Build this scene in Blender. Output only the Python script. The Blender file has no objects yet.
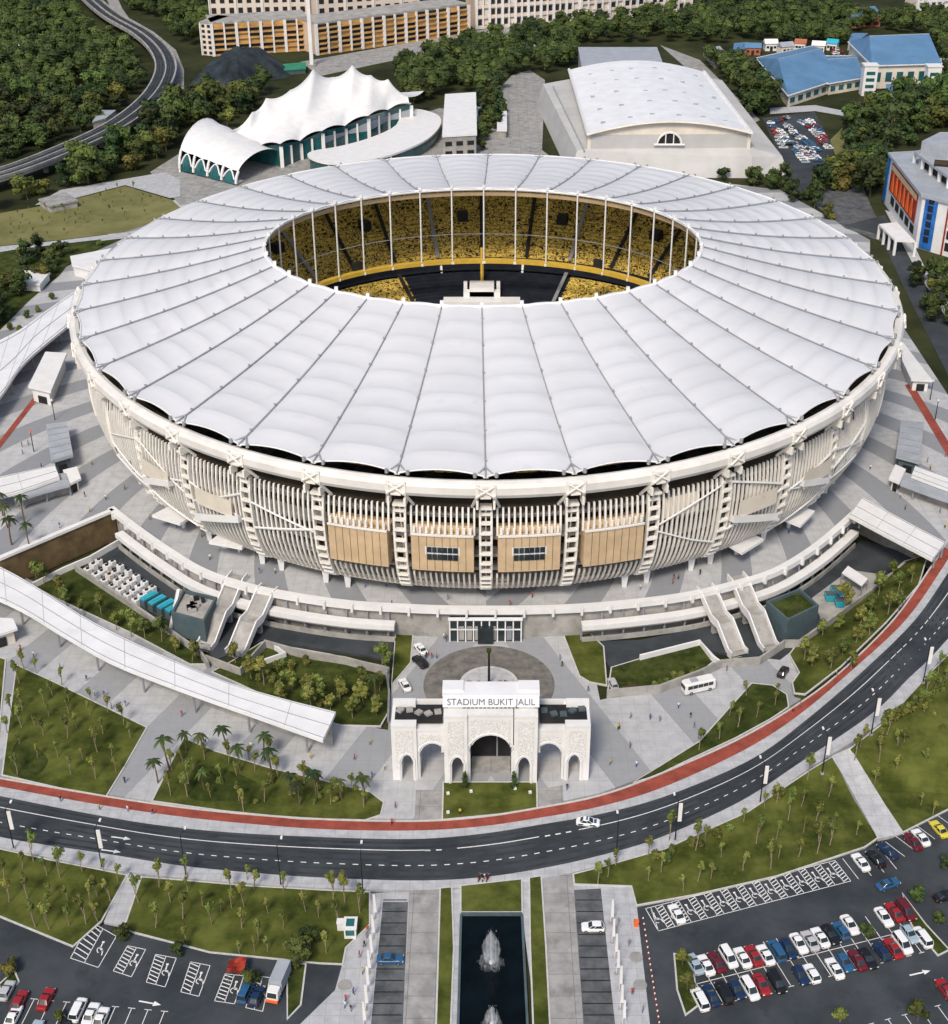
import bpy, math, random
from mathutils import Vector, Matrix
from mathutils.geometry import tessellate_polygon
random.seed(7)
SC = bpy.context.scene
COL = SC.collection
R = math.radians
PI = math.pi

# ------------------------------------------------------------------ camera
FPX, TILT, CAMH, CX = 1400.0, math.atan(800 / 1400), 180.0, 491.0
CT, ST = math.cos(TILT), math.sin(TILT)
cam_data = bpy.data.cameras.new('camera')
cam = bpy.data.objects.new('camera', cam_data)
COL.objects.link(cam)
cam.location = (0, 0, CAMH)
cam.rotation_euler = (PI / 2 - TILT, 0, 0)
cam_data.sensor_fit = 'VERTICAL'
cam_data.sensor_height = 36
cam_data.sensor_width = 36
cam_data.lens = 36 * FPX / 1024
cam_data.shift_x = (474 - CX) / 1024
cam_data.clip_start = 1
cam_data.clip_end = 8000
SC.camera = cam

# ------------------------------------------------------------------ light
SUN_EL, SUN_AZ = R(48), R(197)          # azimuth from +Y, clockwise
world = bpy.data.worlds.new('World')
SC.world = world
world.use_nodes = True
wn = world.node_tree
bg = wn.nodes['Background']
sky = wn.nodes.new('ShaderNodeTexSky')
sky.sky_type = 'NISHITA'
sky.sun_disc = False
sky.sun_elevation = SUN_EL
sky.sun_rotation = SUN_AZ
sky.air_density = 1.0
sky.dust_density = 3.0
wn.links.new(sky.outputs[0], bg.inputs[0])
bg.inputs[1].default_value = 0.095
sun_data = bpy.data.lights.new('sun', 'SUN')
sun_data.energy = 1.9
sun_data.angle = R(13)
sun_data.color = (1, .9, .76)
sun = bpy.data.objects.new('sun', sun_data)
COL.objects.link(sun)
sd = Vector((math.sin(SUN_AZ) * math.cos(SUN_EL), math.cos(SUN_AZ) * math.cos(SUN_EL), math.sin(SUN_EL)))
sun.rotation_euler = sd.to_track_quat('Z', 'Y').to_euler()
SC.view_settings.view_transform = 'Standard'
SC.view_settings.look = 'None'
SC.view_settings.gamma = 1
SC.view_settings.exposure = 0.56
SC.cycles.volume_bounces = 4

# ------------------------------------------------------------------ survey: photograph pixel -> place on a level plane
def G(px, py, z=0.0):
    u, v = (px - CX) / FPX, (py - 512) / FPX
    t = (CAMH - z) / (ST + v * CT)
    return Vector((u * t, (CT - v * ST) * t, z))
def ZT(y, py):
    v = (py - 512) / FPX
    return CAMH - y * (ST + v * CT) / (CT - v * ST)
def ss(a, b, x):
    t = min(1, max(0, (x - a) / (b - a)))
    return t * t * (3 - 2 * t)
UP = 7.0                                 # level of the upper terrace
def zt(px):
    return 7.0 * ss(745, 945, px)        # the ring road climbs to the terrace on the right
def P2(pts, z=0.0):
    return [G(p[0], p[1], z) for p in pts]

# ------------------------------------------------------------------ materials
MATS = {}
def mat(name, col, rough=.75, var=.12, scale=.25, spec=.3, metal=0, col2=None, bump=0, obj=False, rnd=0, detail=5, emit=0):
    if name in MATS: return MATS[name]
    m = bpy.data.materials.new(name); m.use_nodes = True
    nt = m.node_tree; b = nt.nodes['Principled BSDF']
    b.inputs['Roughness'].default_value = rough
    b.inputs['Specular IOR Level'].default_value = spec
    b.inputs['Metallic'].default_value = metal
    if obj:
        src = nt.nodes.new('ShaderNodeTexCoord').outputs['Object']
    else:
        src = nt.nodes.new('ShaderNodeNewGeometry').outputs['Position']
    if var or col2:
        n = nt.nodes.new('ShaderNodeTexNoise')
        n.inputs['Scale'].default_value = scale; n.inputs['Detail'].default_value = detail
        n.inputs['Roughness'].default_value = .62
        nt.links.new(src, n.inputs['Vector'])
        rp = nt.nodes.new('ShaderNodeValToRGB')
        c2 = col2 or [min(1, c * (1 + var)) for c in col]
        c1 = col if col2 else [c * (1 - var) for c in col]
        rp.color_ramp.elements[0].position = .36; rp.color_ramp.elements[1].position = .64
        rp.color_ramp.elements[0].color = (*c1, 1); rp.color_ramp.elements[1].color = (*c2, 1)
        nt.links.new(n.outputs['Fac'], rp.inputs['Fac'])
        out = rp.outputs['Color']
        if rnd:
            oi = nt.nodes.new('ShaderNodeObjectInfo')
            mr = nt.nodes.new('ShaderNodeMapRange')
            mr.inputs['To Min'].default_value = 1 - rnd; mr.inputs['To Max'].default_value = 1 + rnd
            nt.links.new(oi.outputs['Random'], mr.inputs['Value'])
            hs = nt.nodes.new('ShaderNodeHueSaturation')
            nt.links.new(mr.outputs[0], hs.inputs['Value'])
            mh = nt.nodes.new('ShaderNodeMapRange')
            mh.inputs['To Min'].default_value = .465; mh.inputs['To Max'].default_value = .53
            wn_ = nt.nodes.new('ShaderNodeTexWhiteNoise'); wn_.noise_dimensions = '1D'
            nt.links.new(oi.outputs['Random'], wn_.inputs['W'])
            nt.links.new(wn_.outputs['Value'], mh.inputs['Value'])
            nt.links.new(mh.outputs[0], hs.inputs['Hue'])
            nt.links.new(out, hs.inputs['Color']); out = hs.outputs['Color']
        nt.links.new(out, b.inputs['Base Color'])
        if bump:
            bp = nt.nodes.new('ShaderNodeBump'); bp.inputs['Strength'].default_value = bump
            nt.links.new(n.outputs['Fac'], bp.inputs['Height']); nt.links.new(bp.outputs[0], b.inputs['Normal'])
    else:
        b.inputs['Base Color'].default_value = (*col, 1)
    MATS[name] = m
    return m

def mix_second(m, maskfn, col):
    """put a second colour over a material where a node-built mask is 1"""
    nt = m.node_tree; b = nt.nodes['Principled BSDF']
    link = b.inputs['Base Color'].links[0]; old = link.from_socket
    mx = nt.nodes.new('ShaderNodeMix'); mx.data_type = 'RGBA'
    nt.links.new(maskfn(nt), mx.inputs[0]); nt.links.new(old, mx.inputs[6])
    mx.inputs[7].default_value = (*col, 1)
    nt.links.new(mx.outputs[2], b.inputs['Base Color'])
def mth(nt, op, a, b=None):
    n = nt.nodes.new('ShaderNodeMath'); n.operation = op
    for i, x in enumerate((a, b)):
        if x is None: continue
        if isinstance(x, (int, float)): n.inputs[i].default_value = x
        else: nt.links.new(x, n.inputs[i])
    return n.outputs[0]
def pos(nt):
    g = nt.nodes.new('ShaderNodeNewGeometry'); s = nt.nodes.new('ShaderNodeSeparateXYZ')
    nt.links.new(g.outputs['Position'], s.inputs[0]); return s.outputs

M = {}
M['asphalt'] = mat('asphalt', (.028, .035, .042), .85, scale=.09, col2=(.055, .064, .073), bump=.05)
M['asphalt_old'] = mat('asphalt_old', (.06, .066, .072), .85, scale=.3, col2=(.13, .138, .145))
M['track'] = mat('red_track', (.27, .062, .042), .85, .22, .35)
M['walk'] = mat('pale_walkway', (.42, .43, .45), .8, .12, .5)
M['lane'] = mat('drive_concrete', (.24, .24, .235), .85, scale=.35, col2=(.36, .355, .345))
M['paint'] = mat('road_paint', (.75, .75, .74), .7, .1, 2)
M['kerb'] = mat('kerb_concrete', (.5, .5, .49), .8, .1, 1)
M['lawn'] = mat('lawn_grass', (.038, .050, .009), .95, scale=.16, col2=(.115, .13, .03), spec=.1, bump=.3, detail=9)
M['lawn2'] = mat('garden_grass', (.022, .034, .007), .95, scale=.3, col2=(.065, .08, .02), spec=.1, bump=.3)
M['field'] = mat('dry_field', (.12, .125, .045), .95, scale=.06, col2=(.2, .19, .08), spec=.1)
M['soil'] = mat('garden_soil', (.05, .028, .014), .95, scale=.4, col2=(.08, .05, .025))
M['earth'] = mat('woodland_floor', (.018, .024, .010), .95, scale=.03, col2=(.05, .055, .022), spec=.1)
M['white'] = mat('white_paint', (.72, .72, .72), .5, .05, .3)
M['white_metal'] = mat('white_metal', (.74, .75, .77), .4, .06, .15)
M['membrane'] = mat('roof_membrane', (.70, .715, .745), .55, .05, .05)
M['cream'] = mat('cream_cladding', (.67, .615, .53), .6, .10, .12)
M['fin'] = mat('fin_white', (.79, .765, .72), .5, .08, .25)
M['tan'] = mat('tan_cladding', (.55, .41, .26), .6, .1, .3)
M['tan_dark'] = mat('dark_tan_and_shade', (.035, .027, .018), .8, .3, .2)  # dark brown; on the inner wall and top rail it carries painted shade
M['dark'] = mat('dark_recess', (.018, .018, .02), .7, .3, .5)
M['steel'] = mat('grey_steel', (.30, .31, .34), .45, .1, .5, metal=.3)
M['greyroof'] = mat('grey_roof', (.33, .36, .40), .6, .1, .2)
M['glass'] = mat('dark_glass', (.02, .03, .035), .12, .3, .3, spec=.7)
M['teal_glass'] = mat('teal_glass', (.02, .10, .11), .15, .3, .2, spec=.6)
M['teal_wall'] = mat('teal_grey_wall', (.075, .11, .125), .6, .15, .3)
M['teal'] = mat('turquoise_plastic', (.03, .36, .47), .5, .12, .5)
M['concrete'] = mat('weathered_concrete', (.26, .255, .245), .85, scale=.25, col2=(.4, .39, .37))
M['brown_wall'] = mat('stained_wall', (.085, .06, .03), .9, scale=.25, col2=(.17, .12, .06))
M['seat'] = mat('yellow_seats', (.02, .016, .01), .7, scale=.5, col2=(.74, .55, .13), detail=4)
M['seat'].node_tree.nodes['Color Ramp'].color_ramp.elements[0].position = .465
M['seat'].node_tree.nodes['Color Ramp'].color_ramp.elements[1].position = .50
M['seat'].node_tree.nodes['Noise Texture'].inputs['Distortion'].default_value = 3.0
M['yellow'] = mat('yellow_steel', (.55, .36, .05), .6, .1, .5)
M['navy'] = mat('navy_cover', (.012, .016, .026), .7, .3, .3)
M['water'] = mat('pool_water', (.003, .006, .008), .12, .3, .2, spec=.12)
M['spray'] = mat('water_spray', (.8, .84, .88), .4, .05, 1)
M['pale_bark'] = mat('pale_bark', (.26, .21, .15), .9, .2, 2, obj=True)
M['bark'] = mat('bark', (.12, .09, .06), .9, .3, 2, obj=True)
M['leaf'] = mat('broad_leaves', (.014, .029, .009), .7, scale=.22, col2=(.095, .135, .03), spec=.25, obj=True, rnd=.45)
M['leafy'] = mat('young_leaves', (.06, .085, .018), .7, scale=.9, col2=(.19, .21, .05), spec=.25, obj=True, rnd=.35)
M['leafw'] = mat('far_leaves', (.014, .028, .008), .7, scale=.07, col2=(.09, .125, .03), spec=.25)
M['circle'] = mat('aged_paving', (.11, .105, .10), .85, scale=.5, col2=(.2, .19, .175))
M['leaf2'] = mat('yellow_green_leaves', (.035, .045, .010), .7, scale=.22, col2=(.17, .17, .035), spec=.25, obj=True, rnd=.4)
M['leaf3'] = mat('deep_green_leaves', (.010, .024, .010), .7, scale=.22, col2=(.05, .08, .022), spec=.25, obj=True, rnd=.4)
M['tyre'] = mat('tyre', (.02, .02, .02), .8, 0, 1)
M['blue_roof'] = mat('blue_roof', (.10, .21, .36), .55, .12, .08)
M['brick'] = mat('terracotta', (.36, .13, .07), .8, .15, .3)

# ------------------------------------------------------------------ objects
def second_noise(m, col, scale, thr, amt, stretch=None):
    def f(nt):
        g = nt.nodes.new('ShaderNodeNewGeometry'); n = nt.nodes.new('ShaderNodeTexNoise'); n.inputs['Scale'].default_value = scale; n.inputs['Detail'].default_value = 7
        n.inputs['Roughness'].default_value = .65; nt.links.new(g.outputs['Position'], n.inputs['Vector'])
        r = nt.nodes.new('ShaderNodeMapRange'); r.inputs['From Min'].default_value = thr; r.inputs['From Max'].default_value = thr + .12; r.inputs['To Max'].default_value = amt; nt.links.new(n.outputs['Fac'], r.inputs['Value']); return r.outputs[0]
    mix_second(m, f, col)
def joints(m, col, size, w, amt):
    def f(nt):
        x, y, z = pos(nt); o = None
        for c in (x, y):
            q = mth(nt, 'GREATER_THAN', mth(nt, 'ABSOLUTE', mth(nt, 'SUBTRACT', mth(nt, 'FRACT', mth(nt, 'DIVIDE', c, size)), .5)), .5 - w / size / 2)
            o = q if o is None else mth(nt, 'MAXIMUM', o, q)
        return mth(nt, 'MULTIPLY', o, amt)
    mix_second(m, f, col)
for k_ in ('lawn', 'lawn2'):
    second_noise(M[k_], (.022, .034, .006), .055, .52, .65); second_noise(M[k_], (.16, .135, .06), .11, .64, .5); second_noise(M[k_], (.10, .125, .025), .5, .57, .5)
second_noise(M['asphalt'], (.018, .021, .025), .13, .56, .6); second_noise(M['asphalt'], (.085, .088, .09), .35, .66, .45)
second_noise(M['lane'], (.15, .15, .145), .2, .56, .6); second_noise(M['walk'], (.26, .265, .27), .22, .6, .5); joints(M['walk'], (.22, .23, .24), 2.4, .10, .5); joints(M['lane'], (.13, .13, .13), 4.5, .12, .7)
second_noise(M['track'], (.13, .035, .028), .3, .6, .5); second_noise(M['concrete'], (.13, .125, .115), .3, .58, .5)
second_noise(M['white_metal'], (.52, .52, .53), .16, .6, .35); second_noise(M['membrane'], (.55, .56, .575), .10, .56, .45); second_noise(M['cream'], (.42, .36, .28), .2, .6, .5); second_noise(M['fin'], (.5, .45, .38), .25, .6, .5)
ORG = {}
def tag(o, label=None, cat=None, group=None, kind=None):
    if label: o['label'] = label
    if cat: o['category'] = cat
    if group: o['group'] = group
    if kind: o['kind'] = kind
    return o
def empty(name, loc=(0, 0, 0), label=None, cat=None, group=None):
    o = bpy.data.objects.new(name, None); COL.objects.link(o)
    o.location = loc; o.empty_display_size = .5
    ORG[o.name] = Vector(loc)
    return tag(o, label, cat, group)

class MB:
    def __init__(s): s.v = []; s.f = []; s.m = []; s.smooth = False
    def face(s, pts, mi=0):
        n = len(s.v); s.v += [tuple(p) for p in pts]; s.f.append(tuple(range(n, n + len(pts)))); s.m.append(mi); return s
    def cap(s, pts, mi=0, flip=False):
        n = len(s.v); s.v += [tuple(p) for p in pts]
        for t in tessellate_polygon([[Vector((p[0], p[1], 0)) for p in pts]]):
            a, b, c = (pts[i] for i in t)
            cr = (b[0] - a[0]) * (c[1] - a[1]) - (b[1] - a[1]) * (c[0] - a[0])
            if (cr < 0) != flip: t = (t[0], t[2], t[1])
            s.f.append(tuple(n + i for i in t)); s.m.append(mi)
        return s
    def prism(s, pts, z0, z1, mi=0, ms=None, bottom=False, dz=None):
        """pts: outline; z1 may be None -> use each point's own z (+dz)"""
        ar = sum(pts[i][0] * pts[(i + 1) % len(pts)][1] - pts[(i + 1) % len(pts)][0] * pts[i][1] for i in range(len(pts)))
        if ar < 0: pts = list(reversed(pts))
        top = [(p[0], p[1], (p[2] + (dz or 0)) if z1 is None else z1) for p in pts]
        bot = [(p[0], p[1], z0) for p in pts]
        s.cap(top, mi)
        if bottom: s.cap(bot, mi if ms is None else ms, True)
        for i in range(len(pts)):
            j = (i + 1) % len(pts)
            s.face([bot[i], bot[j], top[j], top[i]], mi if ms is None else ms)
        return s
    def box(s, c, d, rz=0, mi=0):
        x, y, z = d[0] / 2, d[1] / 2, d[2] / 2; cs, sn = math.cos(rz), math.sin(rz)
        p = [(c[0] + a * x * cs - b * y * sn, c[1] + a * x * sn + b * y * cs, c[2] + e * z)
             for e in (-1, 1) for a, b in ((-1, -1), (1, -1), (1, 1), (-1, 1))]
        n = len(s.v); s.v += p
        for q in ((3, 2, 1, 0), (4, 5, 6, 7), (0, 1, 5, 4), (1, 2, 6, 5), (2, 3, 7, 6), (3, 0, 4, 7)):
            s.f.append(tuple(n + i for i in q)); s.m.append(mi)
        return s
    def hexa(s, lo, hi, mi=0):
        """solid between two point loops of the same length"""
        n = len(lo); b = len(s.v); s.v += [tuple(p) for p in lo] + [tuple(p) for p in hi]
        s.f.append(tuple(b + i for i in reversed(range(n)))); s.m.append(mi)
        s.f.append(tuple(b + n + i for i in range(n))); s.m.append(mi)
        for i in range(n):
            j = (i + 1) % n; s.f.append((b + i, b + j, b + n + j, b + n + i)); s.m.append(mi)
        return s
    def tube(s, p0, p1, r0, r1=None, n=6, mi=0, cap=True):
        p0, p1 = Vector(p0), Vector(p1); r1 = r0 if r1 is None else r1
        d = (p1 - p0).normalized(); a = d.orthogonal().normalized(); b = d.cross(a)
        k = len(s.v)
        for p, r in ((p0, r0), (p1, r1)):
            for i in range(n):
                t = 2 * PI * i / n; s.v.append(tuple(p + (a * math.cos(t) + b * math.sin(t)) * r))
        for i in range(n):
            j = (i + 1) % n; s.f.append((k + i, k + j, k + n + j, k + n + i)); s.m.append(mi)
        if cap:
            s.f.append(tuple(k + i for i in reversed(range(n)))); s.m.append(mi)
            s.f.append(tuple(k + n + i for i in range(n))); s.m.append(mi)
        return s
    def path(s, pts, r, n=6, mi=0):
        for a, b in zip(pts, pts[1:]): s.tube(a, b, r, n=n, mi=mi)
        return s
    def grid(s, rows, mi=0, close=False):
        n = len(s.v); w = len(rows[0])
        for r in rows: s.v += [tuple(p) for p in r]
        for i in range(len(rows) - 1):
            for j in range(w if close else w - 1):
                k = (j + 1) % w
                s.f.append((n + i * w + j, n + i * w + k, n + (i + 1) * w + k, n + (i + 1) * w + j)); s.m.append(mi)
        return s
    def mesh(s, name, mats, off=None, smooth=None):
        me = bpy.data.meshes.new(name)
        v = s.v if off is None else [(p[0] - off[0], p[1] - off[1], p[2] - off[2]) for p in s.v]
        me.from_pydata(v, [], s.f)
        if not isinstance(mats, (list, tuple)): mats = [mats]
        for m in mats: me.materials.append(M[m] if isinstance(m, str) else m)
        me.polygons.foreach_set('material_index', s.m)
        if s.smooth if smooth is None else smooth: me.polygons.foreach_set('use_smooth', [True] * len(s.f))
        me.update(); return me
    def build(s, name, mats, parent=None, label=None, cat=None, group=None, kind=None, smooth=None, center=False):
        off = ORG.get(parent.name) if parent else None
        if center and parent is None:
            xs = [p[0] for p in s.v]; ys = [p[1] for p in s.v]
            off = Vector(((min(xs) + max(xs)) / 2, (min(ys) + max(ys)) / 2, min(p[2] for p in s.v)))
        o = bpy.data.objects.new(name, s.mesh(name, mats, off, smooth)); COL.objects.link(o)
        if parent: o.parent = parent; ORG[o.name] = off
        elif off is not None: o.location = off
        return tag(o, label, cat, group, kind)

def copy_tree(o, parent=None):
    c = o.copy(); COL.objects.link(c)
    if parent: c.parent = parent
    for ch in o.children: copy_tree(ch, c)
    return c
def inside(p, poly):
    r = False; j = len(poly) - 1
    for i in range(len(poly)):
        a, b = poly[i], poly[j]
        if (a[1] > p[1]) != (b[1] > p[1]) and p[0] < (b[0] - a[0]) * (p[1] - a[1]) / (b[1] - a[1]) + a[0]: r = not r
        j = i
    return r
def offset(pts, d):
    n = len(pts); ar = sum(pts[i][0] * pts[(i + 1) % n][1] - pts[(i + 1) % n][0] * pts[i][1] for i in range(n))
    sg = 1 if ar > 0 else -1; out = []
    for i in range(n):
        a, b, c = Vector(pts[i - 1][:2]), Vector(pts[i][:2]), Vector(pts[(i + 1) % n][:2])
        e1, e2 = (b - a).normalized(), (c - b).normalized()
        nn = Vector((e1.y + e2.y, -e1.x - e2.x)) * sg
        nn = nn.normalized() if nn.length > 1e-6 else Vector((e1.y, -e1.x)) * sg
        cs = max(.5, nn.dot(Vector((e1.y, -e1.x)) * sg))
        q = b + nn * d / cs
        out.append(Vector((q.x, q.y, pts[i][2] if len(pts[i]) > 2 else 0)))
    return out
def spline(pts, n=8, closed=False):
    """Catmull-Rom through points"""
    P = [Vector(p) for p in pts]; out = []; k = len(P)
    rng = range(k) if closed else range(k - 1)
    for i in rng:
        if closed: a, b, c, d = P[i - 1], P[i], P[(i + 1) % k], P[(i + 2) % k]
        else: a, b, c, d = P[max(0, i - 1)], P[i], P[i + 1], P[min(k - 1, i + 2)]
        for q in range(n):
            t = q / n
            out.append(.5 * (2 * b + (c - a) * t + (2 * a - 5 * b + 4 * c - d) * t * t + (3 * b - a - 3 * c + d) * t ** 3))
    if not closed: out.append(P[-1])
    return out
def resample(pts, n):
    L = [0]
    for a, b in zip(pts, pts[1:]): L.append(L[-1] + (b - a).length)
    out = []; j = 0
    for i in range(n):
        s = L[-1] * i / (n - 1)
        while j < len(L) - 2 and L[j + 1] < s: j += 1
        t = (s - L[j]) / max(1e-9, L[j + 1] - L[j]); out.append(pts[j].lerp(pts[j + 1], min(1, t)))
    return out
ONES = ['', 'first', 'second', 'third', 'fourth', 'fifth', 'sixth', 'seventh', 'eighth', 'ninth', 'tenth', 'eleventh', 'twelfth', 'thirteenth',
        'fourteenth', 'fifteenth', 'sixteenth', 'seventeenth', 'eighteenth', 'nineteenth']
TENS = ['', '', 'twent', 'thirt', 'fort', 'fift', 'sixt', 'sevent', 'eight', 'ninet']
def nth(n):
    if n < 20: return ONES[n]
    t, u = divmod(n, 10)
    return TENS[t] + 'ieth' if u == 0 else TENS[t] + 'y-' + ONES[u]
# ================================================================== THE SETTING: ground, roads, lawns
SX, SY = -1.1, 377.7                     # middle of the stadium
EA, EB = 112.0, 121.5
def el(ang, dr, z):
    t = R(ang); return Vector((SX + (EA + dr) * math.cos(t), SY + (EB + dr) * math.sin(t), z))

g = MB(); g.face([(-2500, -300, -.6), (2500, -300, -.6), (2500, 4200, -.6), (-2500, 4200, -.6)])
g.build('ground', 'earth', kind='structure')

# upper terrace: one raised body reaching the horizon, its front edge curves round the stadium
TER_EDGE = [(-420, 640), (-120, 610), (0, 559), (113, 511), (140, 532), (170, 553), (205, 574), (250, 589), (300, 599), (350, 606), (395, 609), (440, 611), (490, 611.5),
            (540, 611), (585, 609), (640, 604), (690, 597), (735, 586), (775, 573), (818, 546), (862, 507), (950, 550), (1010, 575), (1200, 540)]
te = [G(a, b, UP) for a, b in TER_EDGE]
RING_PX = TER_EDGE[3:21]
rim = spline([G(a, b, UP) for a, b in RING_PX], 6)
terr = te[:3] + rim + te[21:]
terr += [Vector((2400, 900, UP)), Vector((2400, 4000, UP)), Vector((-2400, 4000, UP)), Vector((-2400, 400, UP))]
g = MB(); g.prism(terr, -.6, UP, 0, 1); g.build('terrace', ['earth', 'concrete'], kind='structure')

# paving of the upper plaza: swirling pale and grey stripes round the stadium
plaza = mat('striped_paving', (.44, .45, .465), .8, .1, .4)
def swirl(nt):
    x, y, z = pos(nt)
    dx = mth(nt, 'SUBTRACT', x, SX); dy = mth(nt, 'SUBTRACT', y, SY)
    an = mth(nt, 'ARCTAN2', dy, dx)
    r = mth(nt, 'SQRT', mth(nt, 'ADD', mth(nt, 'MULTIPLY', dx, dx), mth(nt, 'MULTIPLY', dy, dy)))
    sx = mth(nt, 'SIGN', dx)
    sw = mth(nt, 'MULTIPLY', mth(nt, 'MULTIPLY', r, .0065), sx)
    w = mth(nt, 'SINE', mth(nt, 'MULTIPLY', mth(nt, 'ADD', an, sw), 38))
    return mth(nt, 'MULTIPLY', mth(nt, 'GREATER_THAN', w, .15), .85)
mix_second(plaza, swirl, (.22, .235, .26)); M['plaza'] = plaza; second_noise(plaza, (.25, .255, .26), .2, .58, .55); joints(plaza, (.2, .21, .22), 3.0, .12, .32)
plaza2 = mat('banded_paving', (.42, .43, .445), .8, .1, .4)
def bands(nt):
    x, y, z = pos(nt)
    ax = mth(nt, 'ABSOLUTE', x)
    a = mth(nt, 'ADD', mth(nt, 'MULTIPLY', ax, .28), mth(nt, 'MULTIPLY', y, .12))
    return mth(nt, 'MULTIPLY', mth(nt, 'GREATER_THAN', mth(nt, 'SINE', a), .25), .7)
mix_second(plaza2, bands, (.24, .255, .275)); M['plaza2'] = plaza2; second_noise(plaza2, (.25, .255, .26), .2, .58, .55); joints(plaza2, (.2, .21, .22), 3.0, .12, .32)
up_poly = [G(a, b, UP) for a, b in [(-300, 590), (-100, 575), (0, 559)]] + rim + [G(a, b, UP) for a, b in [(950, 550), (990, 560), (1000, 470), (948, 395), (905, 330), (870, 300), (870, 240)]]
up_poly += [G(a, b, UP) for a, b in [(780, 190), (700, 180), (490, 175), (250, 185), (150, 205), (100, 240), (70, 265), (0, 300), (-100, 330), (-300, 400)]]
g = MB(); g.cap([(p.x, p.y, UP + .03) for p in up_poly]); g.build('upper_plaza', 'plaza', kind='structure')

# lower plaza
low = [G(a, b) for a, b in [(-150, 560), (20, 575), (200, 660), (330, 720), (388, 730), (395, 640), (395, 600), (580, 600), (600, 700), (640, 690), (760, 655), (800, 640), (850, 650), (800, 700), (739, 736), (660, 771),
       (600, 793), (538, 806), (480, 815), (414, 819), (320, 817), (225, 810), (150, 801), (75, 789), (0, 776), (-150, 755)]]
g = MB(); g.prism(low, -.6, 0); g.build('lower_plaza', 'plaza2', kind='structure')

# ---- ring road
E0 = [(-90, 762), (0, 779), (75, 792), (150, 804), (225, 813), (320, 820), (414, 822), (480, 818), (538, 809), (600, 796.5), (660, 775), (739, 740), (800, 704), (844, 670), (894.5, 620), (930, 570), (948, 541), (985, 470)]
E1 = [(-90, 770), (0, 787), (75, 801), (150, 813), (225, 822), (320, 829.5), (414, 831), (480, 827), (538, 818.5), (600, 807), (665, 787), (745, 750), (800, 714.5), (855, 668), (906, 620), (940, 572), (955, 547), (996, 474)]
E2 = [(-90, 779), (0, 796), (75, 811), (150, 824), (225, 832), (320, 837), (414, 839), (480, 834), (538, 825), (605, 813), (672, 794), (752, 759), (805, 721), (862.5, 671.6), (915, 620), (950, 570), (965, 548), (1006, 478)]
E3 = [(-90, 817), (0, 837.4), (50, 846), (101, 853.4), (180, 866), (250, 873), (320, 878), (414, 881), (480, 878), (541, 869), (600, 856), (660, 838), (740, 802), (800, 763), (872, 714), (909.4, 678), (948, 639), (1060, 510)]
E4 = [(-90, 825), (0, 847.5), (50, 858), (101, 868.6), (180, 878), (250, 884), (320, 888), (414, 890), (480, 886), (545, 878), (605, 865), (665, 848), (748, 811), (812, 767), (889, 717), (929.7, 671.6), (960, 640), (1075, 515)]
NR = 120
def edge(e): return resample(spline([G(a, b, zt(a)) for a, b in e], 10), NR)
EE = [edge(e) for e in (E0, E1, E2, E3, E4)]
def lift(pts, d): return [Vector((p.x, p.y, p.z + d)) for p in pts]
def ribbon(name, a, b, d, m, skirt=True):
    g = MB(); A, B = lift(a, d), lift(b, d)
    rows = [A, B]
    if skirt: rows = [[Vector((p.x, p.y, -.6)) for p in a], A, B, [Vector((p.x, p.y, -.6)) for p in b]]
    g.grid(list(reversed(rows))); return g.build(name, m, kind='structure')
ribbon('cycle_track', EE[0], EE[1], .02, 'track')
ribbon('pavement', EE[1], EE[2], .13, 'walk')
ribbon('ring_road', EE[2], EE[3], 0.0, 'asphalt')
ribbon('pavement', EE[3], EE[4], .13, 'walk')
kb = MB()
for i, o in ((0, -.35),):
    A = EE[0]; Bp = [a + (a - b).normalized() * .4 for a, b in zip(EE[0], EE[1])]
    kb.grid([lift(A, .16), lift(Bp, .16)]); kb.grid([lift(A, -.3), lift(A, .16)]); kb.grid([lift(Bp, .16), lift(Bp, -.3)])
kb.build('kerb', 'kerb', kind='structure')
def lerp_line(f): return [a.lerp(b, f) for a, b in zip(EE[2], EE[3])]
mk = MB()
la, lb = lift(lerp_line(.268), .012), lift(lerp_line(.286), .012)
for i in range(NR - 1):
    u = i / (NR - 1)
    px = 491 + FPX * la[i].x / (la[i].y * CT + CAMH * ST)
    if 424 < px < 446 or 538 < px < 566: continue
    mk.face([lb[i], lb[i + 1], la[i + 1], la[i]])
M['worn'] = mat('worn_asphalt', (.020, .025, .030), .8, scale=.2, col2=(.045, .053, .060))
for f_ in (.07, .19, .36, .50, .73, .88):
    a_, b_ = lift(lerp_line(f_), .006), lift(lerp_line(f_ + .05), .006); g = MB(); g.grid([b_, a_]); g.build('tyre_wear', 'worn', kind='structure')
da, db = lerp_line(.632), lerp_line(.65)
cum = 0; n_d = 0
fine_a, fine_b = resample(lift(da, .012), 900), resample(lift(db, .012), 900)
for i in range(0, 893, 7):
    mk.face([fine_b[i], fine_b[i + 3], fine_a[i + 3], fine_a[i]])
fa, fb = resample(lift(lerp_line(.275), .012), 900), resample(lift(lerp_line(.30), .012), 900)
for i in range(0, 893, 6):
    px = 491 + FPX * fa[i].x / (fa[i].y * CT + CAMH * ST)
    if 424 < px < 446 or 538 < px < 566: mk.face([fb[i], fb[i + 3], fa[i + 3], fa[i]])
def arrow(px, py, ang, z=.012, s=1.0):
    c = G(px, py); cs, sn = math.cos(ang), math.sin(ang)
    def q(x, y): return Vector((c.x + (x * cs - y * sn) * s, c.y + (x * sn + y * cs) * s, z))
    mk.face([q(-1.9, -.14), q(.6, -.14), q(.6, .14), q(-1.9, .14)]); mk.face([q(.6, -.5), q(1.9, 0), q(.6, .5)])
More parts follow.
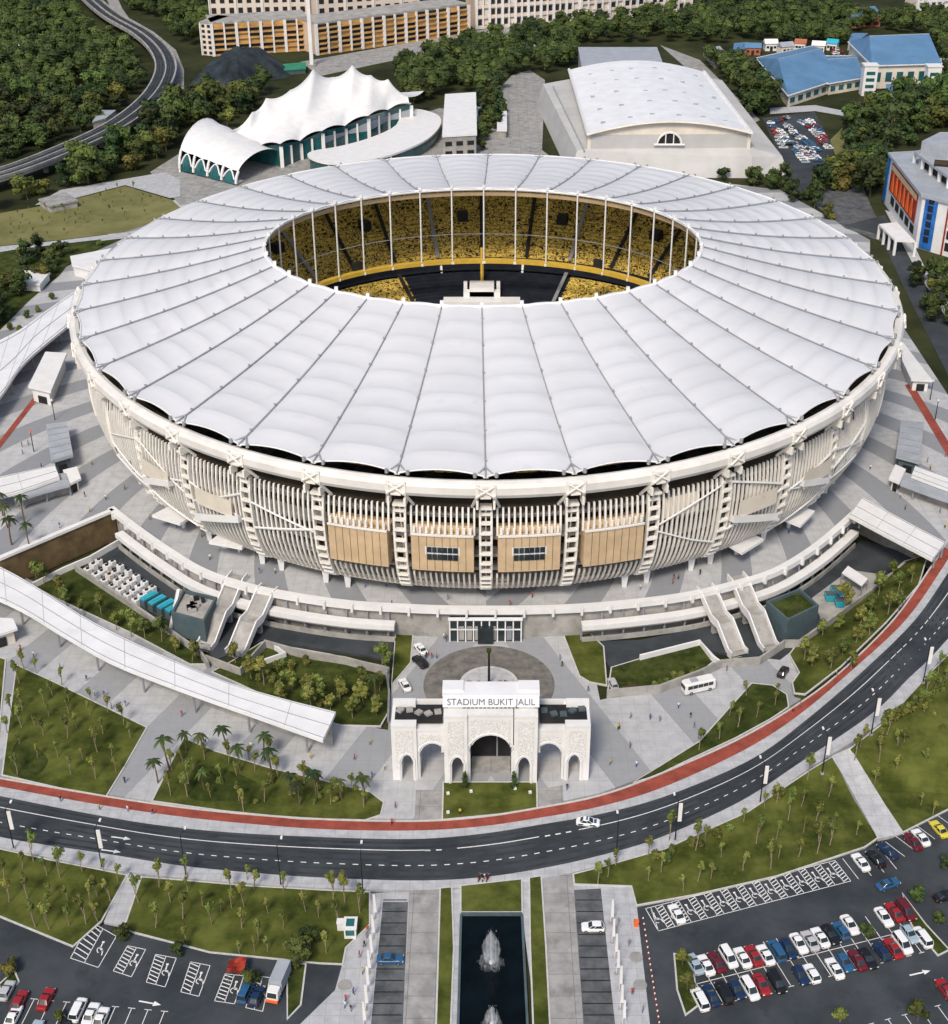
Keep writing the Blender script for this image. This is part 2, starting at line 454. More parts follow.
arrow(121, 838, R(-10)); arrow(111, 851, R(-10)); arrow(60, 971 - 40, R(-12)); arrow(150, 1003, R(-12)); arrow(920, 973, R(15))
mk.build('road_marking', 'paint', kind='structure')
def interp(e, x):
    for a, b in zip(e, e[1:]):
        if a[0] <= x <= b[0]: return a[1] + (b[1] - a[1]) * (x - a[0]) / (b[0] - a[0])
    return e[0][1] if x < e[0][0] else e[-1][1]
def zg(px, py):
    """level of the ground beside the climbing road"""
    if px < 745: return 0.0
    s_, n_ = py - interp(E4, px), interp(E0, px) - py
    f = 1 - ss(6, 75, s_) if s_ > 0 else (1 - ss(4, 60, n_) if n_ > 0 else 1)
    return zt(px) * f
# ---- lawns with kerbs
def lawn(name, px, m='lawn', kerb=True, z=None, h=.14, trees=None):
    w = [G(a, b, zg(a, b) if z is None else z) for a, b in px]
    g = MB(); g.prism(w, -.6 if not z or z < 1 else z - .3, None, dz=h)
    o = g.build(name, m, kind='structure')
    if kerb:
        k = offset(w, .28); g = MB(); n = len(w)
        for i in range(n):
            j = (i + 1) % n
            a, b, c, d = w[i], w[j], k[j], k[i]
            t = [Vector((p.x, p.y, p.z + h + .03)) for p in (a, b, c, d)]
            g.face(t); g.face([Vector((d.x, d.y, d.z - .2)), t[3], t[2], Vector((c.x, c.y, c.z - .2))]); g.face([t[0], Vector((a.x, a.y, a.z)), Vector((b.x, b.y, b.z)), t[1]])
        g.build('kerb', 'kerb', kind='structure')
    return w
L1 = [(17, 666), (50, 681), (95, 703), (146, 728), (125, 765), (106, 796), (60, 788), (3, 775)]
L0 = [(-60, 640), (5, 660), (-5, 770), (-60, 762)]
L2 = [(184, 739), (215, 752), (270, 769), (330, 783), (370, 793), (383, 803), (380, 815), (365, 820), (300, 818.5), (225, 811), (153, 801)]
LG = [(444, 783), (536, 783), (536.5, 808), (500, 814), (443, 819.5)]
L3 = [(635, 782), (660, 767), (700, 742), (725, 714), (752, 684), (772, 686), (786, 695), (788, 707), (770, 719), (735, 738), (690, 759), (655, 776)]
L4 = [(797, 645), (830, 625), (870, 592), (905, 562), (927, 555), (918, 585), (886, 622), (841, 666), (805, 694), (795, 693), (793, 683), (800, 673), (790, 655)]
L5 = [(30, 584), (75, 566), (140, 610), (195, 648), (206, 664), (190, 664), (130, 632), (60, 600)]
L6 = [(213, 672), (232, 662), (262, 643), (330, 655), (388, 668), (388, 712), (380, 726), (340, 725), (300, 712), (240, 684)]
L7 = [(392, 684), (397, 622), (413, 628), (410, 663)]
L8 = [(561, 627), (577, 622), (603, 647), (606, 685), (590, 682), (580, 676)]
L9 = [(608, 694), (612, 668), (655, 655), (699, 641), (716, 659), (700, 672), (660, 688)]
S1 = [(-60, 836), (0, 850), (50, 861), (101, 871), (126, 876), (101, 921), (73, 946), (0, 916), (-60, 893)]
S2 = [(142, 878), (180, 881), (250, 887), (320, 891), (369, 893), (369, 925), (345, 948), (342, 964), (320, 963), (210, 952), (130, 931), (126, 925)]
S3 = [(574, 875), (605, 867), (665, 850), (748, 813), (812, 770), (832, 758), (855, 797), (877, 838), (864, 847), (776, 876), (695, 894.5), (637, 905), (632, 886), (575, 884)]
S4 = [(850, 750), (889, 720), (930, 674), (948, 656), (1010, 610), (1060, 800), (948, 809), (903, 832), (875, 790)]
for n_, q_, m_ in (('lawn', L1, 'lawn'), ('lawn', L0, 'lawn'), ('lawn', L2, 'lawn'), ('lawn', LG, 'lawn'), ('lawn', L3, 'lawn2'), ('lawn', L4, 'lawn'), ('lawn', L5, 'lawn2'), ('lawn', L6, 'lawn2'),
                   ('lawn', L7, 'lawn'), ('lawn', L8, 'lawn'), ('lawn', L9, 'lawn2'), ('lawn', S1, 'lawn'), ('lawn', S2, 'lawn'), ('lawn', S3, 'lawn'), ('lawn', S4, 'lawn')):
    lawn(n_, q_, m_)
# paths between the lawns
for q in ([(126, 872), (142, 876), (126, 926), (104, 922)], [(832, 756), (850, 748), (903, 834), (878, 839)]):
    w = [G(a, b, zg(a, b)) for a, b in q]; g = MB(); g.prism(w, -.6, None, dz=.1); g.build('path', 'walk', kind='structure')
for q, m_ in (([(20, 740), (48, 760), (30, 780), (10, 768)], 'lawn2'), ([(200, 765), (260, 785), (235, 800), (190, 798)], 'lawn2'), ([(610, 698), (640, 693), (640, 684), (612, 690)], 'soil')):
    w = spline([G(a, b) for a, b in q], 6, True); g = MB(); g.cap([(p.x, p.y, .16) for p in w]); g.build('planting_bed', m_, kind='structure')

# ---- car parks
def asph(name, px, m='asphalt', z=0.0):
    w = [G(a, b) for a, b in px]; g = MB(); g.prism(w, -.6, z); return g.build(name, m, kind='structure')
asph('car_park', [(-90, 888), (0, 918), (73, 948), (104, 924), (130, 933), (210, 953), (320, 964), (342, 965), (335, 990), (300, 1024), (290, 1090), (-90, 1090)])
asph('car_park', [(637, 907), (695, 896.5), (776, 878), (864, 849), (903, 834), (948, 811), (1060, 800), (1060, 1090), (665, 1090), (650, 1024)])
# ---- central promenade
asph('promenade', [(300, 1090), (300, 1024), (335, 990), (342, 965), (345, 948), (369, 925), (369, 893), (440, 891), (541, 879), (632, 886), (637, 905), (650, 1024), (665, 1090), (545, 1090), (522, 913), (461, 913), (454, 1090)], 'walk', -.02)
asph('drive', [(409.5, 887), (440.5, 888), (438, 950), (436.3, 1024), (434, 1090), (400, 1090), (403.3, 1024)], 'lane', .0)
asph('drive', [(541.5, 878), (573, 870), (577, 930), (583.5, 1024), (588, 1090), (553, 1090), (550, 1024)], 'lane', .0)
asph('drive', [(416, 790), (442.5, 790), (442.3, 822), (414.3, 823)], 'lane', .006)
asph('drive', [(538, 790), (563, 785), (563.6, 803), (538.5, 809)], 'lane', .006)
for q in ([(383, 902), (408, 902), (403, 1024), (400, 1090), (366, 1090), (371, 1024)], [(574, 890), (600.8, 888.5), (615, 1024), (622, 1090), (587, 1090), (583.5, 1024)]):
    asph('drive', q, 'asphalt_old', .004)
# grass strips beside the pool
for q in ([(441, 889), (451, 888), (453, 948), (450, 1024), (447, 1090), (435, 1090), (437, 1024)], [(530, 878.5), (540.5, 877), (545, 945), (549, 1024), (552, 1090), (536, 1090), (534, 1024), (531, 945)]):
    lawn('lawn', q, 'lawn', True)
lawn('lawn', [(461.5, 886.5), (521, 880), (521.5, 912), (461.5, 912)], 'lawn')
g = MB(); g.prism([G(a, b) for a, b in [(461, 914), (522, 914), (527.5, 1024), (531, 1090), (454, 1090), (457.5, 1024)]], -.65, -.35); g.build('pool_water', 'water', kind='structure')
# joint lines of the grass-grid lanes
jl = MB()
for k in range(16):
    y = 900 + k * 11.5
    for (xa, xb) in ((383 - (y - 902) * .1, 407 - (y - 902) * .045), (575 + (y - 890) * .07, 601 + (y - 890) * .105)):
        a, b = G(xa, y), G(xb, y); jl.face([(a.x, a.y - .12, .01), (b.x, b.y - .12, .01), (b.x, b.y + .12, .01), (a.x, a.y + .12, .01)])
jl.build('paving_joint', 'dark', kind='structure')
# drop-off circle behind the gate
cc = G(489, 684)
def ring_sheet(name, c, r0, r1, z, m, n=64, sq=1.0):
    g = MB(); rows = [[Vector((c.x + r * math.cos(2 * PI * i / n), c.y + r * sq * math.sin(2 * PI * i / n), z)) for i in range(n)] for r in (r1, r0)]
    g.grid(rows, close=True); return g.build(name, m, kind='structure')
ring_sheet('drop_off_circle', cc, 6.3, 14, .02, 'circle')
ring_sheet('drop_off_circle', cc, 5.6, 6.3, .10, 'kerb')
ring_sheet('drop_off_circle', cc, 0.01, 5.6, .07, 'walk')
# pit floors in front of the concourse
asph('service_road', [(84, 566), (113, 540), (150, 566), (205, 600), (300, 628), (393, 640), (393, 660), (330, 650), (262, 640), (215, 660), (200, 640), (140, 606)], 'asphalt', .02)
asph('service_yard', [(575, 642), (640, 640), (700, 628), (770, 605), (820, 575), (862, 540), (930, 560), (905, 565), (870, 592), (830, 625), (797, 647), (780, 660), (700, 650), (655, 658), (610, 668), (600, 650)], 'asphalt', .02)
g = MB(); g.cap([(p.x, p.y, .05) for p in P2([(812, 598), (850, 570), (885, 575), (868, 592), (838, 614), (822, 622)])]); g.build('service_yard', 'concrete', kind='structure')
# ---- far ground: dry field, paths, mound, roads
def far_sheet(name, px, m, d=.05):
    w = [G(a, b, UP + d) for a, b in px]; g = MB(); g.cap(w); return g.build(name, m, kind='structure')
far_sheet('field', [(-60, 222), (0, 213), (60, 203), (125, 186), (172, 200), (185, 212), (125, 232), (60, 240), (0, 246), (-60, 250)], 'field', .06)
far_sheet('path', [(-60, 252), (0, 246.5), (60, 240.5), (125, 232.5), (140, 230), (130, 236), (60, 244), (12, 250), (-60, 262)], 'walk', .09)
far_sheet('path', [(35, 205), (60, 190), (165, 172), (180, 180), (180, 196), (170, 198), (125, 185), (60, 202)], 'walk', .08)
far_sheet('lawn', [(-60, 262), (12, 251), (125, 238), (105, 247), (70, 262), (60, 275), (30, 300), (0, 330), (-60, 360)], 'lawn2', .07)
far_sheet('lawn', [(70, 38), (100, 35), (125, 45), (140, 62), (110, 62), (80, 58)], 'lawn', .07)
far_sheet('car_park', [(762, 118), (815, 112), (832, 145), (835, 165), (800, 195), (785, 165), (775, 145)], 'asphalt', .10)
far_sheet('road', [(845, 225), (880, 235), (905, 290), (948, 375), (990, 430), (990, 390), (948, 325), (915, 270), (885, 215)], 'asphalt', .10)
far_sheet('pavement', [(885, 210), (915, 268), (948, 321), (990, 378), (1000, 365), (948, 300), (925, 268), (900, 215)], 'walk', .12)
far_sheet('path', [(905, 385), (912, 383), (960, 460), (950, 460)], 'track', .12)
far_sheet('path', [(0, 440), (33, 398), (37, 400), (0, 448), (-60, 520), (-68, 510)], 'track', .12)
far_sheet('road', [(835, 170), (860, 180), (875, 215), (900, 235), (890, 245), (845, 228), (815, 205)], 'asphalt_old', .06)
far_sheet('path', [(150, 172), (185, 150), (230, 145), (300, 150), (440, 108), (462, 112), (462, 158), (300, 190), (180, 205)], 'lane', .045)
far_sheet('road', [(500, 88), (512, 75), (530, 70), (545, 80), (542, 150), (555, 160), (500, 160), (508, 110)], 'lane', .06)
far_sheet('car_park', [(462, 145), (470, 100), (500, 90), (505, 160), (465, 160)], 'lane', .05)
far_sheet('road', [(300, 62), (480, 30), (560, 20), (560, 28), (480, 42), (320, 76)], 'lane', .06)
far_sheet('car_park', [(755, 62), (800, 48), (850, 62), (840, 72), (790, 66), (765, 80)], 'asphalt_old', .06)
far_sheet('path', [(660, 45), (700, 60), (745, 105), (760, 120), (740, 130), (700, 80)], 'lane', .06)
far_sheet('lawn', [(830, 140), (842, 128), (850, 140), (850, 152), (835, 155)], 'field', .08)
far_sheet('path', [(770, 108), (815, 105), (850, 112), (850, 117), (815, 111), (770, 114)], 'walk', .09)
# ================================================================== STADIUM
stad = empty('stadium', (SX, SY, UP), 'huge oval stadium with white ribbed ring roof, slatted facade and yellow seating bowl', 'stadium')
NP = 38; STEP = 360 / NP
IA, IB, ICY, IZ = 61.0, 49.7, 381.2, 50.0
def inn(ang, dr=0, z=IZ):
    t = R(ang); return Vector((SX - 1.2 + (IA + dr) * math.cos(t), ICY + (IB + dr) * math.sin(t), z))
def ridge(ang, t, zo=42.0):
    a, b = el(ang, .6, zo), inn(ang)
    p = a.lerp(b, t); p.z = zo + (IZ - zo) * t - 1.1 * math.sin(PI * t); return p
# seams of the membrane show a touch greyer
def seams(nt):
    at = nt.nodes.new('ShaderNodeAttribute'); at.attribute_name = 'seam'
    return mth(nt, 'MULTIPLY', at.outputs['Fac'], .35)
mix_second(M['membrane'], seams, (.52, .535, .56))
M['ring_white'] = mat('ring_paint', (.71, .695, .67), .5, .10, .12)
def translucent(m, f):
    nt = m.node_tree; b = nt.nodes['Principled BSDF']; t = nt.nodes.new('ShaderNodeBsdfTranslucent'); t.inputs[0].default_value = (.85, .85, .82, 1)
    x = nt.nodes.new('ShaderNodeMixShader'); x.inputs[0].default_value = f; nt.links.new(b.outputs[0], x.inputs[1]); nt.links.new(t.outputs[0], x.inputs[2])
    nt.links.new(x.outputs[0], nt.nodes['Material Output'].inputs['Surface'])
translucent(M['membrane'], .09)
NU, NT, HO = 10, 36, 9
def panel(k):
    a0 = -90 + STEP * k; a1 = a0 + STEP
    rows = []; seam = []
    for j in range(NT + 1):
        t = j / NT; row = []
        for i in range(NU + 1):
            u = i / NU; uu = .012 + u * .976
            if t == 0: te = 0.006 + .012 * math.sin(PI * u)
            else: te = t
            te = max(te, .006 + .018 * math.sin(PI * u)) if t < .04 else te
            p = ridge(a0 + STEP * uu, te)
            ch = ridge(a0, te).lerp(ridge(a1, te), uu)
            arch = 1 - (2 * u - 1) ** 2
            amp = (1.2 - .6 * te) * (.5 + .5 * min(1, te / .12))
            fr = (te * HO) % 1.0
            sag = math.sin(PI * fr) * .36 * (1 - .5 * te)
            q = Vector((ch.x * .6 + p.x * .4, ch.y * .6 + p.y * .4, ch.z + .10 + arch ** .8 * (amp - sag)))
            row.append(q)
        rows.append(row)
    g = MB(); g.grid(rows); o = g.build('roof_panel', 'membrane', stad, smooth=True)
    at = o.data.attributes.new('seam', 'FLOAT', 'POINT')
    v = []
    for j in range(NT + 1):
        for i in range(NU + 1): v.append(1.0 if j % 4 == 0 else 0.0)
    at.data.foreach_set('value', v)
    # sharp hoops every fourth row
    for e in o.data.edges:
        a, b = e.vertices
        if a // (NU + 1) == b // (NU + 1) and (a // (NU + 1)) % 4 == 0: e.use_edge_sharp = True
    # the rim cord of the outer arch
    r = MB(); r.path([p + Vector((0, 0, .05)) for p in rows[0]], .22, 5); r.build('edge_cord', 'white', o)
for k in range(NP): panel(k)
M['cable_grey'] = mat('cable_grey', (.30, .31, .33), .5, .1, .5)
for k in range(NP):
    a = -90 + STEP * k
    g = MB(); pts = [ridge(a, t / 12) + Vector((0, 0, .42)) for t in range(13)]
    g.path(pts, .15, 5)
    g.grid([[ridge(a - STEP * .03, t / 12), ridge(a + STEP * .03, t / 12)] for t in range(13)][::-1], 1)
    for p in pts[1:-1:2]: g.box(p + Vector((0, 0, .35)), (.45, .45, .4), R(a))
    e0 = ridge(a, 0.02)
    for s in (-1, 1):
        q = el(a + s * 1.15, .4, 42.1); g.tube(ridge(a, .05) + Vector((0, 0, .4)), q, .22, n=5)
        g.tube(q, q + Vector((0, 0, .9)), .4, n=6)
    g.build('ridge_cable', ['cable_grey', 'white_metal'], stad)
# compression ring: broad white box girder
N = 228
prof = [(-.6, 40.4), (-.4, 41.1), (.6, 41.4), (1.6, 41.1), (2.1, 40.3), (2.1, 38.7), (1.6, 37.8), (.2, 37.4), (-.4, 37.8), (-.6, 39)]
g = MB(); g.grid([[el(360 * i / N, dr, z) for dr, z in prof] for i in range(N + 1)], close=True); g.build('roof_ring', 'ring_white', stad, smooth=False)
for k in range(NP):
    a = -90 + STEP * k; g = MB()
    for s in (-1, 1):
        p = el(a + s * .9, 2.1, 39.6); g.box(p, (.5, .7, 3.0), R(a)); g.box(el(a + s * .9, 1.0, 36.2), (2.2, .5, 1.8), R(a))
        g.tube(el(a + s * .9, 1.9, 38.2), el(a + s * 1.5, -1.5, 34), .35, n=5); g.tube(el(a + s * .9, 2.3, 40.8), el(a - s * .9, 2.6, 38.6), .25, n=5)
    g.box(el(a, 2.0, 40.6), (.6, 2.6, .4), R(a)); g.box(el(a, 2.1, 38.2), (.6, 2.2, .4), R(a)); g.box(el(a, -.5, 34.6), (2.2, 2.6, .5), R(a))
    g.build('ring_bracket', 'fin', stad)
# inner tension rings, hanging struts
g = MB(); n = 152
g.grid([[inn(360 * i / n, .5 + .55 * math.cos(2 * PI * j / 8), IZ + .15 + .55 * math.sin(2 * PI * j / 8)) for j in range(8)] for i in range(n + 1)], close=True)
g.build('tension_ring', 'white_metal', stad, smooth=True)
g = MB()
g.grid([[inn(360 * i / n, dr, z) for dr, z in ((-.3, 27.2), (1.6, 27.2), (1.6, 26), (-.3, 26))] for i in range(n + 1)], close=True)
g.build('lower_ring', 'yellow', stad)
g = MB(); g.path([inn(360 * i / 76, .6, 35.6) for i in range(77)], .13, 4); g.build('stay_cable', 'steel', stad)
for k in range(NP):
    a = -90 + STEP * k; g = MB()
    g.tube(inn(a, .2, 26), inn(a, .2, IZ + 1.3), .25, n=6); g.box(inn(a, .2, IZ + 1.0), (.9, .9, .9)); g.box(inn(a, .2, 26.4), (1.1, 1.1, .9))
    g.build('flying_strut', 'white_metal', stad)
for k in range(-15, 16):
    if k % 4 == 0 and k:
        a = 90 + STEP * k * .98; g = MB(); g.box(inn(a + 2, 2.2, 28.4), (3.2, 1.5, 2.6), R(a - 90)); g.build('floodlight_cluster', 'dark', stad)
# roof underside edge strip seen through the opening
g = MB(); g.grid([[inn(360 * i / n, .8, 49.2), inn(360 * i / n, 1.2, 47.8)][::-1] for i in range(n + 1)]); g.build('fascia', 'tan', stad)

# seating bowl
def bowl(a, b, z, i, n=128): t = 2 * PI * i / n; return Vector((SX + a * math.cos(t), SY + 1 + b * math.sin(t), z))
def tier(name, a0, b0, z0, a1, b1, z1, steps, m, lo=0, hi=128):
    g = MB(); rows = []
    for s in range(steps):
        f0, f1 = s / steps, (s + 1) / steps; z = z0 + (z1 - z0) * f0
        for f in (f0, f1):
            rows.append([bowl(a0 + (a1 - a0) * f, b0 + (b1 - b0) * f, z, i) for i in range(lo, hi + 1)])
    g.grid(rows); return g.build(name, m, stad)
tier('upper_seating', 76, 73.5, 20.5, 104, 112, 38, 22, 'seat')
lt = [(0, 24, 'seat'), (24, 40, 'navy'), (40, 128, 'seat')]
for lo, hi, m in lt: tier('lower_seating', 50, 46, 8.6, 73, 71, 17, 14, m, lo, hi)
g = MB(); g.grid([[bowl(76, 73.5, 20.5, i), bowl(76, 73.5, 17, i), bowl(73, 71, 17, i)] for i in range(129)]); g.build('tier_front', 'navy', stad)
g = MB(); g.grid([[bowl(50, 46, 8.6, i), bowl(50, 46, UP, i)] for i in range(129)]); g.build('pitch_wall', 'navy', stad)
for i in range(0, 128, 4):
    for (a0, b0, z0, a1, b1, z1) in ((76, 73.5, 20.9, 104, 112, 38.6), (50, 46, 9.0, 73, 71, 17.4)):
        if z0 < 10 and i % 8: continue
        p, q = bowl(a0, b0, z0, i + .5), bowl(a1, b1, z1, i + .5); d = (q - p).cross(Vector((0, 0, 1))).normalized() * .6
        g = MB(); g.hexa([p - d, q - d, q + d, p + d], [x + Vector((0, 0, .35)) for x in (p - d, q - d, q + d, p + d)]); g.build('aisle', 'dark' if i % 3 else 'steel', stad)
for i in range(2, 128, 8):
    c = bowl(88, 90, 29.6, i); g = MB(); g.box(c, (3.4, 3.4, 3.0), 2 * PI * i / 128); g.build('vomitory', 'dark', stad)
g = MB(); g.cap([bowl(50, 46, UP + .2, i) for i in range(128)]); g.build('pitch', 'field', stad)
# stage on the far stand
c = G(482, 298, 10.5)
g = MB(); g.box((c.x, 430.3, 10.6), (25, 5, 6.4)); g.box((c.x, 436.0, 12.2), (8, 6.4, 9.6)); g.box((c.x, 434.0, 13.0), (12, 2.4, 5))
for s in (-1, 1): g.box((c.x + s * 5.4, 437, 14.5), (1.2, 1.2, 6))
g.build('stage', 'white_metal', stad)
g = MB(); g.tube((c.x, 441, 14), (c.x, 443, 27), .6, n=6); g.build('stage_mast', 'yellow', stad)
for s in (-1, 1):
    g = MB(); p, q = G(482 + s * 38, 302, 9), G(482 + s * 41, 266, 17.6); g.tube(p + Vector((0, 0, .8)), q + Vector((0, 0, .8)), .5, n=5); g.build('handrail', 'white_metal', stad)

# facade: wall behind, floors, slatted screens in bays, columns on the ridge lines
FP = [(-1.0, 34.0), (-.4, 30), (-.6, 25), (-1.2, 20), (-2.4, 15.8), (-4.0, 12.8), (-5.8, 10.8)]
def fpt(a, s, off=0):
    i = min(int(s), len(FP) - 2); f = s - i; return el(a, FP[i][0] * (1 - f) + FP[i + 1][0] * f + off, FP[i][1] * (1 - f) + FP[i + 1][1] * f)
n = 152
g = MB(); g.grid([[el(360 * i / n, dr, z) for dr, z in ((-6, 36.5), (-6, 24), (-7, 18), (-11, 12), (-14, UP))] for i in range(n + 1)]); g.build('inner_wall', 'tan_dark', stad)  # shade between the slats is put into the wall's dark colour
g = MB(); g.grid([[el(360 * i / n, dr, z) for dr, z in ((-14, 11.6), (-6.6, 11.6), (-5.6, 10.9), (-14, 10.9))][::-1] for i in range(n + 1)], close=True); g.build('soffit', 'cream', stad)
for z in (31.2, 26.0, 21.0, 16.4):
    dr = {31.2: -2.2, 26.0: -2.0, 21.0: -3.0, 16.4: -4.9}[z]
    g = MB(); g.grid([[el(360 * i / n, q, w) for q, w in ((dr - 4, z + .35), (dr, z + .35), (dr, z - .35), (dr - 4, z - .35))] for i in range(n + 1)], close=True); g.build('floor_slab', 'concrete', stad)
g = MB(); g.grid([[el(360 * i / n, q, w) for q, w in ((-6, 36.6), (-1.4, 34.2), (-1.4, 33.6), (-6, 33.9))] for i in range(n + 1)], close=True); g.build('top_rail', 'tan_dark', stad)  # coloured dark to paint in the shadow under the roof ring
# solid rear half and low cladding on the flanks
def clad(name, a0, a1, s0, s1, m, off=.15, cnt=24):
    g = MB(); g.grid([[fpt(a0 + (a1 - a0) * i / cnt, s0 + (s1 - s0) * j / 8, off) for j in range(9)] for i in range(cnt + 1)]); return g.build(name, m, stad, smooth=True)
clad('cladding', 22, 158, .1, 6, 'cream', cnt=60)
for s in (-1, 1):
    for k in range(5, 12):
        a0 = -90 + s * STEP * k; a1 = a0 + s * STEP
        if s < 0: a0, a1 = a1, a0
        clad('cladding', a0, a1, (3.6 if k == 5 else 2.9 if k == 6 else 2.3), 6, 'cream', cnt=6)
random.seed(5)
for k in range(-12, 12):
    a0 = -90 + STEP * k; side = abs(k + .5) > 5
    m = STEP * .10 if not side else STEP * .02
    cnt = 12 if not side else 15
    g = MB()
    for i in range(cnt):
        a = a0 + m + (STEP - 2 * m) * (i + .5) / cnt
        hw = (STEP - 2 * m) / cnt * (.17 if not side else .2)
        s1 = 6.0 if not side else 3.4
        if k in (-2, -1, 0, 1): segs = [(3.75, 6)]
        elif side and random.random() < .35: segs = [(.15 + random.random() * .6, s1 - random.random())]
        else: segs = [(0, s1)]
        for sa, sb in segs:
            q = 8; rows = []
            for j in range(q + 1):
                s = sa + (sb - sa) * j / q
                if s >= 6: s = 5.999
                rows.append([fpt(a - hw, s, -.25), fpt(a - hw, s, .2), fpt(a + hw, s, .2), fpt(a + hw, s, -.25)])
            g.grid(rows, close=True); 
    o = g.build('fin_screen', 'fin', stad)
    if k in (-2, -1, 0, 1):
        g = MB()
        for i in range(cnt):
            a = a0 + m + (STEP - 2 * m) * (i + .5) / cnt
            g.grid([[fpt(a - hw, 1.5 * j / 4, -.3), fpt(a - hw, 1.5 * j / 4, .2), fpt(a + hw, 1.5 * j / 4, .2), fpt(a + hw, 1.5 * j / 4, -.3)] for j in range(5)], close=True)
        g.build('fin_screen', 'fin', stad)
    for s in (.5, 3.0, 4.9):
        if k in (-2, -1, 0, 1) and s in (3.0,): continue
        if side and s > 3.5: continue
        r = MB(); r.path([fpt(a0 + m + (STEP - 2 * m) * i / 4, s, -.8) for i in range(5)], .16, 4); r.build('rail', 'steel', o)
# tan boxes with windows over the entrance
for k in (-2, -1, 0, 1):
    a0 = -90 + STEP * (k + .14); a1 = -90 + STEP * (k + .86)
    g = MB(); rows = []
    for i in range(9):
        a = a0 + (a1 - a0) * i / 8
        rows.append([el(a, -5, 28.0), el(a, .9, 28.0), el(a, .5, 18.9), el(a, -5, 18.9)])
    g.grid(rows, close=True); g.face(rows[0]); g.face(list(reversed(rows[-1])))
    b = g.build('lounge_box', 'tan', stad)
    j = MB()
    for i in range(1, 8):
        a = a0 + (a1 - a0) * i / 8; j.tube(el(a, .93, 27.6), el(a, .55, 19.1), .05, n=4)
    j.build('joint', 'tan_dark', b)
    t = MB(); t.path([el(a0 + (a1 - a0) * i / 8, 1.0, 28.1) for i in range(9)], .28, 4); t.build('sill', 'white', b)
    for i in range(10):
        a = a0 + (a1 - a0) * (i + .5) / 10; t = MB(); t.box(el(a, .7, 29.2), (.4, .5, 1.5), R(a)); t.build('railing_post', 'fin', b)
    t = MB(); t.grid([[el(a0 + (a1 - a0) * i / 8, -.6, 29.8), el(a0 + (a1 - a0) * i / 8, -.6, 28.1)] for i in range(9)]); t.build('balcony_back', 'tan', b)
    if k in (-1, 0):
        w = MB(); w.grid([[el(a0 + (a1 - a0) * (.22 + .56 * i / 8), .82, 25.2), el(a0 + (a1 - a0) * (.22 + .56 * i / 8), .60, 21.8)] for i in range(9)]); w.build('window_band', 'white', b)
        for i in range(6):
            for z in (24.4, 22.6):
                a = a0 + (a1 - a0) * (.25 + .5 * (i + .5) / 6); w = MB(); w.box(el(a, .72, z), (.3, 1.0, 1.35), R(a)); w.build('window', 'glass', b)
for k in range(-11, 12):
    a = -90 + STEP * k; g = MB()
    if abs(k) <= 5:
        for s in (-1, 1):
            for q in range(6): g.hexa([fpt(a + s * .62 - .12, q, -.4), fpt(a + s * .62 + .12, q, -.4), fpt(a + s * .62 + .12, q, .5), fpt(a + s * .62 - .12, q, .5)][::-1],
                                     [fpt(a + s * .62 - .12, q + .999, -.4), fpt(a + s * .62 + .12, q + .999, -.4), fpt(a + s * .62 + .12, q + .999, .5), fpt(a + s * .62 - .12, q + .999, .5)][::-1])
        for q in range(11):
            g.box(fpt(a, .3 + q * .53, .2), (1.0, 2.4, .5), R(a))
        g.tube(fpt(a, 0, .3), fpt(a, 5.9, .3), .22, n=4)
    else:
        for s in (-1, 1): g.path([fpt(a + s * .35, q * .7, .2) for q in range(5)], .28, 4)
    g.build('column', 'fin', stad)
    if 2 <= abs(k) <= 6:
        for s in (-1, 1):
            l = MB(); p = el(a + s * 1.5, -7.2, 11.5); l.hexa([p + Vector((x, y, -4.5)) for x, y in ((-.5, -.5), (.5, -.5), (.5, .5), (-.5, .5))], [p + Vector((x, y, .4)) for x, y in ((-.9, -.9), (.9, -.9), (.9, .9), (-.9, .9))]); l.build('leg', 'white', stad)
# stair flights slanting across the screens
def flight(a0, z0, a1, z1, w=2.6, off=2.2):
    g = MB(); N_ = 8; rows = []
    for i in range(N_ + 1):
        f = i / N_; a = a0 + (a1 - a0) * f; z = z0 + (z1 - z0) * f
        rows.append([el(a, -1.5, z + .6), el(a, off, z + w), el(a, off, z - w * .1), el(a, -1.5, z - .6)])
    g.grid(rows, close=True); g.face(rows[0][::-1]); g.face(rows[-1]); g.build('stair_flight', 'white', stad)
rb_ = random.Random(9)
for k in range(-6, 6):
    if -3 < k < 2: continue
    a0 = -90 + STEP * k; s_top = 3.2 if abs(k + .5) > 5 else 5.6
    for q in range(3 if abs(k + .5) > 4 else 2):
        u0, u1 = (.08, .92) if (k + q) % 2 else (.92, .08); s0 = .3 + rb_.random() * 1.2 + q * 1.1; s1 = min(s_top, s0 + .7 + rb_.random())
        g = MB(); g.path([fpt(a0 + STEP * (u0 + (u1 - u0) * i / 5), s0 + (s1 - s0) * i / 5, .45) for i in range(6)], .2 + .14 * rb_.random(), 5); g.build('brace', 'white', stad)
    if rb_.random() < .7:
        z0 = .4 + rb_.random() * 1.2; g = MB(); w = STEP * (.3 + .3 * rb_.random()); a1 = a0 + STEP * .15 + rb_.random() * (STEP * .7 - w)
        g.grid([[fpt(a1 + w * i / 5, z0 + j * .55, -.45) for j in range(3)] for i in range(6)]); g.build('infill_panel', 'cream', stad)
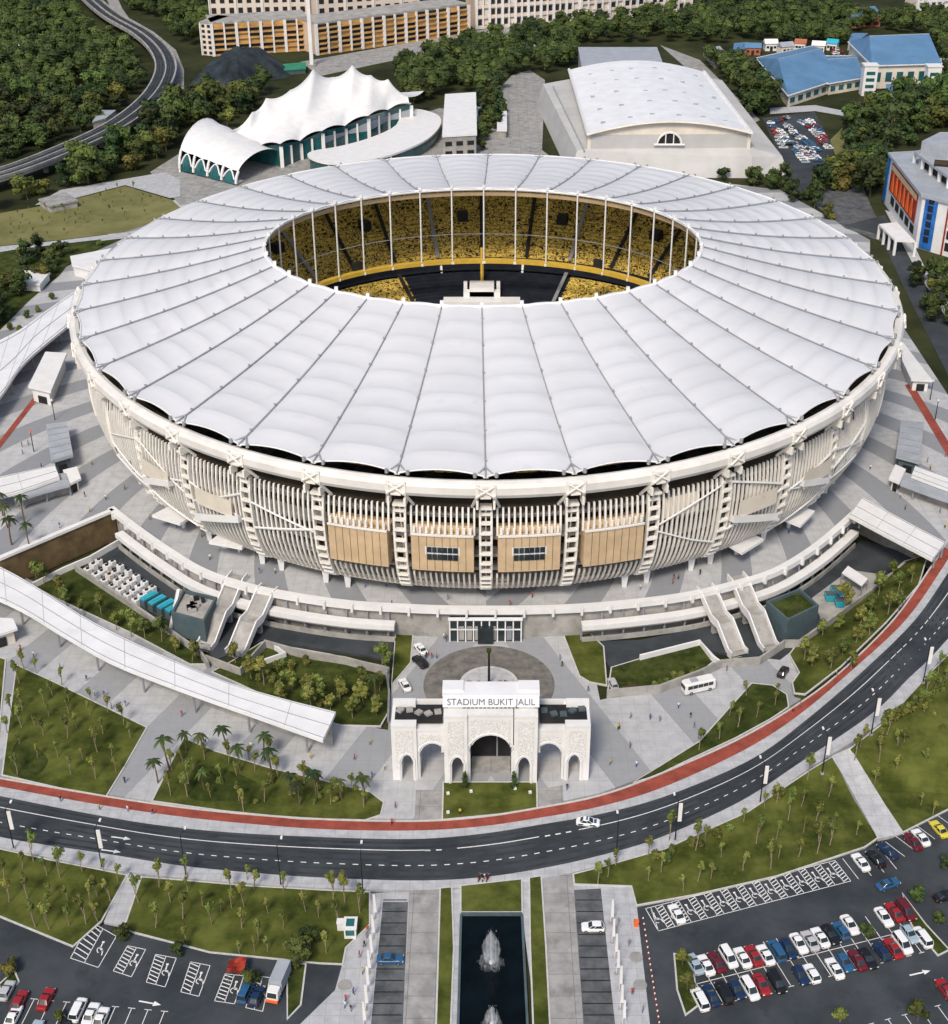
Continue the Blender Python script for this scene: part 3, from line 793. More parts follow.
for s in (-1, 1):
    b = -90
    flight(b + s * STEP * 3.85, 18.5, b + s * STEP * 3.1, 22.5, 1.7, 1.0)
    flight(b + s * STEP * 4.9, 20.5, b + s * STEP * 4.3, 24, 1.5, .9)
    for kk in (3.5, 4.6):
        g = MB(); a0, a1 = b + s * STEP * (kk - .3), b + s * STEP * (kk + .3)
        g.grid([[el(a0 + (a1 - a0) * i / 6, .8, 27.4), el(a0 + (a1 - a0) * i / 6, .7, 23.0)] for i in range(7)] if s > 0 else [[el(a1 + (a0 - a1) * i / 6, .8, 27.4), el(a1 + (a0 - a1) * i / 6, .7, 23.0)] for i in range(7)])
        g.build('tan_panel', 'cream', stad)
# entrance level glass in the middle and white fin canopies over the side gates
for k in range(-6, 6):
    g = MB(); a0, a1 = -90 + STEP * (k + .1), -90 + STEP * (k + .9)
    g.grid([[el(a0 + (a1 - a0) * i / 6, -13.6, 10.3), el(a0 + (a1 - a0) * i / 6, -13.6, 7.1)] for i in range(7)]); o = g.build('entrance_glazing', 'glass', stad)
    f = MB()
    for i in range(8): f.tube(el(a0 + (a1 - a0) * i / 7, -13.4, 10.3), el(a0 + (a1 - a0) * i / 7, -13.4, 7.1), .12, n=4)
    f.build('mullion', 'white', o)
for (px, py, s) in ((172, 518, -1), (230, 543, -1), (800, 518, 1), (746, 545, 1)):
    c = G(px, py, 11); d = (Vector((SX, SY, 11)) - c).normalized(); e = Vector((-d.y, d.x, 0))
    lo = [c - d * 1.0 - e * 4.5, c - d * 3.0 + e * 3.8, c + d * 6 + e * 4.5, c + d * 8 - e * 3.0]
    g = MB(); g.hexa([p for p in lo][::-1], [p + Vector((0, 0, .7)) for p in lo][::-1]); 
    g.tube(c + d * 3 + Vector((0, 0, -4)), c + d * 3, .5, .8, 6)
    g.build('gate_canopy', 'white', stad)

# ---- concourse edge: parapet beam, lower gallery beam, posts and retaining wall behind
rimN = resample(rim, 140)
def out_n(i, pts=rimN):
    a, b = pts[max(0, i - 1)], pts[min(len(pts) - 1, i + 1)]; d = (b - a); d.z = 0; d.normalize(); return Vector((d.y, -d.x, 0))
def beam(i0, i1, o0, o1, z0, z1):
    g = MB(); rows = []
    for i in range(i0, i1 + 1):
        n_ = out_n(i); p = rimN[i]
        rows.append([Vector((*(p + n_ * o0).xy, z1)), Vector((*(p + n_ * o0).xy, z0)), Vector((*(p + n_ * o1).xy, z0)), Vector((*(p + n_ * o1).xy, z1))])
    g.grid(rows, close=True); g.face(rows[0]); g.face(rows[-1][::-1]); return g
xs = lambda px: min(range(140), key=lambda i: abs(491 + FPX * rimN[i].x / (rimN[i].y * CT + (CAMH - UP) * ST) - px))
iL, iR = xs(395), xs(580)
gal = empty('concourse_gallery', tuple(rimN[70]), 'white double-beamed gallery curving along the front edge of the stadium concourse', 'gallery')
beam(0, 139, -.4, 1.3, 7.02, 8.3).build('parapet', 'white', gal)
for (a, b, nm) in ((4, iL, 'lower_beam'), (iR, 134, 'lower_beam')):
    beam(a, b, 1.0, 3.2, 3.4, 4.6).build(nm, 'white', gal)
    beam(a, b, -.6, 3.0, 3.0, 3.38).build('gallery_floor', 'concrete', gal)
    beam(a, b, 2.4, 2.8, 0, 1.2).build('low_wall', 'concrete', gal)
    for i in range(a, b + 1, 3):
        n_ = out_n(i); p = rimN[i]; g = MB()
        g.tube(Vector((*(p + n_ * 1.9).xy, 0)), Vector((*(p + n_ * 1.9).xy, 3.1)), .3, n=6)
        g.tube(Vector((*(p + n_ * .9).xy, 4.5)), Vector((*(p + n_ * .4).xy, 7.2)), .22, n=5)
        g.build('post', 'steel', gal)
for i in range(2, 139, 4):
    n_ = out_n(i); g = MB(); g.box(rimN[i] + n_ * 1.4 + Vector((0, 0, .5)), (1.0, .5, 1.9), math.atan2(n_.y, n_.x)); g.build('bracket', 'white', gal)
# glazed lobby under the gallery
gl = G(485, 641); lob = empty('glass_lobby', tuple(gl), 'dark glazed entrance lobby under the concourse edge facing the round drop-off', 'lobby')
x0, x1 = G(450, 640).x, G(521, 640).x
g = MB(); g.box(((x0 + x1) / 2, gl.y + 3, 2.9), (x1 - x0, 6, 5.8)); g.build('glazing', 'glass', lob)
g = MB()
for i in range(10): g.box((x0 + (x1 - x0) * i / 9, gl.y - .1, 2.95), (.28, .5, 5.9))
g.box(((x0 + x1) / 2, gl.y - .1, 5.95), (x1 - x0 + .6, 1.0, .3)); g.box(((x0 + x1) / 2, gl.y - .15, 3.2), (x1 - x0, .3, .2)); g.build('mullion_frame', 'white_metal', lob)
for i in (1, 2, 3, 5, 7): 
    g = MB(); g.box((x0 + (x1 - x0) * (i + .5) / 9, gl.y - .12, 2.2), (1.1, .16, 3.6)); g.build('door_panel', 'concrete' if i != 7 else 'steel', lob)
g = MB(); g.box(((x0 + x1) / 2, gl.y - .7, 2.2), (3.4, 1.4, 4.2)); g.build('porch', 'glass', lob)
# ================================================================== GATE
gy = G(490, 780).y
gate = empty('gateway', (0, gy, 0), 'white arched ceremonial gateway with pierced pattern panels standing in front of the stadium', 'gateway')
pierced = mat('pierced_panel', (.73, .73, .725), .6, .04, .8)
def pierce(nt):
    src = nt.nodes.new('ShaderNodeNewGeometry')
    sc = nt.nodes.new('ShaderNodeVectorMath'); sc.operation = 'MULTIPLY'; sc.inputs[1].default_value = (2.6, .01, 2.6)
    nt.links.new(src.outputs['Position'], sc.inputs[0])
    v = nt.nodes.new('ShaderNodeTexVoronoi'); v.inputs['Scale'].default_value = 1.0; v.feature = 'DISTANCE_TO_EDGE'
    nt.links.new(sc.outputs[0], v.inputs['Vector'])
    return mth(nt, 'MULTIPLY', mth(nt, 'GREATER_THAN', v.outputs['Distance'], .14), .5)
mix_second(pierced, pierce, (.34, .33, .31)); M['pierced'] = pierced
def arch_outline(cx, w, h, z0=0, n=9, point=1.0):
    """left foot, up and over a pointed horseshoe arch, right foot"""
    hw = w / 2; sp = h * .62 if h < 12 else h * .55
    L = [(cx - hw, z0), (cx - hw, sp)]
    for i in range(1, n):
        t = i / n; L.append((cx - hw * (1.06 if t < .25 else 1) * math.cos(t * PI / 2) ** .8, sp + (h - sp) * (math.sin(t * PI / 2) * .9 + .1 * t * t)))
    L.append((cx, h))
    return L + [(2 * cx - x, z) for x, z in reversed(L[:-1])]
def wall_with_arch(name, xa, xb, top, arch, y0, y1, m, parent):
    """front and back sheets with an opening, soffit of the opening, outer edges"""
    g = MB(); A = arch
    for y, fl in ((y0, 0), (y1, 1)):
        if A:
            k = len(A) // 2; cx = A[k][0]
            Lp = [(xa, 0)] + A[:k + 1] + [(cx, top), (xa, top)]
            Rp = [(xb, 0), (xb, top), (cx, top)] + A[k:]
            for P in (Lp, Rp):
                tri = tessellate_polygon([[Vector((p[0], p[1], 0)) for p in P]])
                for t in tri:
                    a, b, c = (P[i] for i in t)
                    if ((b[0] - a[0]) * (c[1] - a[1]) - (b[1] - a[1]) * (c[0] - a[0]) < 0) != bool(fl): t = t[::-1]
                    g.face([(P[i][0], y, P[i][1]) for i in t])
        else: g.face([(xa, y, 0), (xb, y, 0), (xb, y, top), (xa, y, top)])
    if A:
        for p, q in zip(A, A[1:]): g.face([(p[0], y0, p[1]), (p[0], y1, p[1]), (q[0], y1, q[1]), (q[0], y0, q[1])])
    g.face([(xa, y0, top), (xb, y0, top), (xb, y1, top), (xa, y1, top)])
    g.face([(xa, y0, 0), (xa, y0, top), (xa, y1, top), (xa, y1, 0)]); g.face([(xb, y0, 0), (xb, y1, 0), (xb, y1, top), (xb, y0, top)])
    return g.build(name, m, parent)
ppm = 5.3
def gx(c): return (380 + c / 4.309 - 490.0) / ppm      # crop column -> metres from the gate's axis
# bays: x from, x to, top, arch (centre, width, height), front y offset
HS, HC = 13.0, 16.0
spec = [(40, 150, HS, (106, 2.2, 6.2), 0, 'pier'), (150, 270, HS - 1.4, (218, 4.9, 8.6), .5, 'archway'), (270, 372, HC, (327, 2.2, 6.4), -1.0, 'pier'),
        (372, 570, HC, (473, 7.9, 11.4), -.5, 'archway')]
full = spec + [(946 - b, 946 - a, t, (946 - c[0], c[1], c[2]), o, n_) for a, b, t, c, o, n_ in reversed(spec[:3])]
for a, b, top, (c, w, h), o, nm in full:
    xa, xb, cx = gx(a), gx(b), gx(c); y0 = gy + o
    wall = wall_with_arch(nm, xa, xb, top, arch_outline(cx, w, h), y0, gy + 6.8, 'white', gate)
    # raised pierced panel on the face, framed, cut round the arch
    ins = .75 if nm == 'pier' else .6
    A2 = arch_outline(cx, w + .7, h + .5)
    g = MB(); k = len(A2) // 2; yy = y0 - .12; zt_ = top - .9; zb = h * .45
    A3 = [p for p in A2 if p[1] > 0]; A3 = [(A3[0][0], zb)] + [p for p in A3 if p[1] > zb] + [(A3[-1][0], zb)]
    k = len(A3) // 2
    if A3[0][0] - .1 > xa + ins:
        Lp = [(xa + ins, zb)] + A3[:k + 1] + [(cx, zt_), (xa + ins, zt_)]
        Rp = [(xb - ins, zb), (xb - ins, zt_), (cx, zt_)] + A3[k:]
    else:
        zz = h * .75; A3 = [p for p in A3 if p[1] >= zz]; k = len(A3) // 2
        Lp = [(xa + ins, zz)] + A3[:k + 1] + [(cx, zt_), (xa + ins, zt_)]
        Rp = [(xb - ins, zz), (xb - ins, zt_), (cx, zt_)] + A3[k:]
    for P in (Lp, Rp):
        for t in tessellate_polygon([[Vector((p[0], p[1], 0)) for p in P]]):
            aa, bb, c_ = (P[i] for i in t)
            if (bb[0] - aa[0]) * (c_[1] - aa[1]) - (bb[1] - aa[1]) * (c_[0] - aa[0]) < 0: t = t[::-1]
            g.face([(P[i][0], yy, P[i][1]) for i in t])
    g.build('pattern_panel', 'pierced', wall)
    f = MB()
    for p, q in zip(A2, A2[1:]): f.tube((p[0], y0 - .1, p[1]), (q[0], y0 - .1, q[1]), .16, n=5)
    f.build('arch_frame', 'white', wall)
    f = MB(); f.box(((xa + xb) / 2, (y0 + gy + 6.8) / 2, top + .25), (xb - xa - .02, 6.8 - o + .3, .45)); f.build('coping', 'white', wall)
for s in (-1, 1):            # dark sunken roofs over the wings
    xa, xb = sorted((s * abs(gx(55)), s * abs(gx(262))))
    g = MB(); g.box(((xa + xb) / 2, gy + 3.9, HS + .1), (xb - xa, 4.6, .9)); g.build('roof_well', 'dark', gate)
    g = MB(); g.box((s * 10.0 + s * 3.7, gy + 6.9, HS + .6), (10.2, .5, 1.3)); g.build('parapet', 'white', gate)
    g = MB()
    for q in range(5): g.box((xa + (xb - xa) * (q + .5) / 5, gy + 3.9 + random.uniform(-1, 1), HS + .75), (1.3, 1.2, .5), random.random()); 
    g.build('roof_plant', 'concrete' if s < 0 else 'teal_wall', gate)
    g = MB(); g.box((s * (abs(gx(40)) - 2.3), gy + 6.0, HS + 1.1), (4.4, 1.4, 1.2)); g.build('corner_block', 'white', gate)
# attic and name board
g = MB(); g.box((0, gy + 4.0, HC + .75), (16.4, 5.4, 1.1)); g.build('attic', 'white', gate)
for q in range(22):
    if 4 <= q <= 17: g = MB(); g.box((-8.1 + q * .77, gy + 1.28, HC + .8), (.5, .16, .8)); g.build('attic_opening', 'dark', gate)
g = MB(); g.hexa([(-9.1, gy + .6, HC + 1.2), (9.1, gy + .6, HC + 1.2), (9.1, gy + 3.2, HC + 1.2), (-9.1, gy + 3.2, HC + 1.2)], [(-9.1, gy + 1.6, HC + 2.9), (9.1, gy + 1.6, HC + 2.9), (9.1, gy + 3.2, HC + 2.9), (-9.1, gy + 3.2, HC + 2.9)])
board = g.build('name_board', 'white', gate)
g = MB(); g.box((0, gy + 3.9, HC + 3.05), (18.4, 4.2, .3)); 
for s in (-1, 1): g.box((s * 7.2, gy + 4.4, HC + 3.4), (4.0, 3.0, .4))
g.build('board_roof', 'white_metal', gate)
ft = bpy.data.curves.new('lettering', 'FONT'); ft.body = 'STADIUM BUKIT JALIL'; ft.align_x = 'CENTER'; ft.align_y = 'CENTER'; ft.size = 1.75; ft.extrude = .1; ft.space_character = 1.0
fo = bpy.data.objects.new('tmp', ft); COL.objects.link(fo); bpy.context.view_layer.update()
lm = bpy.data.meshes.new_from_object(fo.evaluated_get(bpy.context.evaluated_depsgraph_get())); bpy.data.objects.remove(fo)
wl = max(v.co.x for v in lm.vertices) * 2
lo_ = bpy.data.objects.new('lettering', lm); COL.objects.link(lo_); lm.materials.clear(); lm.materials.append(mat('letter_blue', (.10, .14, .20), .5, .1, 1))
lo_.parent = board; lo_.location = (0, 1.02, HC + 2.05); lo_.rotation_euler = (math.atan2(1.7, 1.0), 0, 0); lo_.scale = (16.6 / wl, 1, 1)
# stage-like threshold inside the great arch
g = MB(); g.box((0, gy + 4, .5), (7.6, 4, 1.0)); g.build('threshold', 'lane', gate)
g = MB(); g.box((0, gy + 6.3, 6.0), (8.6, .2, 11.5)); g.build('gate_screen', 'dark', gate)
g = MB(); g.box((1.2, gy + 6.0, 5.5), (.3, .3, 9)); g.build('screen_post', 'steel', gate)

# ================================================================== CANOPIES, RAMPS, PIT
def strip_roof(name, top_px, bot_px, z, thick, m, label, cat, posts=None, wall=None, n=24):
    A = resample(spline([G(a, b, z) for a, b in top_px], 6), n); B = resample(spline([G(a, b, z) for a, b in bot_px], 6), n)
    c = (A[n // 2] + B[n // 2]) / 2; c.z = 0
    r = empty(name, (c.x, c.y, 0 if z < 7.5 else UP), label, cat)
    g = MB(); up = Vector((0, 0, thick))
    g.grid([[a + up, b + up, b, a] for a, b in zip(A, B)], close=True); g.face([A[0], B[0], B[0] + up, A[0] + up]); g.face([A[-1] + up, B[-1] + up, B[-1], A[-1]])
    g.build('roof', m, r)
    rb = MB()
    for f in (.06, .5, .94):
        rb.path([a.lerp(b, f) + up + Vector((0, 0, .08)) for a, b in zip(A, B)], .09, 4)
    for i in range(0, n, 3): rb.tube(A[i] + up, B[i] + up, .06, n=4)
    rb.build('roof_seam', 'greyroof', r)
    base = 0 if z < 7.5 else UP
    if posts:
        for i in range(1, n, posts):
            for f in (.2, .8):
                g = MB(); p = A[i].lerp(B[i], f); g.tube((p.x, p.y, base), p, .28, n=6); g.build('post', 'steel', r)
    if wall is not None:
        g = MB(); rows = []
        for a, b in zip(A, B):
            p = a.lerp(b, wall); rows.append([Vector((p.x, p.y, z)), Vector((p.x, p.y, base))])
        g.grid(rows); g.build('back_wall', 'concrete', r)
    return r
strip_roof('walkway_canopy', [(-120, 520), (0, 569), (101, 629), (209, 678), (270, 698), (336, 715)], [(-120, 560), (0, 602), (64, 638), (112, 665), (180, 692), (250, 717), (323, 743)], 5.4, .8, 'white_metal', 'long curved pale grey walkway roof sweeping along the lower left side of the stadium pit', 'canopy', 3, .35, 30)
strip_roof('walkway_canopy', [(862, 500), (900, 521), (945, 545)], [(849, 518), (890, 540), (932, 562)], 9.5, .8, 'white', 'short white walkway roof bridging the right end of the concourse beside the cycle track', 'canopy', 8, None, 10)
strip_roof('walkway_canopy', [(-40, 360), (15, 335), (48, 312), (80, 290)], [(-60, 470), (0, 400), (25, 365), (72, 325)], 12, .8, 'white_metal', 'curved pale roof arching past the upper left flank of the stadium', 'canopy', 4, .25, 20)
strip_roof('walkway_canopy', [(-60, 492), (10, 477), (55, 467)], [(-60, 512), (10, 497), (60, 480)], 11, .7, 'white', 'flat white roof across the striped plaza at the left picture edge', 'canopy', 5, None, 10)
strip_roof('walkway_canopy', [(10, 489), (40, 481), (66, 475)], [(16, 503), (44, 494), (70, 487)], 10.2, .6, 'greyroof', 'narrow grey roof in front of the flat white one on the left plaza', 'canopy', 3, .6, 8)
strip_roof('walkway_canopy', [(915, 468), (948, 480), (1000, 497)], [(911, 478), (948, 492), (1000, 510)], 11, .7, 'white', 'flat white roof across the striped plaza at the right picture edge', 'canopy', 4, None, 8)
strip_roof('walkway_canopy', [(904, 474), (948, 488), (1000, 505)], [(900, 486), (944, 502), (1000, 519)], 10.2, .6, 'greyroof', 'narrow grey roof in front of the flat white one on the right plaza', 'canopy', 3, .6, 8)
def kiosk(roof_px, z, label, mr='greyroof', mw='teal_wall', ribs=6, cat='kiosk', name='kiosk', base=UP, over=.6):
    q = [G(a, b, z) for a, b in roof_px]; c = sum(q, Vector()) / len(q)
    r = empty(name, (c.x, c.y, base), label, cat)
    g = MB(); g.prism([(p.x, p.y) for p in offset(q, .25)], z - .6, z, bottom=True); g.build('roof', mr, r)
    g = MB(); g.prism([(p.x, p.y) for p in offset(q, -over)], base, z - .6); w = g.build('wall', mw, r)
    if ribs:
        g = MB()
        for i in range(ribs + 1):
            t = i / ribs; a, b = q[0].lerp(q[3], t), q[1].lerp(q[2], t); g.tube(a + Vector((0, 0, .05)), b + Vector((0, 0, .05)), .12, n=4)
        g.build('roof_rib', 'steel', r)
    a, b = q[3].lerp(q[2], .3), q[3].lerp(q[2], .7); d = (b - a).normalized()
    g = MB(); m_ = (a + b) / 2; n_ = Vector((d.y, -d.x, 0)); m_ = m_ - n_ * (over - .05); 
    g.box((m_.x, m_.y, base + 1.2), ((b - a).length, .3, 2.2), math.atan2(d.y, d.x)); g.build('door', 'dark', r)
    return r
kiosk([(47, 424), (66, 421), (72, 455), (52, 461)], 11.5, 'grey ribbed-roof kiosk on the striped plaza left of the stadium')
kiosk([(902, 421), (923, 423), (919, 462), (897, 456)], 11.5, 'grey ribbed-roof kiosk on the striped plaza right of the stadium')
kiosk([(46, 352), (66, 353), (50, 391), (29, 386)], 12, 'white flat-roofed kiosk with dark doorway beside the upper left flank of the stadium', 'white', 'white', 0)
kiosk([(64, 470), (76, 467), (80, 478), (70, 483)], 10.5, 'small white box booth beside the left grey kiosk', 'white', 'white', 0)
kiosk([(896, 465), (905, 469), (899, 482), (890, 478)], 10.5, 'small white box booth beside the right grey kiosk', 'white', 'white', 0)
kiosk([(902, 341), (925, 372), (932, 380), (912, 379), (903, 360)], 11, 'white wedge-roofed hut between the stadium and the right ring road', 'white', 'white', 0)
kiosk([(-20, 617), (12, 619), (16, 628), (-20, 640)], 4, 'cream-walled hut under a white roof at the left picture edge', 'white', 'cream', 0, base=0)

# stairs from the concourse down into the pit
def ramp(top, bot, w, label, z0=7.6, z1=.3):
    a, b = G(*top, z0), G(*bot, z1); r = empty('stair_ramp', (b.x, b.y, 0), label, 'staircase', 'stair ramps down into the pits')
    d = (b - a); d.z = 0; L = d.length; d.normalize(); e = Vector((d.y, -d.x, 0)) * (w / 2)
    prof_ = [(0, 0), (.12, 0), (.42, .45), (.58, .45), (.9, 1), (1, 1)]
    P_ = [a + d * L * t + Vector((0, 0, (z1 - z0) * q)) for t, q in prof_]
    g = MB(); g.grid([[p - e, p + e, p + e - Vector((0, 0, .6)), p - e - Vector((0, 0, .6))] for p in P_][::-1], close=True); g.build('deck', 'concrete', r)
    for s in (-1, 1):
        g = MB(); g.grid([[p + e * s * 1.0 + Vector((0, 0, 1.0)), p + e * s * 1.16 + Vector((0, 0, 1.0)), p + e * s * 1.16 - Vector((0, 0, .9)), p + e * s * 1.0 - Vector((0, 0, .9))] for p in P_][::s], close=True); g.build('parapet', 'white', r)
    for t in (2, 4):
        g = MB(); p = P_[t]; g.box((p.x, p.y, p.z / 2), (w * .8, .8, max(.3, p.z - .4)), math.atan2(d.y, d.x) + PI / 2); g.build('pier', 'concrete', r)
ramp((240, 575), (203, 649), 3.6, 'leftmost white-walled stair ramp dropping from the concourse beside the teal plant building')
ramp((270, 588), (233, 655), 3.8, 'white-walled stair ramp second from the left, dropping from the left concourse')
ramp((704, 588), (740, 655), 3.6, 'white-walled stair ramp second from the right, beside the small hedge garden')
ramp((735, 576), (772, 650), 3.6, 'rightmost white-walled stair ramp beside the building with the planted roof')
# walls round the pits
def wall_line(px, z0, z1, th, m, label, cat='retaining wall', name='retaining_wall', zs=None, cap=None):
    w = [G(a, b, (zs or z1)) for a, b in px]; c = w[len(w) // 2]
    g = MB(); 
    rows = []
    for i, p in enumerate(w):
        a, b = w[max(0, i - 1)], w[min(len(w) - 1, i + 1)]; d = (b - a).normalized(); n_ = Vector((d.y, -d.x, 0)) * th / 2
        rows.append([Vector((*(p - n_).xy, z1)), Vector((*(p + n_).xy, z1)), Vector((*(p + n_).xy, z0)), Vector((*(p - n_).xy, z0))])
    g.grid(rows, close=True); g.face(rows[0]); g.face(rows[-1][::-1]); return g.build(name, m, None, label, cat, center=True)
wall_line([(-130, 605), (0, 559), (113, 511)], -.3, 7.6, 1.0, 'brown_wall', 'tall brown stained retaining wall at the left end of the pit')
wall_line([(-130, 605), (0, 558), (113, 510)], 7.62, 8.3, 1.3, 'white', 'white coping rail along the top of the brown stained wall', 'coping', 'coping', zs=8)
wall_line([(32, 583), (64, 567), (90, 556), (135, 530)], 0, 1.6, .5, 'white', 'low white wall at the foot of the brown stained wall')
wall_line([(75, 565), (140, 608), (200, 650), (208, 662)], 0, 1.8, .5, 'concrete', 'low grey wall between the left service road and the tree garden')
wall_line([(205, 655), (240, 668), (265, 640), (300, 650), (345, 657), (388, 668)], 0, 2.0, .5, 'concrete', 'low grey wall stepping round the left hedge garden')
wall_line([(607, 690), (660, 685), (700, 670), (722, 660), (760, 657), (785, 640), (800, 640), (870, 590), (905, 562)], 0, 2.0, .5, 'concrete', 'low grey wall stepping round the right service yard')
wall_line([(640, 655), (700, 640), (712, 655), (722, 662)], 0, 1.4, .5, 'white', 'low white wall curving beside the right stair ramps')
wall_line([(272, 643), (285, 652), (262, 660)], 0, 1.4, .5, 'white', 'low white wall curving beside the left stair ramps')
wall_line([(385, 665), (389, 690), (388, 718)], 0, 1.2, .4, 'steel', 'grey railing wall between the left hedge garden and the drop-off')
# plant buildings and kit in the pits
def block(name, roof_px, z, label, cat, mw, mr, base=0, rim_=.9):
    q = [G(a, b, z) for a, b in roof_px]; c = sum(q, Vector()) / len(q); r = empty(name, (c.x, c.y, base), label, cat)
    g = MB(); g.prism([(p.x, p.y) for p in q], base, z - rim_); g.build('wall', mw, r)
    k = offset(q, -.5); g = MB()
    for i in range(len(q)):
        j = (i + 1) % len(q); g.hexa([q[i], q[j], k[j], k[i]][::-1] if False else [Vector((*p.xy, z - rim_)) for p in (q[i], q[j], k[j], k[i])], [Vector((*p.xy, z)) for p in (q[i], q[j], k[j], k[i])])
    g.build('parapet', mw, r)
    g = MB(); g.cap([(p.x, p.y, z - rim_ + .1) for p in k]); g.build('roof', mr, r)
    return r, q
pb, q = block('plant_building', [(183, 589), (217, 597), (204, 621), (171, 612)], 6.2, 'square teal-walled plant building with machines on its sunken roof, in the left pit', 'building', 'teal_wall', 'concrete')
random.seed(3)
for i in range(14):
    c = q[0].lerp(q[1], .25 + .5 * random.random()).lerp(q[3].lerp(q[2], .5), .2 + .5 * random.random()); g = MB(); g.box((c.x, c.y, 6.0), (random.uniform(.5, 1.4), random.uniform(.5, 1.2), 1.0), .4); g.build('machine', random.choice(['steel', 'concrete', 'dark']), pb)
g = MB(); a, b = q[3], q[0]; g.tube(Vector((*a.xy, 0)) + Vector((-1, 0, 0)), Vector((*b.xy, 0)) + Vector((-1.0, 0, 6)), .5, n=6); g.build('duct', 'white', pb)
block('plant_building', [(800, 588), (819, 605), (788, 620), (766, 601)], 6.0, 'teal-walled plant building with a grass-planted roof, in the right pit', 'building', 'teal_wall', 'lawn2')
pk = [(141, 591), (149, 595), (157, 599), (166, 603), (174, 606)]
for i, (a, b) in enumerate(pk[1:]):
    c = G(a, b, 2.4); r = empty('tank', (c.x, c.y, 0), nth(i + 1) + ' turquoise-lidded tank from the left in the left pit', 'tank', 'turquoise tanks in the left pit')
    g = MB(); g.box((c.x, c.y, 1.0), (1.7, 4.4, 2.0), R(-38)); g.build('body', 'teal_wall', r)
    g = MB(); g.box((c.x, c.y, 2.2), (1.6, 4.2, .4), R(-38)); g.box((c.x, c.y, 2.45), (.5, 3.6, .2), R(-38)); g.build('lid', 'teal', r)
for i, (a, b) in enumerate([(832, 594), (842, 600), (838, 588)]):
    c = G(a, b, 1.8); r = empty('skip', (c.x, c.y, 0), ['left turquoise refuse skip in the right yard', 'right turquoise refuse skip in the right yard', 'rear turquoise refuse skip in the right yard'][i], 'skip', 'turquoise skips in the right yard')
    g = MB(); g.hexa([(c.x - 1.3, c.y - .8, .2), (c.x + 1.3, c.y - .8, .2), (c.x + 1.3, c.y + .8, .2), (c.x - 1.3, c.y + .8, .2)], [(c.x - 1.7, c.y - 1.1, 1.9), (c.x + 1.7, c.y - 1.1, 1.9), (c.x + 1.7, c.y + 1.1, 1.9), (c.x - 1.7, c.y + 1.1, 1.9)]); g.build('body', 'teal', r)
    g = MB(); g.box((c.x, c.y, 2.0), (3.0, 1.9, .15)); g.build('lid', 'teal_wall', r)
q = [G(a, b, 3.2) for a, b in [(848, 566), (868, 579), (862, 586), (842, 573)]]; c = sum(q, Vector()) / 4
sh = empty('shelter', (c.x, c.y, 0), 'small white-roofed open shelter behind the turquoise skips', 'shelter')
g = MB(); g.prism([(p.x, p.y) for p in q], 3.0, 3.3, bottom=True); g.build('roof', 'white', sh)
for p in q: g = MB(); g.tube((p.x, p.y, 0), (p.x, p.y, 3.0), .12); g.build('post', 'steel', sh)
# rows of white air-conditioning units
random.seed(11); k = 0
for r_ in range(4):
    for i in range(7):
        px = 88 + i * 8.0 + r_ * 5.5; py = 571 + i * 5.2 - r_ * 4.4
        if r_ == 3 and i < 1: continue
        c = G(px, py, 1); k += 1
        u = empty('cooling_unit', (c.x, c.y, 0), '%s cooling unit from left, %s row of white machines, left pit' % (nth(i + 1), ['front', 'second', 'third', 'back'][r_]), 'cooling unit', 'white cooling units in the left pit')
        h = random.uniform(1.3, 2.2); g = MB(); g.box((c.x, c.y, h / 2), (random.uniform(1.4, 1.9), 1.25, h), R(-35)); g.build('cabinet', random.choice(['white', 'white_metal', 'cream', 'white']), u)
        g = MB(); g.tube((c.x, c.y, h), (c.x, c.y, h + .25), .42, n=8); g.build('fan', 'dark', u)
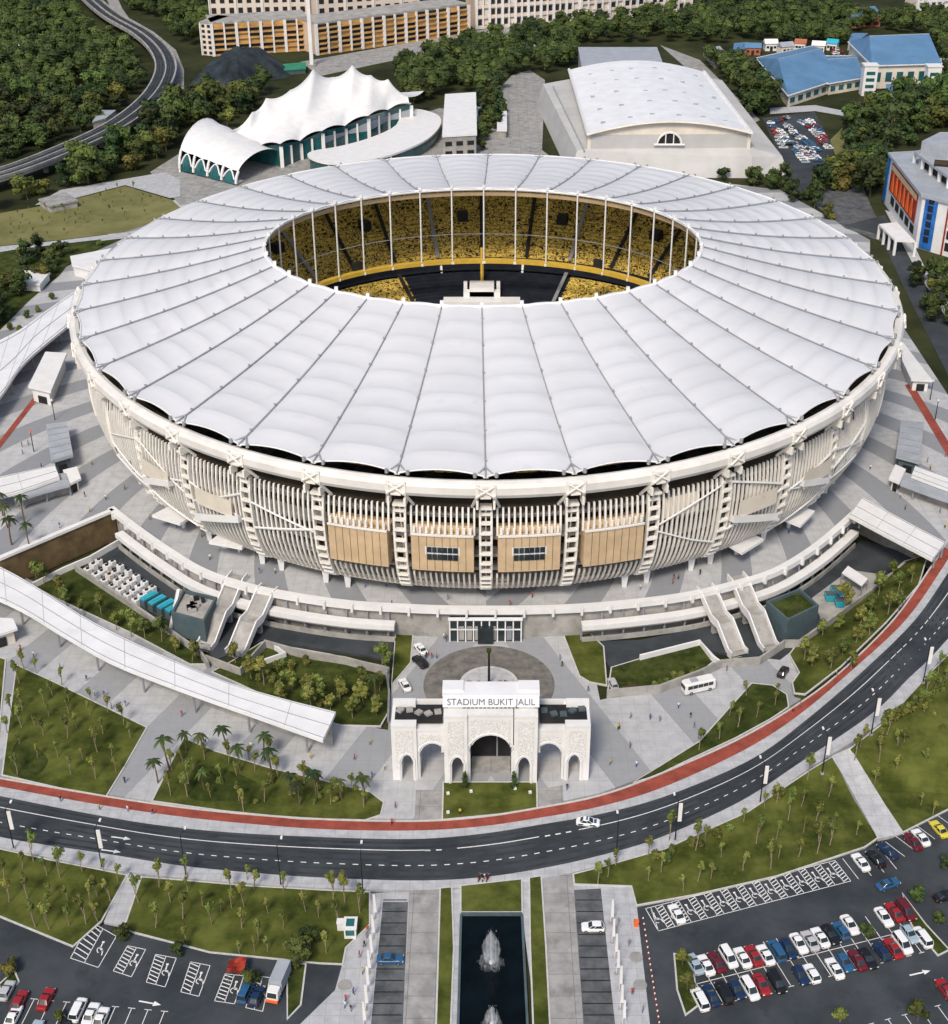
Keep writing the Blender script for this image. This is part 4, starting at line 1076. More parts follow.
# ================================================================== BACKGROUND BUILDINGS
def facing(q0, q1):
    d = (q1 - q0); d.z = 0; d.normalize(); return d, Vector((d.y, -d.x, 0))     # along, outwards (towards the camera when q0 is left)
def slab_block(pxl, pxr, ztop, depth, floors, bays, label, style, z0=UP):
    """an apartment block: front face from the pixel of its left to its right foot"""
    a, b = G(*pxl, z0), G(*pxr, z0); d, n_ = facing(a, b); L = (b - a).length; H_ = ztop - z0; ang = math.atan2(d.y, d.x)
    c = (a + b) / 2 - n_ * depth / 2; r = empty('apartment_block', (c.x, c.y, z0), label, 'apartment block')
    def P(u, v, o): p = a + d * u + n_ * o; return Vector((p.x, p.y, z0 + v))
    wallm, backm, winm = style
    g = MB(); g.box((c.x, c.y, z0 + H_ / 2), (L, depth, H_), ang); g.build('wall', wallm, r)
    g = MB(); g.box((c.x, c.y, z0 + H_ + .5), (L + .6, depth + .6, 1.0), ang); g.build('roof', 'concrete', r)
    fh, bw = H_ / floors, L / bays
    cnt = 0
    if winm == 'deck':
        for f in range(floors):
            for k in range(bays):
                if cnt >= 98: break
                g = MB(); p = P((k + .5) * bw, (f + .58) * fh, .05); g.box(p, (bw * .86, .3, fh * .5), ang); g.build('balcony_opening', 'dark' if random.random() < .72 else backm, r); cnt += 1
        for f in range(floors):
            g = MB(); p = P(L / 2, f * fh + fh * .12, .6); g.box(p, (L, 1.2, fh * .28), ang); g.build('balcony', backm, r)
        for k in range(bays + 1):
            g = MB(); p = P(k * bw, H_ / 2, .8); g.box(p, (.9 if k % 2 else 1.6, 1.6, H_), ang); g.build('pilaster', 'white', r)
    else:
        one = None
        for f in range(floors):
            for k in range(bays):
                if cnt >= 99: break
                p = P((k + .5) * bw, (f + .5) * fh, .03)
                if one is None:
                    g = MB(); g.box((0, 0, 0), (bw * .52, .3, fh * .55)); w = g.build('window', 'dark', None); w.parent = r; one = w
                else:
                    w = one.copy(); COL.objects.link(w); w.parent = r
                w.location = p - Vector((c.x, c.y, z0)); w.rotation_euler = (0, 0, ang); cnt += 1
        for k in range(0, bays + 1, 3):
            g = MB(); p = P(min(L, k * bw), H_ / 2, .3); g.box(p, (.7, .8, H_), ang); g.build('pilaster', 'white', r)
    return r
M['ochre'] = mat('ochre_balcony', (.50, .29, .10), .7, .2, .15)
M['buff'] = mat('buff_wall', (.56, .43, .32), .8, .12, .1)
M['ivory'] = mat('ivory_wall', (.66, .58, .51), .8, .08, .1)
zl = ZT(G(215, 54, UP).y, 22); zr = ZT(G(395, 50, UP).y, 20)
random.seed(21)
slab_block((214, 56), (310, 50), zl, 22, 6, 8, 'ochre balconied apartment podium left of the tall white pylon', ('buff', 'ochre', 'deck'))
slab_block((317, 55), (468, 34), ZT(G(390, 45, UP).y, 15), 22, 6, 14, 'long ochre balconied apartment podium right of the tall white pylon', ('buff', 'ochre', 'deck'))
slab_block((211, 26), (308, 24), 62, 18, 9, 11, 'pale apartment tower with small square windows above the left ochre podium', ('ivory', 'ivory', 'win'))
slab_block((318, 26), (420, 18), 60, 18, 9, 11, 'pale apartment tower with small square windows above the right ochre podium', ('ivory', 'ivory', 'win'))
slab_block((476, 29), (578, 22), 38, 20, 5, 16, 'cream balconied apartment block at the top edge above the wood', ('buff', 'ivory', 'deck'))
slab_block((580, 22), (690, 10), 34, 20, 5, 16, 'long cream apartment block at the top edge right of centre', ('ivory', 'ivory', 'deck'))
slab_block((915, 18), (946, 16), 40, 14, 7, 5, 'white tower block with window bands at the top right corner', ('ivory', 'white', 'deck'))
slab_block((203, 55), (214, 56), zl, 20, 6, 2, 'pale windowed end wing at the left end of the ochre apartment podium', ('ivory', 'ivory', 'win'))
pyl = G(312, 66, UP); py_ = empty('pylon', tuple(pyl), 'tall slender white pylon standing before the ochre apartment block', 'pylon')
g = MB(); g.box((pyl.x, pyl.y, UP + 22), (2.0, 2.0, 44)); g.build('shaft', 'white', py_)
g = MB(); g.box((pyl.x, pyl.y, UP + .5), (4.4, 4.4, 1.0)); g.build('base', 'concrete', py_)

# tented hall
tent = empty('tented_hall', tuple(G(330, 140, UP)), 'white peaked tent-roofed hall with glazed flank behind the stadium', 'hall')
fr = [(227, 134, 17), (243, 141, 16), (258, 147, 15), (280, 144, 18), (300, 141, 16), (322, 131, 19), (345, 126, 17), (368, 116, 20), (388, 110, 18), (411, 103, 20)]
rd = [(232, 130, 20), (252, 112, 26), (266, 98, 29), (290, 90, 30), (313, 69, 38), (332, 77, 32), (352, 65, 38), (371, 75, 33), (388, 79, 31), (408, 97, 22)]
n_ = len(fr)
Fp = [G(a, b, z) for a, b, z in fr]; Rp = [G(a, b, z) for a, b, z in rd]
rows = []
def cusps(P, dip, n=6):
    out = []
    for a, b in zip(P, P[1:]):
        for q in range(n): t = q / n; p = a.lerp(b, t); p.z += dip * 4 * t * (1 - t); out.append(p)
    return out + [P[-1]]
FF, RR = cusps(Fp, 1.3), cusps(Rp, -1.6)
k = len(FF)
for j in range(11):
    t = j / 10; row = []
    for i in range(k):
        p = FF[i].lerp(RR[i], t); p.z -= 2.2 * math.sin(PI * t) * (1 - .3 * t)
        p.z += .9 * t * (1 - t) * math.cos(i * 2 * PI / 6)
        row.append(p)
    rows.append(row)
for j in range(1, 9):
    t = j / 8; row = []
    for i in range(k):
        p = RR[i].copy(); p.y += 34 * t; p.x += 6 * t; p.z -= (RR[i].z - 17) * math.sin(t * PI / 2); row.append(p)
    rows.append(row)
g = MB(); g.grid(rows); g.build('tent_roof', 'white', tent, smooth=True)
wl_ = []
for (a, b, z) in fr[1:]: p = G(a, b, z); wl_.append(p + Vector((0, 3, -.8)))
g = MB(); g.grid([[p, Vector((p.x, p.y, UP))] for p in wl_]); g.build('flank_wall', 'teal_glass', tent)
for i in range(4, len(wl_) - 1):
    a, b = wl_[i], wl_[i + 1]; m1, m2 = a + Vector((0, -.3, -2.5)), b + Vector((0, -.3, -2.5))
    g = MB(); g.face([m1, Vector((m1.x, m1.y, 12.5)), Vector((m2.x, m2.y, 12.5)), m2]); g.build('wall_panel', 'greyroof', tent)
for i in range(2, len(wl_)):
    for f in (0, .5):
        if i == len(wl_) - 1 and f: continue
        p = wl_[i] if f == 0 else (wl_[i] + wl_[i + 1]) / 2
        g = MB(); g.box((p.x, p.y - .6, (UP + p.z - 1) / 2), (.9 if f else 1.6, .6, p.z - UP - 1)); g.build('pillar', 'white', tent)
cp = [G(a, b, 13) for a, b in [(309, 157), (312, 151), (340, 146), (372, 137), (396, 125), (402, 110), (418, 109), (434, 113), (441, 119), (438, 129), (424, 141), (396, 153), (366, 160), (330, 163)]]
cr = empty('crescent_building', tuple(sum(cp, Vector()) / len(cp)), 'low crescent-shaped building with a flat white roof and teal glass rim beside the tented hall', 'building'); ORG[cr.name].z = UP; cr.location.z = UP
sp = spline(cp, 4, True)
g = MB(); g.prism([(p.x, p.y) for p in sp], 12.2, 13, bottom=True); g.build('roof', 'white', cr)
g = MB(); g.prism([(p.x, p.y) for p in offset(sp, -.8)], UP, 12.2); g.build('glass_wall', 'teal_glass', cr)
# barrel canopy
A0, A1 = G(180, 172, UP), G(236, 186, UP); B0, B1 = G(222, 141, UP), G(284, 164, UP)
bar = empty('barrel_canopy', tuple((A0 + B1) / 2), 'white barrel-vaulted canopy with arched glazed openings left of the tented hall', 'canopy')
def vault(t, u, h=15, lift_=0):
    f, b = A0.lerp(A1, t), B0.lerp(B1, t); hh = h * (1 - .35 * t); th = PI * u
    p = f.lerp(b, .5 - .5 * math.cos(th)); p.z = UP + hh * math.sin(th) ** .85 + lift_; return p
g = MB(); g.grid([[vault(i / 16, .17 + .8 * j / 18, 15, .25 * math.cos(i * PI / 2)) for j in range(19)] for i in range(17)]); g.build('vault', 'white', bar, smooth=True)
for i in range(4):
    t0, t1 = (i + .12) / 4, (i + .88) / 4
    g = MB(); g.grid([[vault(t0 + (t1 - t0) * q / 6, .01), vault(t0 + (t1 - t0) * q / 6, .055 + .1 * math.sin(PI * q / 6))] for q in range(7)]); g.build('glazed_opening', 'teal_glass', bar)
    g = MB(); g.path([vault(t0 + (t1 - t0) * q / 6, .06 + .1 * math.sin(PI * q / 6)) for q in range(7)], .35, 5); g.build('arch_frame', 'white', bar)
for t in (0, .25, .5, .75, 1):
    g = MB(); g.path([vault(t, .02 + .03 * q) for q in range(6)], .6, 6); g.build('leg', 'white', bar)
g = MB(); g.grid([[vault(.02, .03 + .92 * j / 12), Vector((*vault(.02, .03 + .92 * j / 12).xy, UP))] for j in range(13)]); g.build('end_screen', 'tan_dark', bar)
g = MB(); g.path([vault(0, j / 14) for j in range(15)], .5, 6); g.build('end_arch', 'white', bar)
M['court_green'] = mat('court_green', (.03, .22, .13), .7, .15, .2)
# white box hall
def simple_hall(label, roof_px, z, mw, mr, base=UP, cat='building', name='building', win=0, inset=.4, zs=None, winmat='dark'):
    q = [G(a, b, zs[i] if zs else z) for i, (a, b) in enumerate(roof_px)]; c = sum(q, Vector()) / len(q); r = empty(name, (c.x, c.y, base), label, cat)
    g = MB(); g.hexa([p - Vector((0, 0, .7)) for p in q][::-1] if (q[1] - q[0]).cross(q[2] - q[1]).z < 0 else [p - Vector((0, 0, .7)) for p in q], (q[::-1] if (q[1] - q[0]).cross(q[2] - q[1]).z < 0 else q)); g.build('roof', mr, r)
    k = offset(q, -inset); g = MB()
    g.prism([(p.x, p.y, q[i].z - .7) for i, p in enumerate(k)], base, None); g.build('wall', mw, r)
    if win:
        best = min(range(len(k)), key=lambda i: k[i].y + k[(i + 1) % len(k)].y); a, b = k[best], k[(best + 1) % len(k)]
        if a.x > b.x: a, b = b, a
        d, nn = facing(a, b); L = (b - a).length; rowsn = max(1, int((z - base) / 4.5))
        for f in range(rowsn):
            for i in range(win):
                g = MB(); p = a + d * L * (i + .5) / win; g.box((p.x + nn.x * .05, p.y + nn.y * .05, base + 2 + f * 4.2), (L / win * .6, .25, 1.9), math.atan2(d.y, d.x)); g.build('window', winmat, r)
    return r
simple_hall('plain white flat-roofed box building between the crescent building and the lane', [(442, 136), (477, 134), (476, 92), (445, 94)], 17, 'concrete', 'white', win=3)
simple_hall('grey flat-roofed annex behind the vaulted arena', [(582, 68), (664, 66), (657, 47), (578, 47)], 20, 'concrete', 'greyroof')
simple_hall('small pale shed in the lane beside the arena', [(497, 130), (507, 130), (507, 111), (497, 111)], 11, 'concrete', 'white')
# vaulted arena
M['arena_wall'] = mat('arena_wall', (.46, .46, .455), .75, .08, .08)
ar = empty('arena', tuple(G(665, 150, UP)), 'large indoor arena with a white vaulted roof and sloping pale skirt behind the stadium', 'arena')
zr0 = 24
fl, frr, bl, br = G(588, 135, zr0), G(752, 134, zr0), G(569, 70, zr0), G(704, 72, zr0)
def av(u, v): p = fl.lerp(frr, u).lerp(bl.lerp(br, u), v); p.z = zr0 + 5.2 * math.sin(PI * u) ** .9; return p
g = MB(); g.grid([[av(i / 20, j / 8) for i in range(21)] for j in range(9)]); g.build('vaulted_roof', 'white_metal', ar, smooth=True)
random.seed(4)
for i in range(6):
    for j in range(5):
        p = av((i + .8) / 6.6, (j + .6) / 5.4); g = MB(); g.box(p + Vector((random.uniform(-2, 2), random.uniform(-2, 2), .15)), (2.0, .8, .5)); g.build('roof_vent', 'greyroof', ar)
kq = offset([fl, frr, br, bl], -1.4); g = MB(); g.prism([(p.x, p.y) for p in kq], UP, zr0 - .3); g.build('wall', 'arena_wall', ar)
for u in (0, 1):
    g = MB(); g.path([av(u, j / 8) + Vector((0, 0, .3)) for j in range(9)], .7, 5); g.build('roof_edge', 'white', ar)
g = MB(); g.path([av(i / 20, 0) + Vector((0, -.2, .1)) for i in range(21)], .5, 5); g.build('eave', 'cream', ar)
g = MB(); rows = []
for i in range(21): p = av(i / 20, 0) + Vector((0, 1.5, -.3)); rows.append([p, Vector((p.x, p.y, zr0 - 9))])
g.grid(rows); g.build('gable_wall', 'cream', ar)
sk_top = [G(543, 82, 20), G(577, 150, 18), G(745, 152, 18), G(770, 150, 18), G(715, 76, 20), G(569, 76, 20)]
def skirt():
    inner = [bl + Vector((1.8, 3, -5)), fl + Vector((1.7, 1.7, -6)), frr + Vector((-1.7, 1.7, -6)), frr + Vector((-1.6, 3, -6)), br + Vector((-1.8, 2, -5)), bl.lerp(br, .5) + Vector((0, 4, -5))]
    o1 = [G(543, 84, 18), G(577, 151, 17), G(752, 157, 15), G(782, 156, 14), G(722, 80, 17), G(640, 66, 18)]
    o2 = [Vector((p.x * 1.0 + (-3 if i in (0, 1) else 3 if i in (3, 4) else 0), p.y + (-4 if i in (1, 2, 3) else 2), UP)) for i, p in enumerate(o1)]
    g = MB(); g.grid([inner, o1, o2][::-1], close=True); g.build('skirt', M['arena_wall'], ar)
skirt()
c = (fl + frr) / 2 + Vector((0, .9, -4.5))
g = MB(); hw = 5.2
pts = [(c.x + hw * math.cos(PI * i / 12), c.y, c.z + 5.2 * math.sin(PI * i / 12)) for i in range(13)]
g.face(pts[::-1]); g.build('arched_window', 'dark', ar)
g = MB(); g.path([Vector(p) + Vector((0, -.3, 0)) for p in pts], .5, 5); g.tube((c.x - 6.5, c.y - .3, c.z), (c.x + 6.5, c.y - .3, c.z), .5)
for s in (-1.7, 1.7): g.tube((c.x + s, c.y - .3, c.z), (c.x + s, c.y - .3, c.z + 4.8), .3, n=4)
g.build('window_frame', 'white', ar)
for s, px in ((1, 560), (-1, 760)):
    pass
g = MB(); a, b = G(553, 86, 19.0), G(584, 150, 17.8); g.tube(a, b, .35, n=4); g.build('gutter', 'greyroof', ar)

# blue-roofed school halls
def gable_hall(label, px, z, zrdg, mw, mr, name='school_hall', cat='hall', win=6):
    """px: front-left, front-right, back-right, back-left eave corners; ridge runs left-right"""
    q = [G(a, b, z) for a, b in px]; c = sum(q, Vector()) / 4; r = empty(name, (c.x, c.y, UP), label, cat)
    rl, rr_ = (q[0] + q[3]) / 2, (q[1] + q[2]) / 2; rl.z = rr_.z = zrdg; rl = rl.lerp(rr_, .10); rr_ = rr_.lerp(rl, .10)
    g = MB(); g.face([q[0], q[1], rr_, rl]); g.face([q[2], q[3], rl, rr_]); g.face([q[3], q[0], rl]); g.face([q[1], q[2], rr_])
    g.build('roof', mr, r)
    k = offset(q, -1.0); g = MB(); g.prism([(p.x, p.y) for p in k], UP, z - .1); g.build('wall', mw, r)
    g = MB(); g.tube(rl, rr_, .3, n=4); g.build('ridge_cap', 'greyroof', r)
    for e in range(4):
        g = MB(); g.tube(q[e], q[(e + 1) % 4], .35, n=4); g.build('gutter', 'white', r)
    a, b = (k[0], k[1]); d, nn = facing(a, b) if a.x < b.x else facing(b, a); a = a if a.x < b.x else b; L = (k[0] - k[1]).length
    for i in range(win):
        g = MB(); p = a + d * L * (i + .5) / win; g.box((p.x + nn.x * .1, p.y + nn.y * .1, UP + (z - UP) * .5), (L / win * .55, .3, (z - UP) * .4), math.atan2(d.y, d.x)); g.build('window', 'teal_glass', r)
    return r
gable_hall('low blue-roofed school hall with cream gable behind the car park', [(788, 96), (838, 80), (812, 46), (756, 58)], 13, 21, 'cream', 'blue_roof')
gable_hall('blue-roofed linking wing between the two school halls', [(828, 84), (864, 78), (856, 56), (812, 56)], 13, 18, 'cream', 'blue_roof', win=4)
gable_hall('tall blue-roofed school hall with grey stair towers at the upper right', [(872, 66), (942, 64), (925, 38), (848, 42)], 19, 28, 'cream', 'blue_roof', win=6)
for i, (a, b, m_) in enumerate([(868, 96, 'white'), (882, 84, 'greyroof'), (917, 82, 'greyroof'), (931, 97, 'white')]):
    p = G(a, b, UP); r = empty('stair_tower', tuple(p), ['white balconied stair tower at the left front corner of the tall blue-roofed hall', 'left grey stair tower on the front of the tall blue-roofed hall', 'right grey stair tower on the front of the tall blue-roofed hall', 'white windowed stair tower at the right front corner of the tall blue-roofed hall'][i], 'tower')
    h = 15 if m_ == 'white' else 14
    g = MB(); g.box((p.x, p.y + 3, UP + h / 2), (7, 6, h)); g.build('wall', m_, r); g = MB(); g.box((p.x, p.y + 3, UP + h + .3), (7.8, 6.8, .6)); g.build('roof', 'white', r)
    for f in range(4):
        g = MB(); g.box((p.x, p.y - .05, UP + 1.6 + f * 3.3), (4.4, .3, 1.6)); g.build('window', 'teal_glass' if m_ == 'white' else 'dark', r)
simple_hall('low blue-roofed porch wing in front of the tall school hall', [(886, 92), (922, 92), (922, 84), (886, 84)], 11, 'cream', 'blue_roof')
simple_hall('small blue-roofed terracotta house in the wood at the upper right', [(848, 17), (882, 15), (875, 6), (845, 8)], 14, 'brick', 'blue_roof', win=4, name='house', cat='house')
simple_hall('round-ended pale blue pavilion between the school halls', [(848, 42), (862, 38), (868, 33), (852, 33)], 12, 'cream', 'blue_roof', name='pavilion', cat='pavilion')
simple_hall('small blue kiosk beside the path below the school', [(857, 112), (864, 112), (864, 106), (857, 106)], 10, 'blue_roof', 'blue_roof', cat='kiosk')
simple_hall('grey-roofed shed in the wood right of the arena', [(715, 60), (728, 55), (720, 46), (703, 47)], 12, 'concrete', 'greyroof', cat='shed', name='shed')
simple_hall('blue-roofed stall beside the crowded yard behind the school', [(733, 50), (748, 48), (748, 42), (734, 43)], 11, 'brick', 'blue_roof', cat='stall', name='stall')
simple_hall('little grey-roofed house beside the elevated highway', [(92, 122), (106, 118), (116, 110), (100, 110)], 12, 'cream', 'greyroof', cat='house', name='house')
simple_hall('white shelter at the upper edge of the dry field', [(49, 206), (78, 200), (66, 192), (38, 199)], 10, 'concrete', 'lane', cat='shelter', name='shelter')
simple_hall('white tented shelter among trees at the left edge beside the stadium', [(10, 282), (40, 284), (50, 272), (22, 270)], 10, 'white', 'white', cat='shelter', name='shelter')
simple_hall('white flat roof tucked behind the upper left edge of the stadium', [(72, 265), (92, 270), (112, 248), (70, 256)], 11, 'white', 'white', cat='shelter', name='shelter')
simple_hall('green-walled tennis building beside the dark netted mound', [(284, 70), (306, 68), (306, 62), (282, 64)], 10, 'teal_wall', 'court_green', cat='building')
simple_hall('white roofed cabin right of the plain white box building', [(470, 116), (478, 116), (478, 108), (470, 108)], 11, 'white', 'white', cat='cabin', name='cabin')

hr = random.Random(44)
for i, (a, b, w, d, mw, mr, lab) in enumerate([(752, 54, 9, 7, 'brick', 'blue_roof', 'blue-roofed stall nearest the low school hall'), (770, 50, 7, 6, 'white', 'white', 'white marquee in the yard behind the low school hall'), (785, 53, 8, 6, 'cream', 'greyroof', 'grey-roofed stall in the middle of the school yard'),
        (800, 50, 6, 5, 'white', 'brick', 'red-roofed stall in the school yard'), (818, 52, 7, 6, 'cream', 'white', 'white-roofed stall at the right of the school yard'), (832, 50, 6, 5, 'white', 'teal', 'turquoise-roofed stall beside the blue pavilion'),
        (938, 70, 10, 8, 'cream', 'greyroof', 'grey-roofed house at the right edge above the tall hall'), (700, 24, 10, 8, 'cream', 'brick', 'red-roofed house in the wood below the cream apartments'), (925, 104, 8, 6, 'white', 'blue_roof', 'blue-roofed hut below the tall school hall'),
        (20, 55, 9, 7, 'white', 'white', 'white house among trees at the left edge of the wood'), (480, 62, 9, 7, 'cream', 'white', 'white-roofed hut in the wood behind the crescent building'), (527, 56, 9, 8, 'cream', 'lane', 'pale pavilion beside the bend of the far lane'),
        (880, 118, 7, 6, 'white', 'greyroof', 'grey-roofed hut in the wood below the school'), (640, 60, 8, 6, 'white', 'lane', 'plant shed on the grey annex side of the arena')][:15]):
    p = G(a, b, UP); an = hr.uniform(-.5, .5); e1, e2 = Vector((math.cos(an), math.sin(an), 0)), Vector((-math.sin(an), math.cos(an), 0)); h = 4.2
    r = empty('small_house', tuple(p), lab, 'small building')
    g = MB(); g.box((p.x, p.y, UP + h / 2), (w, d, h), an); g.build('wall', mw, r)
    q = [Vector((p.x, p.y, UP + h)) + e1 * (x * (w / 2 + .5)) + e2 * (y * (d / 2 + .5)) for x, y in ((-1, -1), (1, -1), (1, 1), (-1, 1))]
    t0, t1 = (q[0] + q[3]) / 2 + Vector((0, 0, 2.2)), (q[1] + q[2]) / 2 + Vector((0, 0, 2.2))
    g = MB(); g.face([q[0], q[1], t1, t0]); g.face([q[2], q[3], t0, t1]); g.face([q[3], q[0], t0]); g.face([q[1], q[2], t1]); g.build('roof', mr, r)
    g = MB(); c_ = Vector((p.x, p.y, UP + 1.4)) - e2 * (d / 2); g.box(c_, (1.6, .3, 2.6), an); g.build('door', 'dark', r)
    for x in (-.3, .3): g = MB(); c_ = Vector((p.x, p.y, UP + 2.2)) - e2 * (d / 2) + e1 * (x * w); g.box(c_, (1.5, .3, 1.2), an); g.build('window', 'glass', r)

# mural building on the right
mb = empty('mural_building', tuple(G(930, 260, UP)), 'white block with grey roof terraces and tall red and blue banners right of the stadium', 'building')
zt2 = 27
A = [G(a, b, zt2) for a, b in [(888, 153), (921, 195), (948, 202), (1000, 216), (1000, 150), (940, 150)]]
g = MB(); g.prism([(p.x, p.y) for p in offset(A, -.8)], UP, zt2 - .8); wl2 = g.build('wall', 'white', mb)
g = MB(); g.prism([(p.x, p.y) for p in A], zt2 - .8, zt2 + .3, bottom=True); g.build('roof', 'greyroof', mb)
U = [G(a, b, zt2 + 5) for a, b in [(914, 151), (948, 176), (1000, 190), (1000, 150), (935, 147)]]
g = MB(); g.prism([(p.x, p.y) for p in U], zt2 + 4, zt2 + 5, bottom=True); g.build('upper_roof', 'greyroof', mb)
g = MB(); g.prism([(p.x, p.y) for p in offset(U, -2.2)], zt2, zt2 + 4); g.build('penthouse', 'dark', mb)
for i in range(5):
    p = U[0].lerp(U[1], i / 4) + Vector((.8, .8, 0)); g = MB(); g.box((p.x, p.y, zt2 + 2), (1.2, 1.2, 4)); g.build('pillar', 'white', mb)
U2 = [G(a, b, zt2 + 10) for a, b in [(922, 141), (948, 147), (1000, 150), (1000, 132), (940, 132)]]
g = MB(); g.prism([(p.x, p.y) for p in U2], zt2, zt2 + 10); g.build('roof_tower', 'greyroof', mb)
p = G(945, 163, zt2 + 6); g = MB(); g.tube(p + Vector((-4, 0, 0)), p + Vector((8, -3, 0)), 1.3, n=8); g.build('roof_duct', 'tan_dark', mb)
M['banner_blue'] = mat('blue_banner', (.02, .13, .42), .5, .25, .3); M['banner_red'] = mat('red_banner', (.28, .03, .015), .5, .4, .4); M['orange'] = mat('orange_banner', (.75, .14, .03), .5, .2, .3)
def on_face(a, b, u0, u1, v0, v1, nm, m, proud=.35, parent=mb, taper=0):
    d, nn = facing(a, b); L = (b - a).length
    def Q(u, v): q = a + d * (L * u) + nn * proud; return Vector((q.x, q.y, v))
    g = MB(); t = taper * (u1 - u0)
    lo = [Q(u0, v0), Q(u1, v0), Q(u1 - t, v1), Q(u0 + t, v1)]
    g.hexa([p - nn * .3 for p in lo][::-1], lo[::-1]); return g.build(nm, m, parent)
W = offset(A, -.8)
f0, f1 = W[0], W[1]; s0, s1 = W[1], W[2]
rp = on_face(f0, f1, .12, .90, 14.5, 25.2, 'mural_panel', 'banner_red')
on_face(f0, f1, .14, .88, 22.8, 24.8, 'lettered_band', 'tan', .5, rp)
for i in range(6): on_face(f0, f1, .17 + i * .115, .25 + i * .115, 15.2, 22.3, 'flame_stripe', 'orange', .55, rp, .35)
for i in range(5): on_face(f0, f1, .2 + i * .15, .3 + i * .15, 10.2, 13.2, 'window', 'dark', .15)
on_face(f0, f1, -.02, .05, UP + 1, 25.5, 'side_banner', 'banner_blue', .4)
on_face(s0, s1, .15, .62, UP + .5, 25.5, 'tall_banner', 'banner_blue', .4)
for i in range(6): on_face(s0, s1, .28, .48, UP + 3 + i * 2.9, UP + 5.2 + i * 2.9, 'banner_figure', 'navy', .5)
for i in range(4): on_face(W[2], W[3], .06, .42, 9 + i * 4.4, 12 + i * 4.4, 'window', 'dark', .2)
on_face(W[2], W[3], 0, .03, UP, 25, 'red_stripe', 'banner_red', .3)
q = [G(a, b, 13) for a, b in [(879, 224), (895, 240), (915, 241), (897, 222)]]
g = MB(); g.prism([(p.x, p.y) for p in q], 12.3, 13, bottom=True); g.build('porch_roof', 'white', mb)
for p in (q[0], q[1], q[2], q[0].lerp(q[1], .33), q[0].lerp(q[1], .66)): g = MB(); g.box((p.x + .4, p.y + .4, (UP + 12.3) / 2), (.9, .9, 12.3 - UP)); g.build('porch_pillar', 'white', mb)
strip_roof('walkway_canopy', [(938, 270), (1000, 280)], [(932, 276), (1000, 290)], 10, .6, 'white', 'white porch roof at the foot of the mural building', 'canopy', 4, None, 6)

# netted mound
md = [G(a, b, UP) for a, b in [(180, 98), (205, 72), (225, 58), (262, 52), (285, 66), (290, 76), (258, 84), (232, 100), (205, 104)]]
M['net'] = mat('dark_netting', (.010, .016, .020), .8, scale=.12, col2=(.035, .05, .058))
c = sum(md, Vector()) / len(md); sp = spline(md, 5, True); g = MB(); rows = []
for j in range(9):
    t = j / 8
    rows.append([Vector((*(c.lerp(p, t)).xy, UP + 13 * (1 - t ** 2) + (math.sin(i * 2.3) * .7 + math.sin(i * .9 + j) * .8) * math.sin(PI * t))) for i, p in enumerate(sp)])
g.grid(rows, close=True); g.build('hill', 'net', kind='structure', smooth=True)

# elevated highway
HW = [(-90, 196), (0, 174), (60, 152), (112, 128), (143, 106), (160, 86), (166, 66), (158, 48), (140, 32), (112, 16), (92, 0), (78, -16)]
hz = 13.0
cl = resample(spline([G(a, b, hz) for a, b in HW], 8), 90)
def side(pts, i):
    a, b = pts[max(0, i - 1)], pts[min(len(pts) - 1, i + 1)]; d = (b - a).normalized(); return Vector((d.y, -d.x, 0))
def deck(o0, o1, z, th, m, name, kind='structure'):
    g = MB(); g.grid([[p + side(cl, i) * o0 + Vector((0, 0, z)), p + side(cl, i) * o0 + Vector((0, 0, z - th)), p + side(cl, i) * o1 + Vector((0, 0, z - th)), p + side(cl, i) * o1 + Vector((0, 0, z))] for i, p in enumerate(cl)], close=True)
    return g.build(name, m, kind=kind)
deck(-5.6, 5.6, 0, 1.4, 'concrete', 'highway_deck')
deck(-4.8, -.5, .04, .03, 'asphalt', 'road'); deck(.5, 4.8, .04, .03, 'asphalt', 'road')
deck(-.35, .35, .8, .9, 'concrete', 'central_barrier'); deck(-5.8, -5.0, .9, 1.1, 'concrete', 'crash_barrier'); deck(5.0, 5.8, .9, 1.1, 'concrete', 'crash_barrier')
deck(-3.6, -3.2, .12, .08, 'dark', 'rail'); deck(-2.0, -1.6, .12, .08, 'dark', 'rail'); deck(3.2, 3.6, .12, .08, 'dark', 'rail'); deck(1.6, 2.0, .12, .08, 'dark', 'rail')
pc = 0
for i in range(4, 90, 7):
    p = cl[i]; g = MB(); g.box((p.x, p.y, (UP + hz - 1.4) / 2), (2, 2, hz - 1.4 - UP)); g.box((p.x, p.y, hz - 2.0), (9, 2.2, 1.2), math.atan2(side(cl, i).y, side(cl, i).x)); pc += 1
    g.build('highway_pier', 'concrete', None, 'concrete pier under the elevated highway', 'pier', 'highway piers', center=True)
HB = [(180, 92), (180, 70), (172, 50), (150, 32), (125, 18), (118, 8), (112, -6)]
far_sheet('road', [(a + 4, b) for a, b in HB] + [(a - 7, b + 1) for a, b in reversed(HB)], 'lane', .3)
for i in range(7): 
    pass
